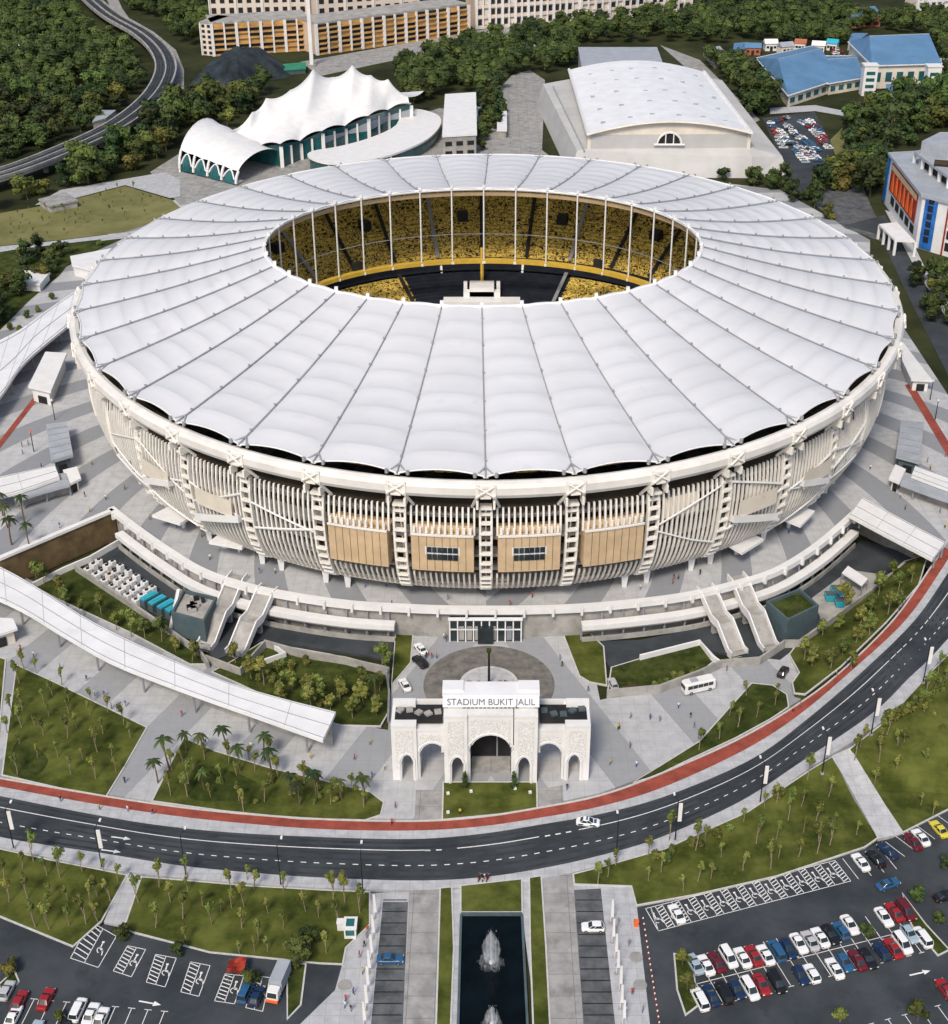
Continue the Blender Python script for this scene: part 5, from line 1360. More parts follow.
# cabin roofs along the highway bend
# ================================================================== TREES
def crown(g, rnd, lobes, leaf, per, core=True, mi=0):
    for (x, y, z, r, rz) in lobes:
        if core:
            k = len(g.v); nl, nw = 4, 7
            for i in range(nl + 1):
                th = PI * i / nl
                for j in range(nw):
                    ph = 2 * PI * j / nw + i * .4; q = .72 * (1 + rnd.uniform(-.16, .16)); g.v.append((x + r * q * math.sin(th) * math.cos(ph), y + r * q * math.sin(th) * math.sin(ph), z + rz * q * math.cos(th)))
            for i in range(nl):
                for j in range(nw):
                    a, b = k + i * nw + j, k + i * nw + (j + 1) % nw; g.f.append((a, a + nw, b + nw, b)); g.m.append(mi)
        for _ in range(per):
            v = Vector((rnd.gauss(0, 1), rnd.gauss(0, 1), rnd.gauss(.25, 1))).normalized(); q = rnd.uniform(.72, 1.06)
            p = Vector((x + v.x * r * q, y + v.y * r * q, z + v.z * rz * q))
            n_ = (v + Vector((rnd.uniform(-.7, .7), rnd.uniform(-.7, .7), rnd.uniform(-.3, .7)))).normalized()
            a = n_.orthogonal().normalized(); b = n_.cross(a); t = rnd.uniform(0, 2 * PI); a, b = a * math.cos(t) + b * math.sin(t), b * math.cos(t) - a * math.sin(t)
            s = leaf * rnd.uniform(.6, 1.25)
            g.face([p - a * s, p - b * s * .6, p + a * s, p + b * s * .6], mi)
def tree_proto(name, seed, h, spread, n_l, leaf, per, m, trunk_r, low=.35):
    rnd = random.Random(seed); r = empty(name, (0, 0, -500))
    lobes = []
    for i in range(n_l):
        t = rnd.uniform(0, 2 * PI); d = spread * math.sqrt(rnd.random()) * .62; zz = h * rnd.uniform(low + .12, .86); rr = spread * rnd.uniform(.30, .46)
        lobes.append((d * math.cos(t), d * math.sin(t), zz, rr, rr * rnd.uniform(.65, .95)))
    lobes.append((0, 0, h * .72, spread * .5, h * .25))
    g = MB(); crown(g, rnd, lobes, leaf, per); o = bpy.data.objects.new('crown', g.mesh('crown', m)); COL.objects.link(o); o.parent = r
    g = MB(); g.tube((0, 0, -.3), (rnd.uniform(-.2, .2), rnd.uniform(-.2, .2), h * .55), trunk_r, trunk_r * .5, 6)
    for l in lobes[:4]: g.tube((0, 0, h * .35), (l[0] * .8, l[1] * .8, l[2]), trunk_r * .5, trunk_r * .2, 5)
    o = bpy.data.objects.new('trunk', g.mesh('trunk', 'bark' if leaf > .5 else 'pale_bark')); COL.objects.link(o); o.parent = r
    return r
def palm_proto(seed, h, fr_n, fl):
    rnd = random.Random(seed); r = empty('palm_tree', (0, 0, -500)); g = MB()
    pts = [Vector((.12 * math.sin(q), .06 * q, h * q / 4)) for q in range(5)]
    for a, b, q in zip(pts, pts[1:], range(4)): g.tube(a - Vector((0, 0, .2 if q == 0 else 0)), b, .20 - .025 * q, .18 - .025 * q, 6)
    o = bpy.data.objects.new('trunk', g.mesh('trunk', 'bark')); COL.objects.link(o); o.parent = r
    g = MB(); top = pts[-1]
    for i in range(fr_n):
        t = 2 * PI * i / fr_n + rnd.uniform(-.2, .2); up_ = rnd.uniform(.25, .9); d = Vector((math.cos(t), math.sin(t), 0)); e = Vector((-d.y, d.x, 0)); pr = None
        for q in range(6):
            s = q / 5; p = top + d * fl * s + Vector((0, 0, fl * (up_ * s - 1.15 * s * s))); w = .34 * fl * math.sin(PI * (.12 + .86 * s)) * .55
            cur = (p - e * w - Vector((0, 0, w * .5)), p, p + e * w - Vector((0, 0, w * .5)))
            if pr: g.face([pr[0], pr[1], cur[1], cur[0]]); g.face([pr[1], pr[2], cur[2], cur[1]])
            pr = cur
    o = bpy.data.objects.new('crown', g.mesh('crown', 'leaf')); COL.objects.link(o); o.parent = r
    return r
PROTOS = {
    'tree': [tree_proto('broadleaf_tree', s, h, sp, n, .72, 46, 'leaf', .35, .06) for s, h, sp, n in ((1, 11, 6.4, 10), (2, 9.5, 5.6, 9), (3, 12.5, 6.2, 11), (4, 8.5, 5.0, 8), (5, 10.5, 7.0, 11))] + [tree_proto('broadleaf_tree', s, h, sp, n, .72, 46, m_, .3, .06) for s, h, sp, n, m_ in ((6, 9, 5.2, 9, 'leaf2'), (7, 12, 5.4, 9, 'leaf3'), (8, 7.5, 6.0, 9, 'leaf2'), (9, 14, 5.2, 10, 'leaf3'))],
    'young': [tree_proto('young_tree', s, h, sp, n, .25, 22, 'leafy', .11, .5) for s, h, sp, n in ((11, 5.4, 1.1, 3), (12, 4.8, .95, 3), (13, 6.0, 1.2, 3), (14, 4.2, .85, 2))],
    'pit': [tree_proto('garden_tree', s, h, sp, n, .34, 36, 'leafy', .12, .3) for s, h, sp, n in ((21, 6.0, 1.9, 6), (22, 5.2, 1.6, 5), (23, 7.0, 2.1, 6))],
    'bush': [tree_proto('bush', s, h, sp, 5, .22, 34, 'leafy', .08, .05) for s, h, sp in ((31, 1.6, 1.1), (32, 2.2, 1.4))],
    'palm': [palm_proto(41, 5.6, 8, 1.9), palm_proto(42, 4.8, 7, 1.7), palm_proto(43, 6.4, 8, 2.0)],
}
USED = {}
trnd = random.Random(99)
def plant(kind, loc, label, group, sc=1.0, cat='tree'):
    pr = trnd.choice(PROTOS[kind]); o = copy_tree(pr); USED[kind] = 1
    o.location = loc; o.rotation_euler = (trnd.gauss(0, .05), trnd.gauss(0, .05), trnd.uniform(0, 2 * PI)); s = sc * (trnd.uniform(.72, 1.3) if kind == 'young' else trnd.uniform(.85, 1.18)); o.scale = (s, s, s * trnd.uniform(.92, 1.1)); return tag(o, label, cat, group)
LAWNS = [
    ('left lawn above the cycle track', 'young', (0, 640, 2.6656), [(95, 232), (118, 172), (180, 262), (260, 300), (298, 310), (222, 320), (155, 312), (100, 315), (255, 370), (310, 355), (348, 262), (190, 360), (20, 250), (240, 200), (165, 120), (65, 78), (98, 90), (130, 205), (60, 190), (205, 235), (275, 250)]),
    ('triangular lawn below the walkway roof', 'young', (0, 640, 2.6656), [(500, 418), (545, 320), (562, 420), (637, 430), (705, 432), (610, 330), (665, 320), (720, 318), (515, 345), (455, 415), (680, 350), (590, 370), (740, 370)]),
    ('lawn left of the lower left footpath', 'young', (0, 640, 2.6656), [(130, 720), (75, 690), (60, 610), (160, 635), (220, 620), (180, 695), (185, 762), (260, 685), (25, 700), (10, 640)]),
    ('lawn above the left car park', 'young', (0, 640, 2.6656), [(500, 635), (415, 768), (370, 700), (540, 710), (565, 760), (618, 715), (645, 770), (715, 730), (755, 772), (660, 640), (757, 668), (815, 725), (690, 800), (850, 740), (455, 700), (900, 760), (920, 700), (960, 730)]),
    ('lawn above the right car park', 'young', (628, 800, 2.9625), [(122, 120), (98, 215), (163, 270), (245, 235), (340, 210), (422, 205), (275, 170), (440, 115), (520, 95), (505, 170), (597, 135), (677, 105), (610, 70), (200, 150), (380, 130), (60, 240), (-60, 230), (-90, 250)]),
    ('lawn at the right edge below the climbing road', 'young', (800, 620, 6.4), [(655, 845), (800, 970), (505, 905), (620, 830), (350, 890), (885, 340), (780, 640), (880, 800), (900, 900), (700, 920), (905, 640)]),
    ('garden slope beside the climbing cycle track', 'pit', (628, 480, 2.9625), [(545, 555), (600, 560), (635, 520), (640, 395), (715, 460), (675, 485), (770, 400), (720, 400), (840, 300), (800, 330), (690, 430), (575, 470), (520, 540), (740, 350), (780, 290), (620, 450), (660, 560), (800, 390), (850, 245)]),
    ('garden below the white bus', 'young', (628, 480, 2.9625), [(325, 735), (380, 705), (435, 670), (270, 768), (210, 800), (350, 640), (440, 640), (300, 700)]),
    ('sunken garden behind the long walkway roof', 'pit', (0, 480, 2.9625), [(200, 375), (250, 400), (345, 445), (390, 465), (480, 480), (130, 310), (175, 345), (300, 400), (430, 470), (520, 510), (110, 300), (570, 540)]),
    ('hedge garden left of the drop-off', 'pit', (340, 600, 3.16), [(40, 375), (75, 330), (115, 365), (0, 320), (125, 290), (-30, 350), (-60, 330), (-100, 310), (-150, 290), (-200, 290), (-240, 270), (-280, 250), (-90, 360), (-180, 330), (70, 270), (-330, 200), (130, 200 + 30)]),
]
for place, kind, (ox, oy, k), pts in LAWNS:
    pp = sorted([(ox + x / k, oy + y / k) for x, y in pts]); gname = {'young': 'young trees on the ', 'pit': 'trees in the '}[kind] + place
    if kind == 'young':
        poly_ = {'left lawn above the cycle track': L1, 'triangular lawn below the walkway roof': L2, 'lawn left of the lower left footpath': S1, 'lawn above the left car park': S2, 'lawn above the right car park': S3, 'lawn at the right edge below the climbing road': S4}.get(place)
        n_new = 0
        for _ in range(400):
            if not poly_ or n_new >= 14: break
            a, b = trnd.uniform(0, 948), trnd.uniform(min(q[1] for q in poly_) + 5, max(q[1] for q in poly_) - 4)
            if inside((a, b), poly_) and all((a - q[0]) ** 2 + (b - q[1]) ** 2 > 130 for q in pp): pp.append((a, b)); n_new += 1
        pp.sort()
    for i, (a, b) in enumerate(pp):
        p = G(a, b, zg(a, b)); p.z += .1
        plant(kind, p, '%s, %s from left, %s the %s' % ({'young': 'young tree', 'pit': 'leafy tree'}[kind], nth(i + 1), {'young': 'on', 'pit': 'in'}[kind], place), gname)
PALMS = [(342, 800), (365, 804), (316, 797), (292, 798), (272, 775), (240, 772), (204, 756), (186, 752), (265, 760), (228, 755), (205, 790), (300, 806), (170, 770), (158, 783), (375, 700)]
for i, p in enumerate(sorted(PALMS)):
    plant('palm', G(*p), 'feathery palm, %s from left, beside the triangular lawn' % nth(i + 1), 'palms beside the triangular lawn')
for i, (a, b) in enumerate([(8, 528), (25, 524), (3, 516), (30, 548), (12, 545)]):
    plant('palm', G(a, b, UP), 'palm on the upper left plaza above the brown wall, %s planted' % nth(i + 1), 'palms on the upper left plaza')
for i, (a, b) in enumerate([(655, 858), (672, 852), (690, 845), (668, 862), (700, 848), (715, 838), (730, 830), (780, 800), (792, 796)]):
    plant('bush', G(a, b), 'low shrub along the kerb above the right car park, %s from the left' % nth(i + 1), 'shrubs above the right car park', 1.3, 'shrub')
br = random.Random(12)
for i in range(22):
    t = i / 21; a, b = 884 + 64 * t + br.uniform(-2, 2), 722 - 34 * t + br.uniform(-4, 6)
    p = G(a, b, zg(a, b)); plant('bush', p, 'pale flowering shrub in the long hedge on the right edge lawn', 'shrubs of the pale hedge', 1.2, 'shrub')
for i in range(16):
    a, b = br.choice([(258 + br.random() * 70, 660 + br.random() * 25), (300 + br.random() * 80, 690 + br.random() * 22)])
    plant('bush', G(a, b), 'dark clipped shrub in the hedge garden left of the drop-off', 'shrubs in the left hedge garden', 1.1, 'shrub')
for i in range(12):
    a = 640 + br.random() * 60; plant('bush', G(a, 690 - (a - 640) * .32 + br.random() * 6), 'dark shrub along the wall left of the white bus', 'shrubs by the bus', 1.1, 'shrub')
for i in range(14):
    a, b = 205 + br.random() * 165, 772 + br.random() * 34
    plant('bush', G(a, b), 'round shrub on the shrubby triangular lawn under the long walkway roof', 'shrubs on the triangular lawn', .9, 'shrub')
for i, (a, b) in enumerate([(465, 789), (514, 789)]):
    p = G(a, b); g = MB(); r = empty('topiary', tuple(p), ['left', 'right'][i] + ' dark green conical topiary at the foot of the gateway', 'topiary', 'topiaries at the gateway')
    rnd_ = random.Random(i); crown(g, rnd_, [(p.x, p.y, 1.2, .8, .9), (p.x, p.y, 2.4, .65, .9), (p.x, p.y, 3.5, .45, .8)], .2, 60); g.build('foliage', 'leaf', r)
    g = MB(); g.tube(p, p + Vector((0, 0, .6)), .15); g.build('trunk', 'bark', r)
# car-park trees
for i, (a, b, k_, s_) in enumerate([(865, 937, 'tree', .36), (682, 965, 'tree', .30), (687, 990, 'tree', .34), (915, 900, 'tree', .3), (938, 925, 'tree', .34), (840, 1022, 'bush', 1.2), (917, 1022, 'tree', .36), (945, 868, 'tree', .28),
                                    (13, 972, 'tree', .32), (122, 940, 'tree', .30), (180, 955, 'tree', .36), (250, 985, 'tree', .36), (300, 960, 'tree', .42), (310, 945, 'tree', .36), (60, 1020, 'bush', 1.2)]):
    plant(k_, G(a, b), 'small car park tree %s' % ['among the upper row of the right lot', 'at the left end bed of the right lot, rear', 'at the left end bed of the right lot, front', 'by the right end of the right lot, rear', 'at the right picture edge', 'low shrub at the bottom edge', 'at the bottom right edge', 'under the right edge road', 'at the left edge of the left lot', 'by the first disabled bay on the left', 'by the third disabled bay on the left', 'beside the red canopy', 'left of the flag walk, front', 'left of the flag walk, rear', 'at the bottom left edge'][i], 'trees in the car parks', s_)
# islands
for q in ([(675, 955), (690, 958), (698, 1005), (686, 1014), (678, 990)], [(903, 895), (925, 925), (948, 950), (938, 955), (912, 925)], [(0, 985), (14, 972), (18, 982), (4, 1000)], [(288, 965), (305, 965), (300, 1005), (288, 1018)]):
    lawn('planting_island', q, 'lawn2')

# ---- woods
WOODS = [
    ('wood left of the elevated highway', [(-60, 10), (0, 2), (85, -8), (95, 10), (122, 30), (143, 45), (150, 62), (145, 85), (125, 108), (90, 128), (50, 145), (0, 162), (-60, 180)], 7.6),
    ('wood below the elevated highway', [(-60, 205), (0, 186), (60, 168), (118, 142), (158, 112), (180, 104), (205, 110), (240, 104), (268, 90), (262, 104), (235, 122), (224, 131), (190, 128), (168, 150), (150, 168), (100, 182), (60, 190), (30, 202), (0, 212), (-60, 225)], 7.2),
    ('trees between highway and apartments', [(112, -6), (205, -6), (206, 30), (190, 48), (180, 45), (170, 24), (130, 10)], 7.5),
    ('wood behind the tented hall', [(395, 84), (402, 72), (438, 58), (482, 46), (508, 52), (535, 76), (506, 76), (488, 92), (478, 92), (440, 94), (414, 106)], 7.0),
    ('wood below the cream apartments', [(482, 44), (560, 32), (575, 30), (690, 18), (742, 6), (842, 2), (846, 22), (884, 26), (850, 34), (842, 48), (800, 46), (765, 42), (735, 40), (725, 46), (700, 44), (664, 44), (576, 44), (570, 66), (545, 78), (530, 68), (510, 50)], 7.4),
    ('trees right of the arena', [(702, 62), (740, 64), (752, 82), (770, 112), (750, 122), (728, 84)], 7.0),
    ('wood below the blue-roofed school', [(846, 118), (868, 110), (948, 106), (1000, 110), (1000, 130), (925, 128), (912, 146), (886, 152), (880, 190), (868, 205), (845, 186), (822, 200), (800, 205), (812, 186), (838, 168), (852, 150)], 7.0),
    ('wood at the top right corner', [(886, 22), (915, 24), (948, 20), (1000, 20), (1000, 104), (950, 96), (946, 60), (920, 36), (884, 32)], 7.2),
    ('trees at the foot of the arena', [(720, 180), (775, 180), (800, 196), (826, 214), (840, 226), (812, 212), (770, 190)], 6.0),
    ('right edge clump beside the upper road', [(905, 282), (918, 276), (940, 280), (1000, 300), (1000, 370), (930, 318)], 6.0),
    ('left edge clump beside the upper roofs', [(12, 300), (40, 292), (62, 270), (70, 256), (40, 256), (20, 268), (0, 300), (-40, 330), (-40, 345), (0, 325)], 5.5),
    ('clump in the lane beside the arena', [(478, 92), (500, 88), (508, 112), (496, 130), (480, 152), (452, 154), (460, 144), (484, 132)], 6.0),
]
wr = random.Random(2024); cand = []
for place, poly, sp in WOODS:
    sp *= 1.06; wp = [G(a, b, UP) for a, b in poly]; xs_ = [p.x for p in wp]; ys_ = [p.y for p in wp]; cell = {}
    area = (max(xs_) - min(xs_)) * (max(ys_) - min(ys_)); tries = int(area / sp / sp * 7)
    for _ in range(tries):
        x, y = wr.uniform(min(xs_), max(xs_)), wr.uniform(min(ys_), max(ys_))
        if not inside((x, y), wp): continue
        ci, cj = int(x // sp), int(y // sp)
        if any((x - a) ** 2 + (y - b) ** 2 < sp * sp for di in (-1, 0, 1) for dj in (-1, 0, 1) for a, b in cell.get((ci + di, cj + dj), ())): continue
        if any((x - c.x) ** 2 + (y - c.y) ** 2 < 150 or (0 < c.y - y < 30 and abs(c.x - x) < 8) for c in cl): continue
        cell.setdefault((ci, cj), []).append((x, y)); cand.append((y, x, place))
for (a, b) in [(462, 50), (640, 24), (735, 118), (850, 62), (745, 80), (700, 110), (270, 76), (300, 90), (30, 270), (55, 285), (836, 205)]:
    p = G(a, b, UP)
cand.sort()
near, rest = cand[:285], cand[285:]
for y, x, place in near:
    plant('tree', Vector((x, y, UP - .2)), 'dense green tree of the ' + place, 'trees of the ' + place, trnd.choice((.8, 1.0, 1.15, 1.35)) if 'clump' not in place and 'foot' not in place else .7)
fm = MB()
lob = []
for y, x, place in rest:
    r_ = random.Random(int(x * 31 + y * 17)); h = r_.uniform(8, 14); s = r_.uniform(4.2, 6.8); L = [(x + r_.uniform(-1.5, 1.5) * s * .4, y + r_.uniform(-1.5, 1.5) * s * .4, UP + h * r_.uniform(.5, .95), s * r_.uniform(.45, .7), s * r_.uniform(.4, .6)) for _ in range(4)]
    L.append((x, y, UP + h * .6, s * .8, h * .42)); crown(fm, r_, L, .8, 26)
fm.build('far_woodland', 'leafw', None, 'dense dark green wood filling the far background', 'woodland', None, 'stuff')
# small saplings on the dry field
sr = random.Random(8); fld = [(5, 215), (60, 205), (122, 188), (165, 200), (150, 215), (60, 237), (5, 243)]; k = 0; pts = []
while len(pts) < 44:
    a, b = sr.uniform(0, 172), sr.uniform(186, 244)
    if inside((a, b), fld) and all((a - q[0]) ** 2 + 4 * (b - q[1]) ** 2 > 90 for q in pts): pts.append((a, b))
for i, (a, b) in enumerate(sorted(pts)):
    plant('young', G(a, b, UP), 'spindly sapling on the dry field at the upper left', 'saplings on the dry field', .62)
for i, (a, b) in enumerate([(20, 256), (50, 258), (75, 252), (100, 246), (28, 318), (20, 332), (52, 300), (38, 312), (10, 330)]):
    plant('bush', G(a, b, UP), 'dark shrub on the grass strip beside the upper left edge of the stadium', 'shrubs by the upper left stadium edge', 1.5, 'shrub')
# ================================================================== VEHICLES
PAINT = {}
for nm, c in (('white', (.78, .79, .80)), ('red', (.30, .018, .022)), ('blue', (.025, .10, .22)), ('dark blue', (.012, .03, .08)), ('black', (.012, .012, .014)), ('silver', (.45, .46, .48)), ('pale blue', (.34, .43, .50)),
              ('yellow', (.65, .55, .06)), ('dark red', (.13, .012, .02)), ('grey', (.12, .125, .13))):
    PAINT[nm] = mat('paint_' + nm.replace(' ', '_'), c, .25, 0, 1, spec=.6)
def ringpts(x0, x1, w, z, r=.35, n=4):
    out = []
    for (cx, cy, a0) in ((x1 - r, w - r, 0), (x0 + r, w - r, PI / 2), (x0 + r, -w + r, PI), (x1 - r, -w + r, 1.5 * PI)):
        for i in range(n): t = a0 + PI / 2 * i / (n - 1); out.append(Vector((cx + r * math.cos(t), cy + r * math.sin(t), z)))
    return out
def car_meshes(kind):
    """body, glasshouse, roof, wheel, lamps of one kind of car, x forward"""
    L = {'saloon': 4.5, 'hatch': 4.0, 'people carrier': 4.7}[kind]; f, b = L / 2, -L / 2; W = .88
    belt, top = {'saloon': (.92, 1.45), 'hatch': (.95, 1.5), 'people carrier': (1.0, 1.78)}[kind]
    g = MB(); rows = [ringpts(b + .08, f - .08, W - .06, .22), ringpts(b, f, W, .45), ringpts(b + .02, f - .03, W, .68), ringpts(b + .1, f - .14, W - .05, belt - .04, .4), ringpts(b + .22, f - .35, W - .14, belt + .03, .45)]
    g.grid(rows, close=True); g.face(rows[-1]); body = g.mesh('body', 'white', smooth=False)
    cb, cf = {'saloon': (b + .75, f - 1.25), 'hatch': (b + .2, f - 1.15), 'people carrier': (b + .15, f - .85)}[kind]
    rb, rf = {'saloon': (b + 1.35, f - 2.05), 'hatch': (b + .65, f - 1.85), 'people carrier': (b + .4, f - 1.6)}[kind]
    g = MB(); r1, r2 = ringpts(cb, cf, W - .1, belt, .3), ringpts(rb, rf, W - .24, top - .06, .28); g.grid([r1, r2], close=True); g.face(r2); glass = g.mesh('cabin_glass', 'glass')
    g = MB(); r2, r3 = ringpts(rb - .02, rf + .02, W - .225, top - .06, .28), ringpts(rb + .1, rf - .1, W - .32, top, .25); g.grid([r2, r3], close=True); g.face(r3)
    for s in (-1, 1):
        for xx in (cf - .02, cb + .05):
            tx = rf if xx > 0 else rb; g.tube((xx, s * (W - .13), belt), (tx, s * (W - .26), top - .05), .045, n=4)
        g.tube((0, s * (W - .13), belt), ((rb + rf) / 2, s * (W - .26), top - .05), .05, n=4)
    roof = g.mesh('roof', 'white')
    g = MB(); g.tube((0, -.1, 0), (0, .1, 0), .31, n=10); g.tube((0, -.115, 0), (0, .115, 0), .17, n=8, mi=1); wheel = g.mesh('wheel', ['tyre', 'steel'])
    g = MB(); g.box((0, 0, 0), (.12, .34, .16)); head = g.mesh('headlight', 'white'); tail = g.mesh('tail_light', 'banner_red')
    return dict(L=L, W=W, body=body, glass=glass, roof=roof, wheel=wheel, head=head, tail=tail)
CM = {k: car_meshes(k) for k in ('saloon', 'hatch', 'people carrier')}
def link(name, me, parent, loc=(0, 0, 0), rz=0):
    o = bpy.data.objects.new(name, me); COL.objects.link(o); o.parent = parent; o.location = loc; o.rotation_euler = (0, 0, rz); return o
def car(p, ang, colour, kind, label, group=None, parts=True):
    c = CM[kind]; r = empty('car', tuple(p), label, 'car', group); r.rotation_euler = (0, 0, ang)
    for nm in ('body', 'roof'):
        o = link(nm, c[nm], r); o.material_slots[0].link = 'OBJECT'; o.material_slots[0].material = PAINT[colour]
    link('cabin_glass', c['glass'], r)
    if parts:
        for x in (-1, 1):
            for y in (-1, 1):
                link('wheel', c['wheel'], r, (x * c['L'] * .31, y * (c['W'] - .08), .31))
                link('headlight' if x > 0 else 'tail_light', c['head'] if x > 0 else c['tail'], r, (x * (c['L'] / 2 - .09), y * (c['W'] - .26), .66))
    return r
cr_ = random.Random(5)
def heading(p0, p1): a, b = G(*p0), G(*p1); return math.atan2(b.y - a.y, b.x - a.x)
S7 = lambda x, y: (628 + x / 2.9625, 800 + y / 2.9625)
row_dir = heading(S7(240, 640), S7(605, 545)); bay = row_dir + PI / 2
UPR = [(198, 487, 'pale blue'), (231, 490, 'white'), (263, 481, 'dark red'), (297, 466, 'white'), (340, 468, 'white'), (373, 462, 'red'), (408, 460, 'white'), (441, 448, 'blue'), (475, 440, 'dark blue'), (506, 425, 'white'), (540, 418, 'silver'),
       (570, 408, 'white'), (600, 398, 'black'), (632, 388, 'blue'), (657, 370, 'white'), (758, 347, 'white'), (790, 333, 'red'), (822, 328, 'dark red')]
LWR = [(214, 592, 'white'), (247, 580, 'dark blue'), (285, 572, 'black'), (322, 562, 'dark blue'), (360, 560, 'white'), (396, 547, 'red'), (440, 540, 'black'), (512, 520, 'dark blue'), (545, 515, 'white'), (613, 500, 'white'), (642, 482, 'blue'),
       (680, 475, 'dark red'), (710, 470, 'black'), (752, 450, 'dark blue'), (786, 440, 'red'), (812, 425, 'white'), (834, 398, 'pale blue'), (872, 408, 'white')]
def snap(lst, base, d):
    """cars of a row stand in line: slide each along its bay onto the row's own line"""
    out = []
    for x, y, c in lst: out.append((G(*S7(x, y), .6), c))
    return out
for lst, rowname in ((UPR, 'upper'), (LWR, 'lower')):
    for i, (x, y, c) in enumerate(lst):
        p = G(*S7(x, y), .55); p.z = 0
        car(p, bay + (PI if cr_.random() < .5 else 0) + cr_.uniform(-.03, .03), c, cr_.choice(['saloon', 'saloon', 'hatch', 'people carrier']), '%s car, %s from left in the %s row, right car park' % (c, nth(i + 1), rowname), 'cars parked in the %s row of the right car park' % rowname)
dis_dir = heading(S7(90, 388), S7(660, 240)) + PI / 2
for x, y, c, a, l in ((145, 338, 'white', dis_dir, 'white car in the row of disabled bays on the right'), (690, 185, 'white', dis_dir, 'white car at the right end of the disabled bays'), (735, 175, 'black', dis_dir + .1, 'black car with silver trim waiting beside the disabled bays'),
                      (770, 152, 'dark blue', dis_dir + .2, 'dark car turning near the top of the right car park'), (770, 250, 'blue', row_dir + .1, 'blue car driving along the aisle of the right car park'), (845, 124, 'dark red', dis_dir, 'dark red car left of a white car by the upper right kerb'),
                      (868, 112, 'white', dis_dir, 'white car between red and yellow cars by the upper right kerb'), (922, 87, 'yellow', dis_dir, 'yellow car by the upper right kerb'), (942, 562, 'red', bay, 'red car at the bottom right picture edge'), (940, 285, 'black', row_dir, 'black car at the right picture edge')):
    p = G(*S7(x, y), .55); p.z = 0; car(p, a, c, 'saloon', l)
S5 = lambda x, y: (x / 2.6656, 640 + y / 2.6656)
lb_dir = heading(S5(60, 1010), S5(105, 920))
for x, y, c, k_, l in ((122, 958, 'red', 'saloon', 'red saloon in the left car park'), (52, 962, 'red', 'hatch', 'red hatchback with white panels at the left edge lot'), (18, 935, 'silver', 'hatch', 'silver hatchback at the left picture edge'), (208, 987, 'white', 'people carrier', 'white car with blue windscreen right of the red saloon'),
                       (242, 998, 'white', 'saloon', 'white saloon third from the red saloon in the left car park'), (268, 1010, 'white', 'saloon', 'white saloon rightmost of the left car park row'), (35, 1005, 'white', 'saloon', 'white saloon at the bottom left corner'), (170, 1035, 'black', 'saloon', 'black car at the bottom edge of the left car park'),
                       (655, 938, 'blue', 'people carrier', 'blue van parked beside the red awning'), (684, 950, 'dark blue', 'hatch', 'dark hatchback left of the grey truck'), (92, 1045, 'pale blue', 'saloon', 'pale blue car at the bottom edge of the left car park')):
    p = G(*S5(x, y), .55); p.z = 0; car(p, lb_dir if x < 400 else R(78), c, k_, l)
for px, py, a, c, k_, l in ((421, 649, R(118), 'white', 'saloon', 'white car with black roof left of the drop-off'), (420, 662, R(125), 'black', 'people carrier', 'black people carrier left of the drop-off'), (405, 685, R(112), 'white', 'saloon', 'white car with red stripe below the black people carrier'),
                            (390, 959, R(0), 'blue', 'saloon', 'blue car parked across the left grid lane'), (593, 927, R(180), 'white', 'hatch', 'white hatchback with blue windscreen on the right grid lane'), (588, 822, R(-8), 'white', 'saloon', 'white patrol car driving on the ring road by the gateway'),
                            (527, 622, R(10), 'white', 'hatch', 'white car by the right side of the glass lobby'), (783, 672, R(60), 'black', 'hatch', 'black car at the garage mouth beside the right stair ramps'), (613, 684, R(100), 'silver', 'hatch', 'silver car on the grass verge right of the drop-off')):
    p = G(px, py, .6); p.z = .02; o = car(p, a, c, k_, l)
    if 'patrol' in l:
        for x_, s_ in ((-1.3, 1), (-1.3, -1), (.9, 1), (.9, -1)):
            g = MB(); g.box((0, 0, 0), (1.0, .05, .28)); link('door_stripe', g.mesh('door_stripe', PAINT['blue']), o, (x_, s_ * .885, .62))
        g = MB(); g.box((0, 0, 0), (.3, 1.0, .12)); link('light_bar', g.mesh('light_bar', PAINT['blue']), o, (-.2, 0, 1.5))
        g = MB(); g.box((0, 0, 0), (.5, 1.1, .03)); link('bonnet_panel', g.mesh('bonnet_panel', PAINT['blue']), o, (1.35, 0, .965))
# far car park behind the arena
fr_ = random.Random(31); k = 0
for row, (a0, b0, a1, b1, n_) in enumerate([(779, 130, 790, 146, 7), (786, 125, 800, 140, 8), (793, 143, 812, 160, 10), (800, 137, 818, 152, 9), (808, 120, 824, 138, 8), (812, 130, 830, 150, 10), (800, 122, 812, 128, 5), (770, 122, 784, 150, 8), (774, 122, 788, 118, 4), (806, 148, 820, 162, 7), (795, 150, 806, 164, 6)]):
    for i in range(n_):
        t = (i + .5) / n_; p = G(a0 + (a1 - a0) * t + fr_.uniform(-.4, .4), b0 + (b1 - b0) * t, UP + .2); p.z = UP + .11
        c = fr_.choice(['white', 'white', 'white', 'silver', 'red', 'pale blue', 'black', 'blue']); o = car(p, heading((a0, b0), (a1, b1)) + PI / 2, c, fr_.choice(['saloon', 'hatch']), '%s car in the crowded far car park right of the arena' % c, '%s cars in the far car park' % c, False)
for i in range(16):
    a, b = fr_.uniform(775, 850), fr_.uniform(50, 60); p = G(a, b, UP); c = fr_.choice(['white', 'red', 'pale blue', 'silver']); p.z = UP + .07
    car(p, fr_.uniform(0, 3), c, 'hatch', '%s car in the yard behind the blue-roofed school' % c, '%s cars behind the school' % c, False)
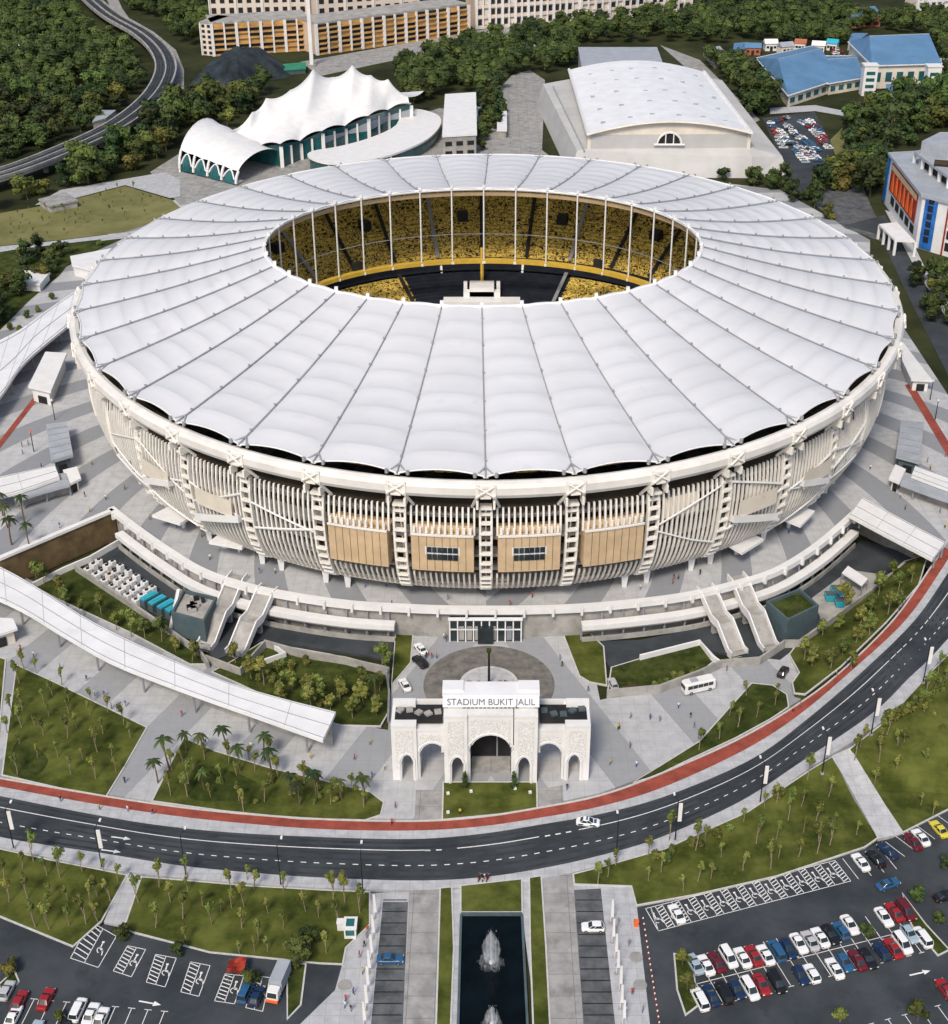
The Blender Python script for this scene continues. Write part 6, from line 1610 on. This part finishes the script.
# bus
bp = G(698, 690); bus = empty('bus', tuple(bp), 'white minibus with dark window band beside the hedge at the lower right of the stadium', 'bus'); bus.rotation_euler = (0, 0, R(20))
g = MB(); rows = [ringpts(-3.6, 3.6, 1.15, .4, .3), ringpts(-3.65, 3.65, 1.18, 1.3, .3), ringpts(-3.62, 3.6, 1.16, 2.6, .35), ringpts(-3.4, 3.3, 1.0, 2.85, .5)]
g.grid(rows, close=True); g.face(rows[-1]); link('body', g.mesh('body', 'white'), bus)
for s in (-1, 1):
    for i in range(5): g = MB(); g.box((0, 0, 0), (1.1, .04, .85)); link('window', g.mesh('window', 'glass'), bus, (-2.5 + i * 1.2, s * 1.185, 1.95))
g = MB(); g.box((0, 0, 0), (.05, 1.9, .95)); link('windscreen', g.mesh('windscreen', 'glass'), bus, (3.64, 0, 1.85)); link('windscreen', g.mesh('rear_window', 'glass'), bus, (-3.65, 0, 1.9))
for x in (-2.2, 2.2):
    for y in (-1, 1): link('wheel', CM['saloon']['wheel'], bus, (x, y * 1.08, .42)).scale = (1.35, 1.2, 1.35)
g = MB(); g.box((0, 0, 0), (1.6, 1.2, .25)); link('roof_unit', g.mesh('roof_unit', 'greyroof'), bus, (-1.2, 0, 2.95))
# truck
tp = G(279, 988); tr = empty('truck', tuple(tp), 'box truck with grey roof and orange-bumpered white cab in the left car park', 'truck'); tr.rotation_euler = (0, 0, R(-102))
g = MB(); g.box((-1.0, 0, 1.9), (4.6, 2.1, 2.3)); link('cargo_box', g.mesh('cargo_box', 'greyroof'), tr)
g = MB(); rows = [ringpts(1.4, 3.2, 1.0, .5, .2), ringpts(1.4, 3.3, 1.02, 1.3, .25), ringpts(1.45, 2.9, .92, 2.2, .3)]; g.grid(rows, close=True); g.face(rows[-1]); link('cab', g.mesh('cab', 'white'), tr)
g = MB(); g.hexa([(3.28, -.8, 1.32), (3.28, .8, 1.32), (3.34, .8, 1.32), (3.34, -.8, 1.32)], [(2.95, -.75, 2.05), (2.95, .75, 2.05), (3.0, .75, 2.05), (3.0, -.75, 2.05)]); link('windscreen', g.mesh('windscreen', 'glass'), tr)
g = MB(); g.box((3.3, 0, .6), (.35, 2.0, .45)); link('bumper', g.mesh('bumper', 'orange'), tr)
for x in (-2.2, 2.2):
    for y in (-1, 1): link('wheel', CM['saloon']['wheel'], tr, (x, y * .95, .42)).scale = (1.35, 1.2, 1.35)
# red awning beside the truck
ap = G(238, 975); aw = empty('awning', tuple(ap), 'crumpled red awning on poles beside the blue van', 'awning')
g = MB(); g.grid([[Vector((ap.x - 1.4 + i * .7, ap.y - 1.6 + j * .8, 2.2 + .35 * math.sin(i * 1.3 + j))) for i in range(5)] for j in range(5)]); g.build('cloth', 'banner_red', aw)
for x in (-1.3, 1.3):
    for y in (-1.5, 1.5): g = MB(); g.tube((ap.x + x, ap.y + y, 0), (ap.x + x, ap.y + y, 2.1), .05); g.build('pole', 'steel', aw)
# motorcycles at the kerb
for i in range(3):
    p = G(480 + i * 4, 879.5); p.z = .02 if i < 0 else 0; r = empty('motorcycle', tuple(p), ['leftmost', 'middle', 'rightmost'][i] + ' of three red and black motorcycles parked at the kerb above the pool', 'motorcycle', 'motorcycles above the pool'); r.rotation_euler = (0, 0, R(70))
    for x in (-.6, .6): g = MB(); g.tube((x, -.06, .3), (x, .06, .3), .3, n=10); link('wheel', g.mesh('wheel', 'tyre'), r)
    g = MB(); g.hexa([(-.5, -.14, .35), (.4, -.14, .35), (.4, .14, .35), (-.5, .14, .35)], [(-.7, -.12, .85), (.35, -.14, .95), (.35, .14, .95), (-.7, .12, .85)]); link('body', g.mesh('body', 'banner_red' if i != 1 else 'white'), r)
    g = MB(); g.box((-.3, 0, .92), (.7, .26, .12)); link('saddle', g.mesh('saddle', 'tyre'), r)
    g = MB(); g.tube((.42, -.35, 1.1), (.42, .35, 1.1), .03, n=5); g.tube((.6, 0, .3), (.4, 0, 1.1), .04, n=5); link('handlebar', g.mesh('handlebar', 'steel'), r)

# ---- car-park paint
pm = MB()
def line(p, q, w=.12, z=.014):
    p, q = Vector(p), Vector(q); d = (q - p).normalized(); n_ = Vector((-d.y, d.x, 0)) * w / 2
    pm.face([(*(p - n_).xy, z), (*(q - n_).xy, z), (*(q + n_).xy, z), (*(p + n_).xy, z)])
def V(a): return Vector((math.cos(a), math.sin(a), 0))
rd_, bd_ = V(row_dir), V(bay)
o0 = G(*S7(203, 545)); spn = 2.42
for i in range(-0, 17):
    p = o0 + rd_ * spn * i; line(p - bd_ * 5.0, p + bd_ * 5.0); line(p - bd_ * 5.0 - rd_ * .5, p - bd_ * 5.0 + rd_ * .5)
line(o0 - rd_ * 1, o0 + rd_ * spn * 16.5)
o1 = G(*S7(620, 690))
for i in range(-2, 9): 
    p = o1 + rd_ * 3.0 * i; line(p - bd_ * 5, p); line(p - rd_ * .5, p + rd_ * .5)
def wheelchair(c, u, v):
    """painted wheelchair symbol, u across and v along the bay"""
    n = 12; ring = [(c + (u * math.cos(2 * PI * i / n) + v * math.sin(2 * PI * i / n)) * .55) for i in range(n)]
    for a, b in zip(ring[:9], ring[1:10]): line(a, b, .15)
    line(c + v * 1.5 - u * .1, c + v * .3 - u * .1, .2); line(c + v * .3 - u * .1, c + v * .2 + u * .6, .18); line(c + v * .2 + u * .6, c - v * .7 + u * .8, .18); line(c + v * 1.55 - u * .1, c + v * 1.95 - u * .1, .42)
dr_ = V(dis_dir - PI / 2); db_ = V(dis_dir)
d0 = G(*S7(90, 388)); d1 = G(*S7(660, 240)); nb = 12; step = (d1 - d0).length / nb
line(d0, d1)
dep = 5.4
line(d0 + db_ * dep, d1 + db_ * dep)
for i in range(nb + 1):
    p = d0 + dr_ * step * i; line(p, p + db_ * dep)
    if i < nb:
        q = p + dr_ * step * .58; line(q, q + db_ * dep); wheelchair(p + dr_ * step * .29 + db_ * 2.2, dr_, db_)
        for k in range(7):
            s = q + db_ * (.3 + k * .72); line(s, s + dr_ * step * .42 + db_ * .5, .18)
for i in range(4):
    p = d1 + dr_ * 2.6 * (i + .6); line(p, p + db_ * dep)
for i in range(8):
    p = G(*S7(850, 150)) + V(R(34)) * 2.7 * (i - 1); line(p, p + V(R(34 + 90)) * 4.6)
def dis_bay(pp):
    w = [G(*S5(x, y)) for x, y in pp]
    for i in range(4): line(w[i], w[(i + 1) % 4])
    m0, m1 = w[0].lerp(w[1], .5), w[3].lerp(w[2], .5); line(m0, m1)
    u = (w[1] - w[0]).normalized(); v = (w[0] - w[3]).normalized(); wheelchair(w[1].lerp(w[2], .55).lerp(w[0].lerp(w[3], .55), .25), u, v)
    for k in range(7): a = w[0].lerp(w[3], (k + .3) / 7.5); b = m0.lerp(m1, (k + .8) / 7.5); line(a, b, .18)
for pp in ([(240, 750), (310, 790), (262, 873), (188, 848)], [(340, 815), (388, 825), (350, 898), (302, 882)], [(415, 838), (470, 848), (440, 925), (390, 912)], [(508, 858), (560, 868), (530, 950), (482, 938)], [(600, 890), (650, 895), (625, 970), (572, 962)], [(680, 895), (720, 900), (700, 990), (655, 980)]): dis_bay(pp)
lv = V(lb_dir); lr = V(lb_dir - PI / 2)
for i in range(9):
    p = G(*S5(75, 990)) + lr * 2.7 * i; line(p - lv * 2.5, p + lv * 2.5); line(p + lv * 2.5 - lr * .6, p + lv * 2.5 + lr * .6)
line(G(*S7(68, 320)), G(*S7(90, 388)))
pm.build('parking_marking', 'paint', kind='structure')

# ================================================================== STREET FURNITURE, FLAGS, FOUNTAIN, PEOPLE
LAMPS = [(14, 849, 1), (102, 868, 1), (186, 876, 0), (281, 886, 0), (363, 893, 0), (616, 862, 0), (675, 841, 1), (760, 803, 1), (822, 774, 1), (871, 735, 1), (923, 683, 1)]
for i, (a, b, bn) in enumerate(LAMPS):
    p = G(a, b, zg(a, b)); r = empty('street_lamp', tuple(p), '%s street lamp from left%s along the ring road lower kerb' % (nth(i + 1), ', white-bannered,' if bn else ''), 'street lamp', 'street lamps on the ring road')
    g = MB(); g.tube(p, p + Vector((0, 0, 9.6)), .13, .09, 6); g.build('pole', 'dark', r)
    rn = Vector((490 - a, 0, 0)).normalized() if abs(490 - a) > 150 else Vector((0, 1, 0)); dn_ = Vector((0, .9, 0)) + rn * .3
    g = MB(); g.tube(p + Vector((0, 0, 9.5)), p + Vector((0, 0, 9.8)) + dn_ * 1.6, .06, n=5); g.build('arm', 'dark', r)
    g = MB(); g.box(p + Vector((0, 0, 9.8)) + dn_ * 1.9, (.35, .8, .14)); g.build('lamp_head', 'white_metal', r)
    if bn: g = MB(); g.box(p + Vector((.5, 0, 6.9)), (.7, .2, 4.2)); g.build('banner', 'white', r)
    g = MB(); g.box(p + Vector((0, 0, .15)), (.6, .6, .4)); g.build('footing', 'concrete', r)
S6 = lambda x, y: (340 + x / 5.925, 864 + y / 5.925); S6b = lambda x, y: (500 + x / 5.925, 864 + y / 5.925)
FL = [(S6(203, 320), 'left', 1), (S6(192, 440), 'left', 2), (S6(182, 560), 'left', 3), (S6(168, 650), 'left', 4), (S6(160, 750), 'left', 5), (S6(152, 860), 'left', 6), (S6(140, 960), 'left', 7),
      (S6b(656, 350), 'right', 1), (S6b(664, 465), 'right', 2), (S6b(680, 555), 'right', 3), (S6b(690, 650), 'right', 4), (S6b(706, 745), 'right', 5), (S6b(712, 858), 'right', 6), (S6b(726, 950), 'right', 7)]
for (a, b), sd_, k in FL:
    p = G(a, b); r = empty('flagpole', tuple(p), '%s feather flag from the top, beside the %s grid lane' % (nth(k), sd_), 'flag', 'feather flags on the promenade')
    g = MB(); g.tube(p, p + Vector((0, 0, 5.6)), .07, .05, 6); g.build('pole', 'white', r)
    g = MB(); g.hexa([p + Vector((x, y, 1.4)) for x, y in ((.05, -.03), (.5, -.03), (.5, .03), (.05, .03))], [p + Vector((x, y, 5.5)) for x, y in ((.05, -.03), (.3, -.03), (.3, .03), (.05, .03))]); g.build('flag', 'white', r)
    g = MB(); g.tube(p, p + Vector((0, 0, .2)), .35, n=8); g.build('base', 'concrete', r)
# national flagpole and sculpture in the drop-off circle
p = G(489, 686); r = empty('flagpole', tuple(p), 'dark flagpole with a lamp top standing in the drop-off circle behind the gateway', 'flagpole')
g = MB(); g.tube(p, p + Vector((0, 0, 9)), .3, .2, 8); g.build('pole', 'dark', r); g = MB(); g.box(p + Vector((0, 0, 9.2)), (1.0, .8, .7)); g.build('finial', 'lawn2', r)
g = MB(); g.tube(p, p + Vector((0, 0, .7)), 1.2, 1.0, 12); g.build('plinth', 'concrete', r)
for i, dx in enumerate((-4.2, -2.6, 2.2, 3.6)):
    p = G(489, 688) + Vector((dx, 0, 0)); g = MB(); r = empty('planter', tuple(p), nth(i + 1) + ' planter of reddish plants from the left in the drop-off circle', 'planter', 'planters in the drop-off circle')
    g.tube(p, p + Vector((0, 0, .7)), .7, .9, 8); g.build('pot', 'concrete', r); g = MB(); crown(g, random.Random(i), [(p.x, p.y, 1.2, .8, .7)], .25, 50); g.build('foliage', 'tan_dark' if i % 2 else 'brick', r)
# pool surround wall and fountain jets
wall_line([(461, 913), (522, 913)], -.6, .25, .35, 'teal_wall', 'dark upper rim wall of the fountain pool', 'pool rim', 'pool_rim', zs=.2)
wall_line([(461, 914), (458, 1024), (454.5, 1090)], -.6, .2, .4, 'teal_wall', 'dark left rim wall of the fountain pool', 'pool rim', 'pool_rim', zs=.2)
wall_line([(522, 914), (527.5, 1024), (531, 1090)], -.6, .2, .4, 'teal_wall', 'dark right rim wall of the fountain pool', 'pool rim', 'pool_rim', zs=.2)
fr2 = random.Random(77)
M['mist'] = mm = bpy.data.materials.new('mist'); mm.use_nodes = True; nt = mm.node_tree; nt.nodes.remove(nt.nodes['Principled BSDF'])
pv = nt.nodes.new('ShaderNodeVolumePrincipled'); pv.inputs['Color'].default_value = (.95, .97, 1, 1); pv.inputs['Anisotropy'].default_value = 0
n0 = nt.nodes.new('ShaderNodeTexNoise'); n0.inputs['Scale'].default_value = 1.3; n0.inputs['Detail'].default_value = 4
mp = nt.nodes.new('ShaderNodeMapping'); mp.inputs['Scale'].default_value = (2.0, 2.0, .4); ge = nt.nodes.new('ShaderNodeTexCoord'); nt.links.new(ge.outputs['Object'], mp.inputs[0]); nt.links.new(mp.outputs[0], n0.inputs['Vector'])
r0 = nt.nodes.new('ShaderNodeMapRange'); r0.inputs['From Min'].default_value = .42; r0.inputs['From Max'].default_value = .72; r0.inputs['To Min'].default_value = .0; r0.inputs['To Max'].default_value = .75; nt.links.new(n0.outputs['Fac'], r0.inputs['Value']); nt.links.new(r0.outputs[0], pv.inputs['Density'])
nt.links.new(pv.outputs[0], nt.nodes['Material Output'].inputs['Volume'])
spray_m = M['spray']; nt = spray_m.node_tree; nt.nodes['Principled BSDF'].inputs['Alpha'].default_value = .42
for i, (a, b, h, w) in enumerate([(491, 963, 7.6, 2.0), (492, 1024, 4.0, 1.5)]):
    p = G(a, b, -.35); r = empty('fountain', tuple(p), ['tall white fountain plume in the upper half of the pool', 'short white fountain plume at the bottom edge of the pool'][i], 'fountain', 'fountains in the pool')
    g = MB()
    for _ in range(160):
        t = fr2.random() ** .8; ang = fr2.uniform(0, 2 * PI)
        if fr2.random() < .7: rad = w * .42 * (.12 + t ** .9) * fr2.random() ** .7; z = h * t
        else: rad = w * (.4 + .6 * fr2.random()) * (1 - .35 * t); z = h * t * .75
        q = p + Vector((rad * math.cos(ang), rad * math.sin(ang), z + .05)); s = fr2.uniform(.015, .045)
        g.box(q, (s, s, s * fr2.uniform(1.5, 5)), ang)
    g.build('water_drops', 'spray', r)
    g = MB(); g.tube(p, p + Vector((0, 0, h * .97)), .09, .05, 8); g.build('jet', 'spray', r)
    g = MB(); g.tube(p, p + Vector((0, 0, .5)), .35, .25, 8); g.build('nozzle', 'white', r)
    g = MB(); rows = []
    for j in range(19):
        t = j / 18; rr = w * (.22 + .55 * math.sin(PI * t ** .8) ** .8) * (1 - t ** 5) + .01
        rows.append([p + Vector((rr * math.cos(2 * PI * i / 20) * (1 + .12 * math.sin(i * 3 + j)), rr * math.sin(2 * PI * i / 20) * (1 + .12 * math.cos(i * 2 + j)), .05 + h * t)) for i in range(20)])
    g.grid(rows, close=True); g.face(rows[0][::-1]); g.face(rows[-1]); g.build('mist', M['mist'], r)
    g = MB(); rows = [[p + Vector((w * f * math.cos(2 * PI * i / 20) * (1 + .15 * math.sin(i * 2.7)), w * f * math.sin(2 * PI * i / 20) * (1 + .15 * math.cos(i * 1.9)), z)) for i in range(20)] for f, z in ((1.05, .05), (1.1, .35), (.8, .8), (.3, 1.1))]
    g.grid(rows, close=True); g.face(rows[0][::-1]); g.face(rows[-1]); g.build('mist', M['mist'], r)
    g = MB()
    for _ in range(70):
        ang = fr2.uniform(0, 2 * PI); rad = w * fr2.uniform(.25, 1.05); s = fr2.uniform(.02, .07); g.box((p.x + rad * math.cos(ang), p.y + rad * math.sin(ang) * 1.05, -.33), (s, s * 2, .03), ang)
    g.build('splash', 'spray', r)
# small kit on the lawns and promenade
for i, (a, b) in enumerate([(448, 795), (471, 793), (515, 790), (530, 794), (448, 814)]):
    p = G(a, b); g = MB(); g.box(p + Vector((0, 0, .45)), (.55, .4, .5), .3); g.box(p + Vector((0, 0, .2)), (.2, .2, .4)); g.build('spotlight', 'white', None, '%s white ground spotlight from the left on the gateway lawn' % nth(i + 1), 'spotlight', 'spotlights on the gateway lawn', center=True)
p = G(351, 934); r = empty('guard_booth', tuple(p), 'small white guard booth with blue glass left of the flag walk', 'booth')
g = MB(); g.box(p + Vector((0, 0, 1.2)), (2.0, 2.4, 2.4)); g.build('wall', 'white', r); g = MB(); g.box(p + Vector((0, .1, 2.5)), (2.3, 2.7, .2)); g.build('roof', 'white', r)
g = MB(); g.box(p + Vector((0, -1.15, 1.5)), (1.5, .2, 1.2)); g.build('window', 'teal_glass', r); g = MB(); g.box(p + Vector((0, .1, 2.62)), (1.4, 1.7, .06)); g.build('skylight', 'teal_glass', r)
p = G(341, 929); g = MB(); g.box(p + Vector((0, 0, .9)), (1.1, 1.1, 1.8)); g.box(p + Vector((0, 0, 1.85)), (1.3, 1.3, .12)); g.build('meter_cabinet', 'white', None, 'white square cabinet beside the guard booth', 'cabinet', center=True)
p = G(636, 926); g = MB(); g.box(p + Vector((0, 0, .6)), (.7, .5, 1.2)); g.box(p + Vector((0, 0, 1.25)), (.9, .7, .12)); g.build('ticket_machine', 'orange', None, 'orange ticket post at the left corner of the right car park', 'ticket post', center=True)
for i, (a, b) in enumerate([(636, 957), (640, 985), (345, 985)]):
    c = G(a, b); g = MB(); g.tube((c.x, c.y, -.02), (c.x, c.y, .05), 1.15, n=20); g.build('tree_grate', 'lane', None, ['upper', 'lower', 'left'][i] + ' round tree grate in the pale promenade paving', 'tree grate', 'tree grates', center=True)
for i in range(20):
    t = i / 19; c = G(643 + 17 * t, 920 + 110 * t); r = empty('bollard', tuple(c), 'low red and white bollard in the line between the promenade and the right car park', 'bollard', 'bollards by the right car park')
    g = MB(); g.tube(c, c + Vector((0, 0, .45)), .18, .14, 8); g.build('post', 'banner_red', r); g = MB(); g.tube(c + Vector((0, 0, .42)), c + Vector((0, 0, .6)), .15, .1, 8); g.build('cap', 'white', r)
# people
def body(pose, sw):
    V_ = [(0, 0, .93), (0, 0, 1.18), (0, 0, 1.42), (0, .01, 1.53), (0, .02, 1.68),
          (-.09, 0, .9), (-.10, .12 * sw, .50), (-.10, .10 * sw - .10 * abs(sw), .07), (-.10, .10 * sw + .05, .04), (.09, 0, .9), (.10, -.10 * sw, .50), (.10, -.22 * sw, .07), (.10, -.22 * sw + .15, .04),
          (-.19, 0, 1.40), (-.25, -.10 * sw, 1.13), (-.26, .02 - .08 * sw, .90), (.19, 0, 1.40), (.25, .10 * sw, 1.13), (.26, .02 + .14 * sw, .90)]
    E_ = [(0, 1), (1, 2), (2, 3), (3, 4), (0, 5), (5, 6), (6, 7), (7, 8), (0, 9), (9, 10), (10, 11), (11, 12), (2, 13), (13, 14), (14, 15), (2, 16), (16, 17), (17, 18)]
    rad = [.14, .13, .15, .06, .10, .09, .065, .05, .04, .09, .065, .05, .04, .065, .045, .035, .065, .045, .035]
    me = bpy.data.meshes.new('person'); me.from_pydata(V_, E_, []); o = bpy.data.objects.new('tmp', me); COL.objects.link(o)
    sk = o.modifiers.new('skin', 'SKIN'); me.skin_vertices[0].data[0].use_root = True
    for v, r_ in zip(me.skin_vertices[0].data, rad): v.radius = (r_, r_ * .8 if r_ > .12 else r_)
    o.modifiers.new('sub', 'SUBSURF').levels = 1; bpy.context.view_layer.update()
    m2 = bpy.data.meshes.new_from_object(o.evaluated_get(bpy.context.evaluated_depsgraph_get())); bpy.data.objects.remove(o); m2.name = 'person'; return m2
skin = mat('skin', (.36, .2, .12), .6, 0); hair = mat('hair', (.015, .012, .01), .6, 0)
CL = {'white': (.7, .7, .7), 'black': (.02, .02, .022), 'red': (.5, .03, .03), 'blue': (.04, .1, .35), 'grey': (.2, .2, .21), 'yellow': (.6, .45, .05)}
CLM = {k: mat('cloth_' + k, v, .9, 0) for k, v in CL.items()}
BASE = [body(0, s) for s in (1.0, .35, -.8)]; PM = {}
def person_mesh(b, s, t):
    if (b, s, t) in PM: return PM[(b, s, t)]
    me = BASE[b].copy(); me.materials.clear()
    for m_ in (CLM[s], CLM[t], skin, hair): me.materials.append(m_)
    for f in me.polygons:
        z, y, x = f.center.z, f.center.y, f.center.x
        f.material_index = 3 if z > 1.70 or (z > 1.58 and y < -.0) else 2 if z > 1.48 else (2 if abs(x) > .21 and z < 1.12 else 0 if z > .93 else 1 if z > .09 else 3)
        f.use_smooth = True
    PM[(b, s, t)] = me; return me
PEOPLE = [(392, 607 - 1, UP), (448, 600, UP), (532, 598, UP), (510, 606, UP), (560, 660, 0), (562, 667, 0), (432, 625, 0), (588, 692, 0), (846, 666, 1), (836, 676, 1), (800, 708, 1), (793, 712, 1), (905, 577 + 25, 4), (61, 700 + 102, 0), (100, 802 + 8, 0), (128, 812, 0), (153, 815, 0), (85, 497, UP), (60, 548 - 20, UP), (125, 490, UP), (20, 510, UP),
          (40, 480, UP), (106, 500, UP), (90, 512, UP), (150, 520, UP), (210, 560, UP), (640, 590, UP), (700, 575, UP), (870, 470, UP), (905, 510, UP), (930, 470, UP), (618, 730, 0), (630, 748, 0), (650, 720, 0), (610, 765, 0), (567, 790, 0), (104, 750 - 50, 0), (148, 770, 0), (125, 783, 0), (206, 745, 0), (385, 770, 0), (370, 745, 0), (392, 832 - 7, 0), (460, 815, 0)]
pr_ = random.Random(17)
for poly, z in (([(150, 690), (340, 740), (385, 730), (440, 790), (400, 815), (390, 800), (330, 775), (210, 745)], 0), ([(600, 705), (690, 690), (740, 660), (700, 735), (640, 770), (560, 780)], 0), ([(120, 500), (300, 560), (390, 585), (390, 605), (200, 565)], UP),
                ([(590, 585), (700, 560), (840, 500), (850, 510), (720, 580), (590, 605)], UP), ([(0, 430), (60, 400), (110, 490), (10, 550)], UP), ([(880, 500), (948, 440), (948, 535)], UP), ([(20, 650), (110, 690), (150, 725), (120, 715)], 0), ([(400, 620), (450, 640), (430, 690)], 0), ([(345, 960), (370, 930), (365, 1020), (340, 1020)], 0), ([(605, 900), (630, 900), (645, 1020), (625, 1020)], 0)):
    k = 0
    while k < 9:
        a, b = pr_.uniform(min(q[0] for q in poly), max(q[0] for q in poly)), pr_.uniform(min(q[1] for q in poly), max(q[1] for q in poly))
        if inside((a, b), poly): PEOPLE.append((a, b, z)); k += 1
for i, (a, b, z) in enumerate(PEOPLE):
    if z not in (0, UP): z = zg(a, b)
    p = G(a, b, z); p.z += .05
    s, t = pr_.choice(list(CL)), pr_.choice(['black', 'blue', 'grey'])
    where = 'upper plaza round the stadium' if z == UP else 'paving below the stadium'
    o = bpy.data.objects.new('person', person_mesh(pr_.randrange(3), s, t)); COL.objects.link(o); o.location = p; o.rotation_euler = (0, 0, pr_.uniform(0, 6.28))
    tag(o, 'walking person in a %s top and %s trousers on the %s' % (s, t, where), 'person', 'people in %s tops on the %s' % (s, where))
# concourse lamp posts and bins
for i, (a, b) in enumerate([(55, 400 + 20, ), (34, 452), (930, 400), (935, 420)]):
    p = G(a, b, UP); r = empty('lamp_post', tuple(p), ['rear lamp post on the left striped plaza', 'front lamp post on the left striped plaza', 'rear lamp post by the right cycle track', 'front lamp post by the right cycle track'][i], 'lamp post', 'lamp posts on the upper plaza')
    g = MB(); g.tube(p, p + Vector((0, 0, 6)), .14, .1, 6); g.build('pole', 'dark', r); g = MB(); g.tube(p + Vector((0, 0, 6)), p + Vector((0, 0, 6.5)), .35, .2, 8); g.build('lamp_head', 'orange' if i == 1 else 'white', r)
# remove the tree patterns themselves
for lst in PROTOS.values():
    for r in lst:
        for c in list(r.children): bpy.data.objects.remove(c)
        bpy.data.objects.remove(r)
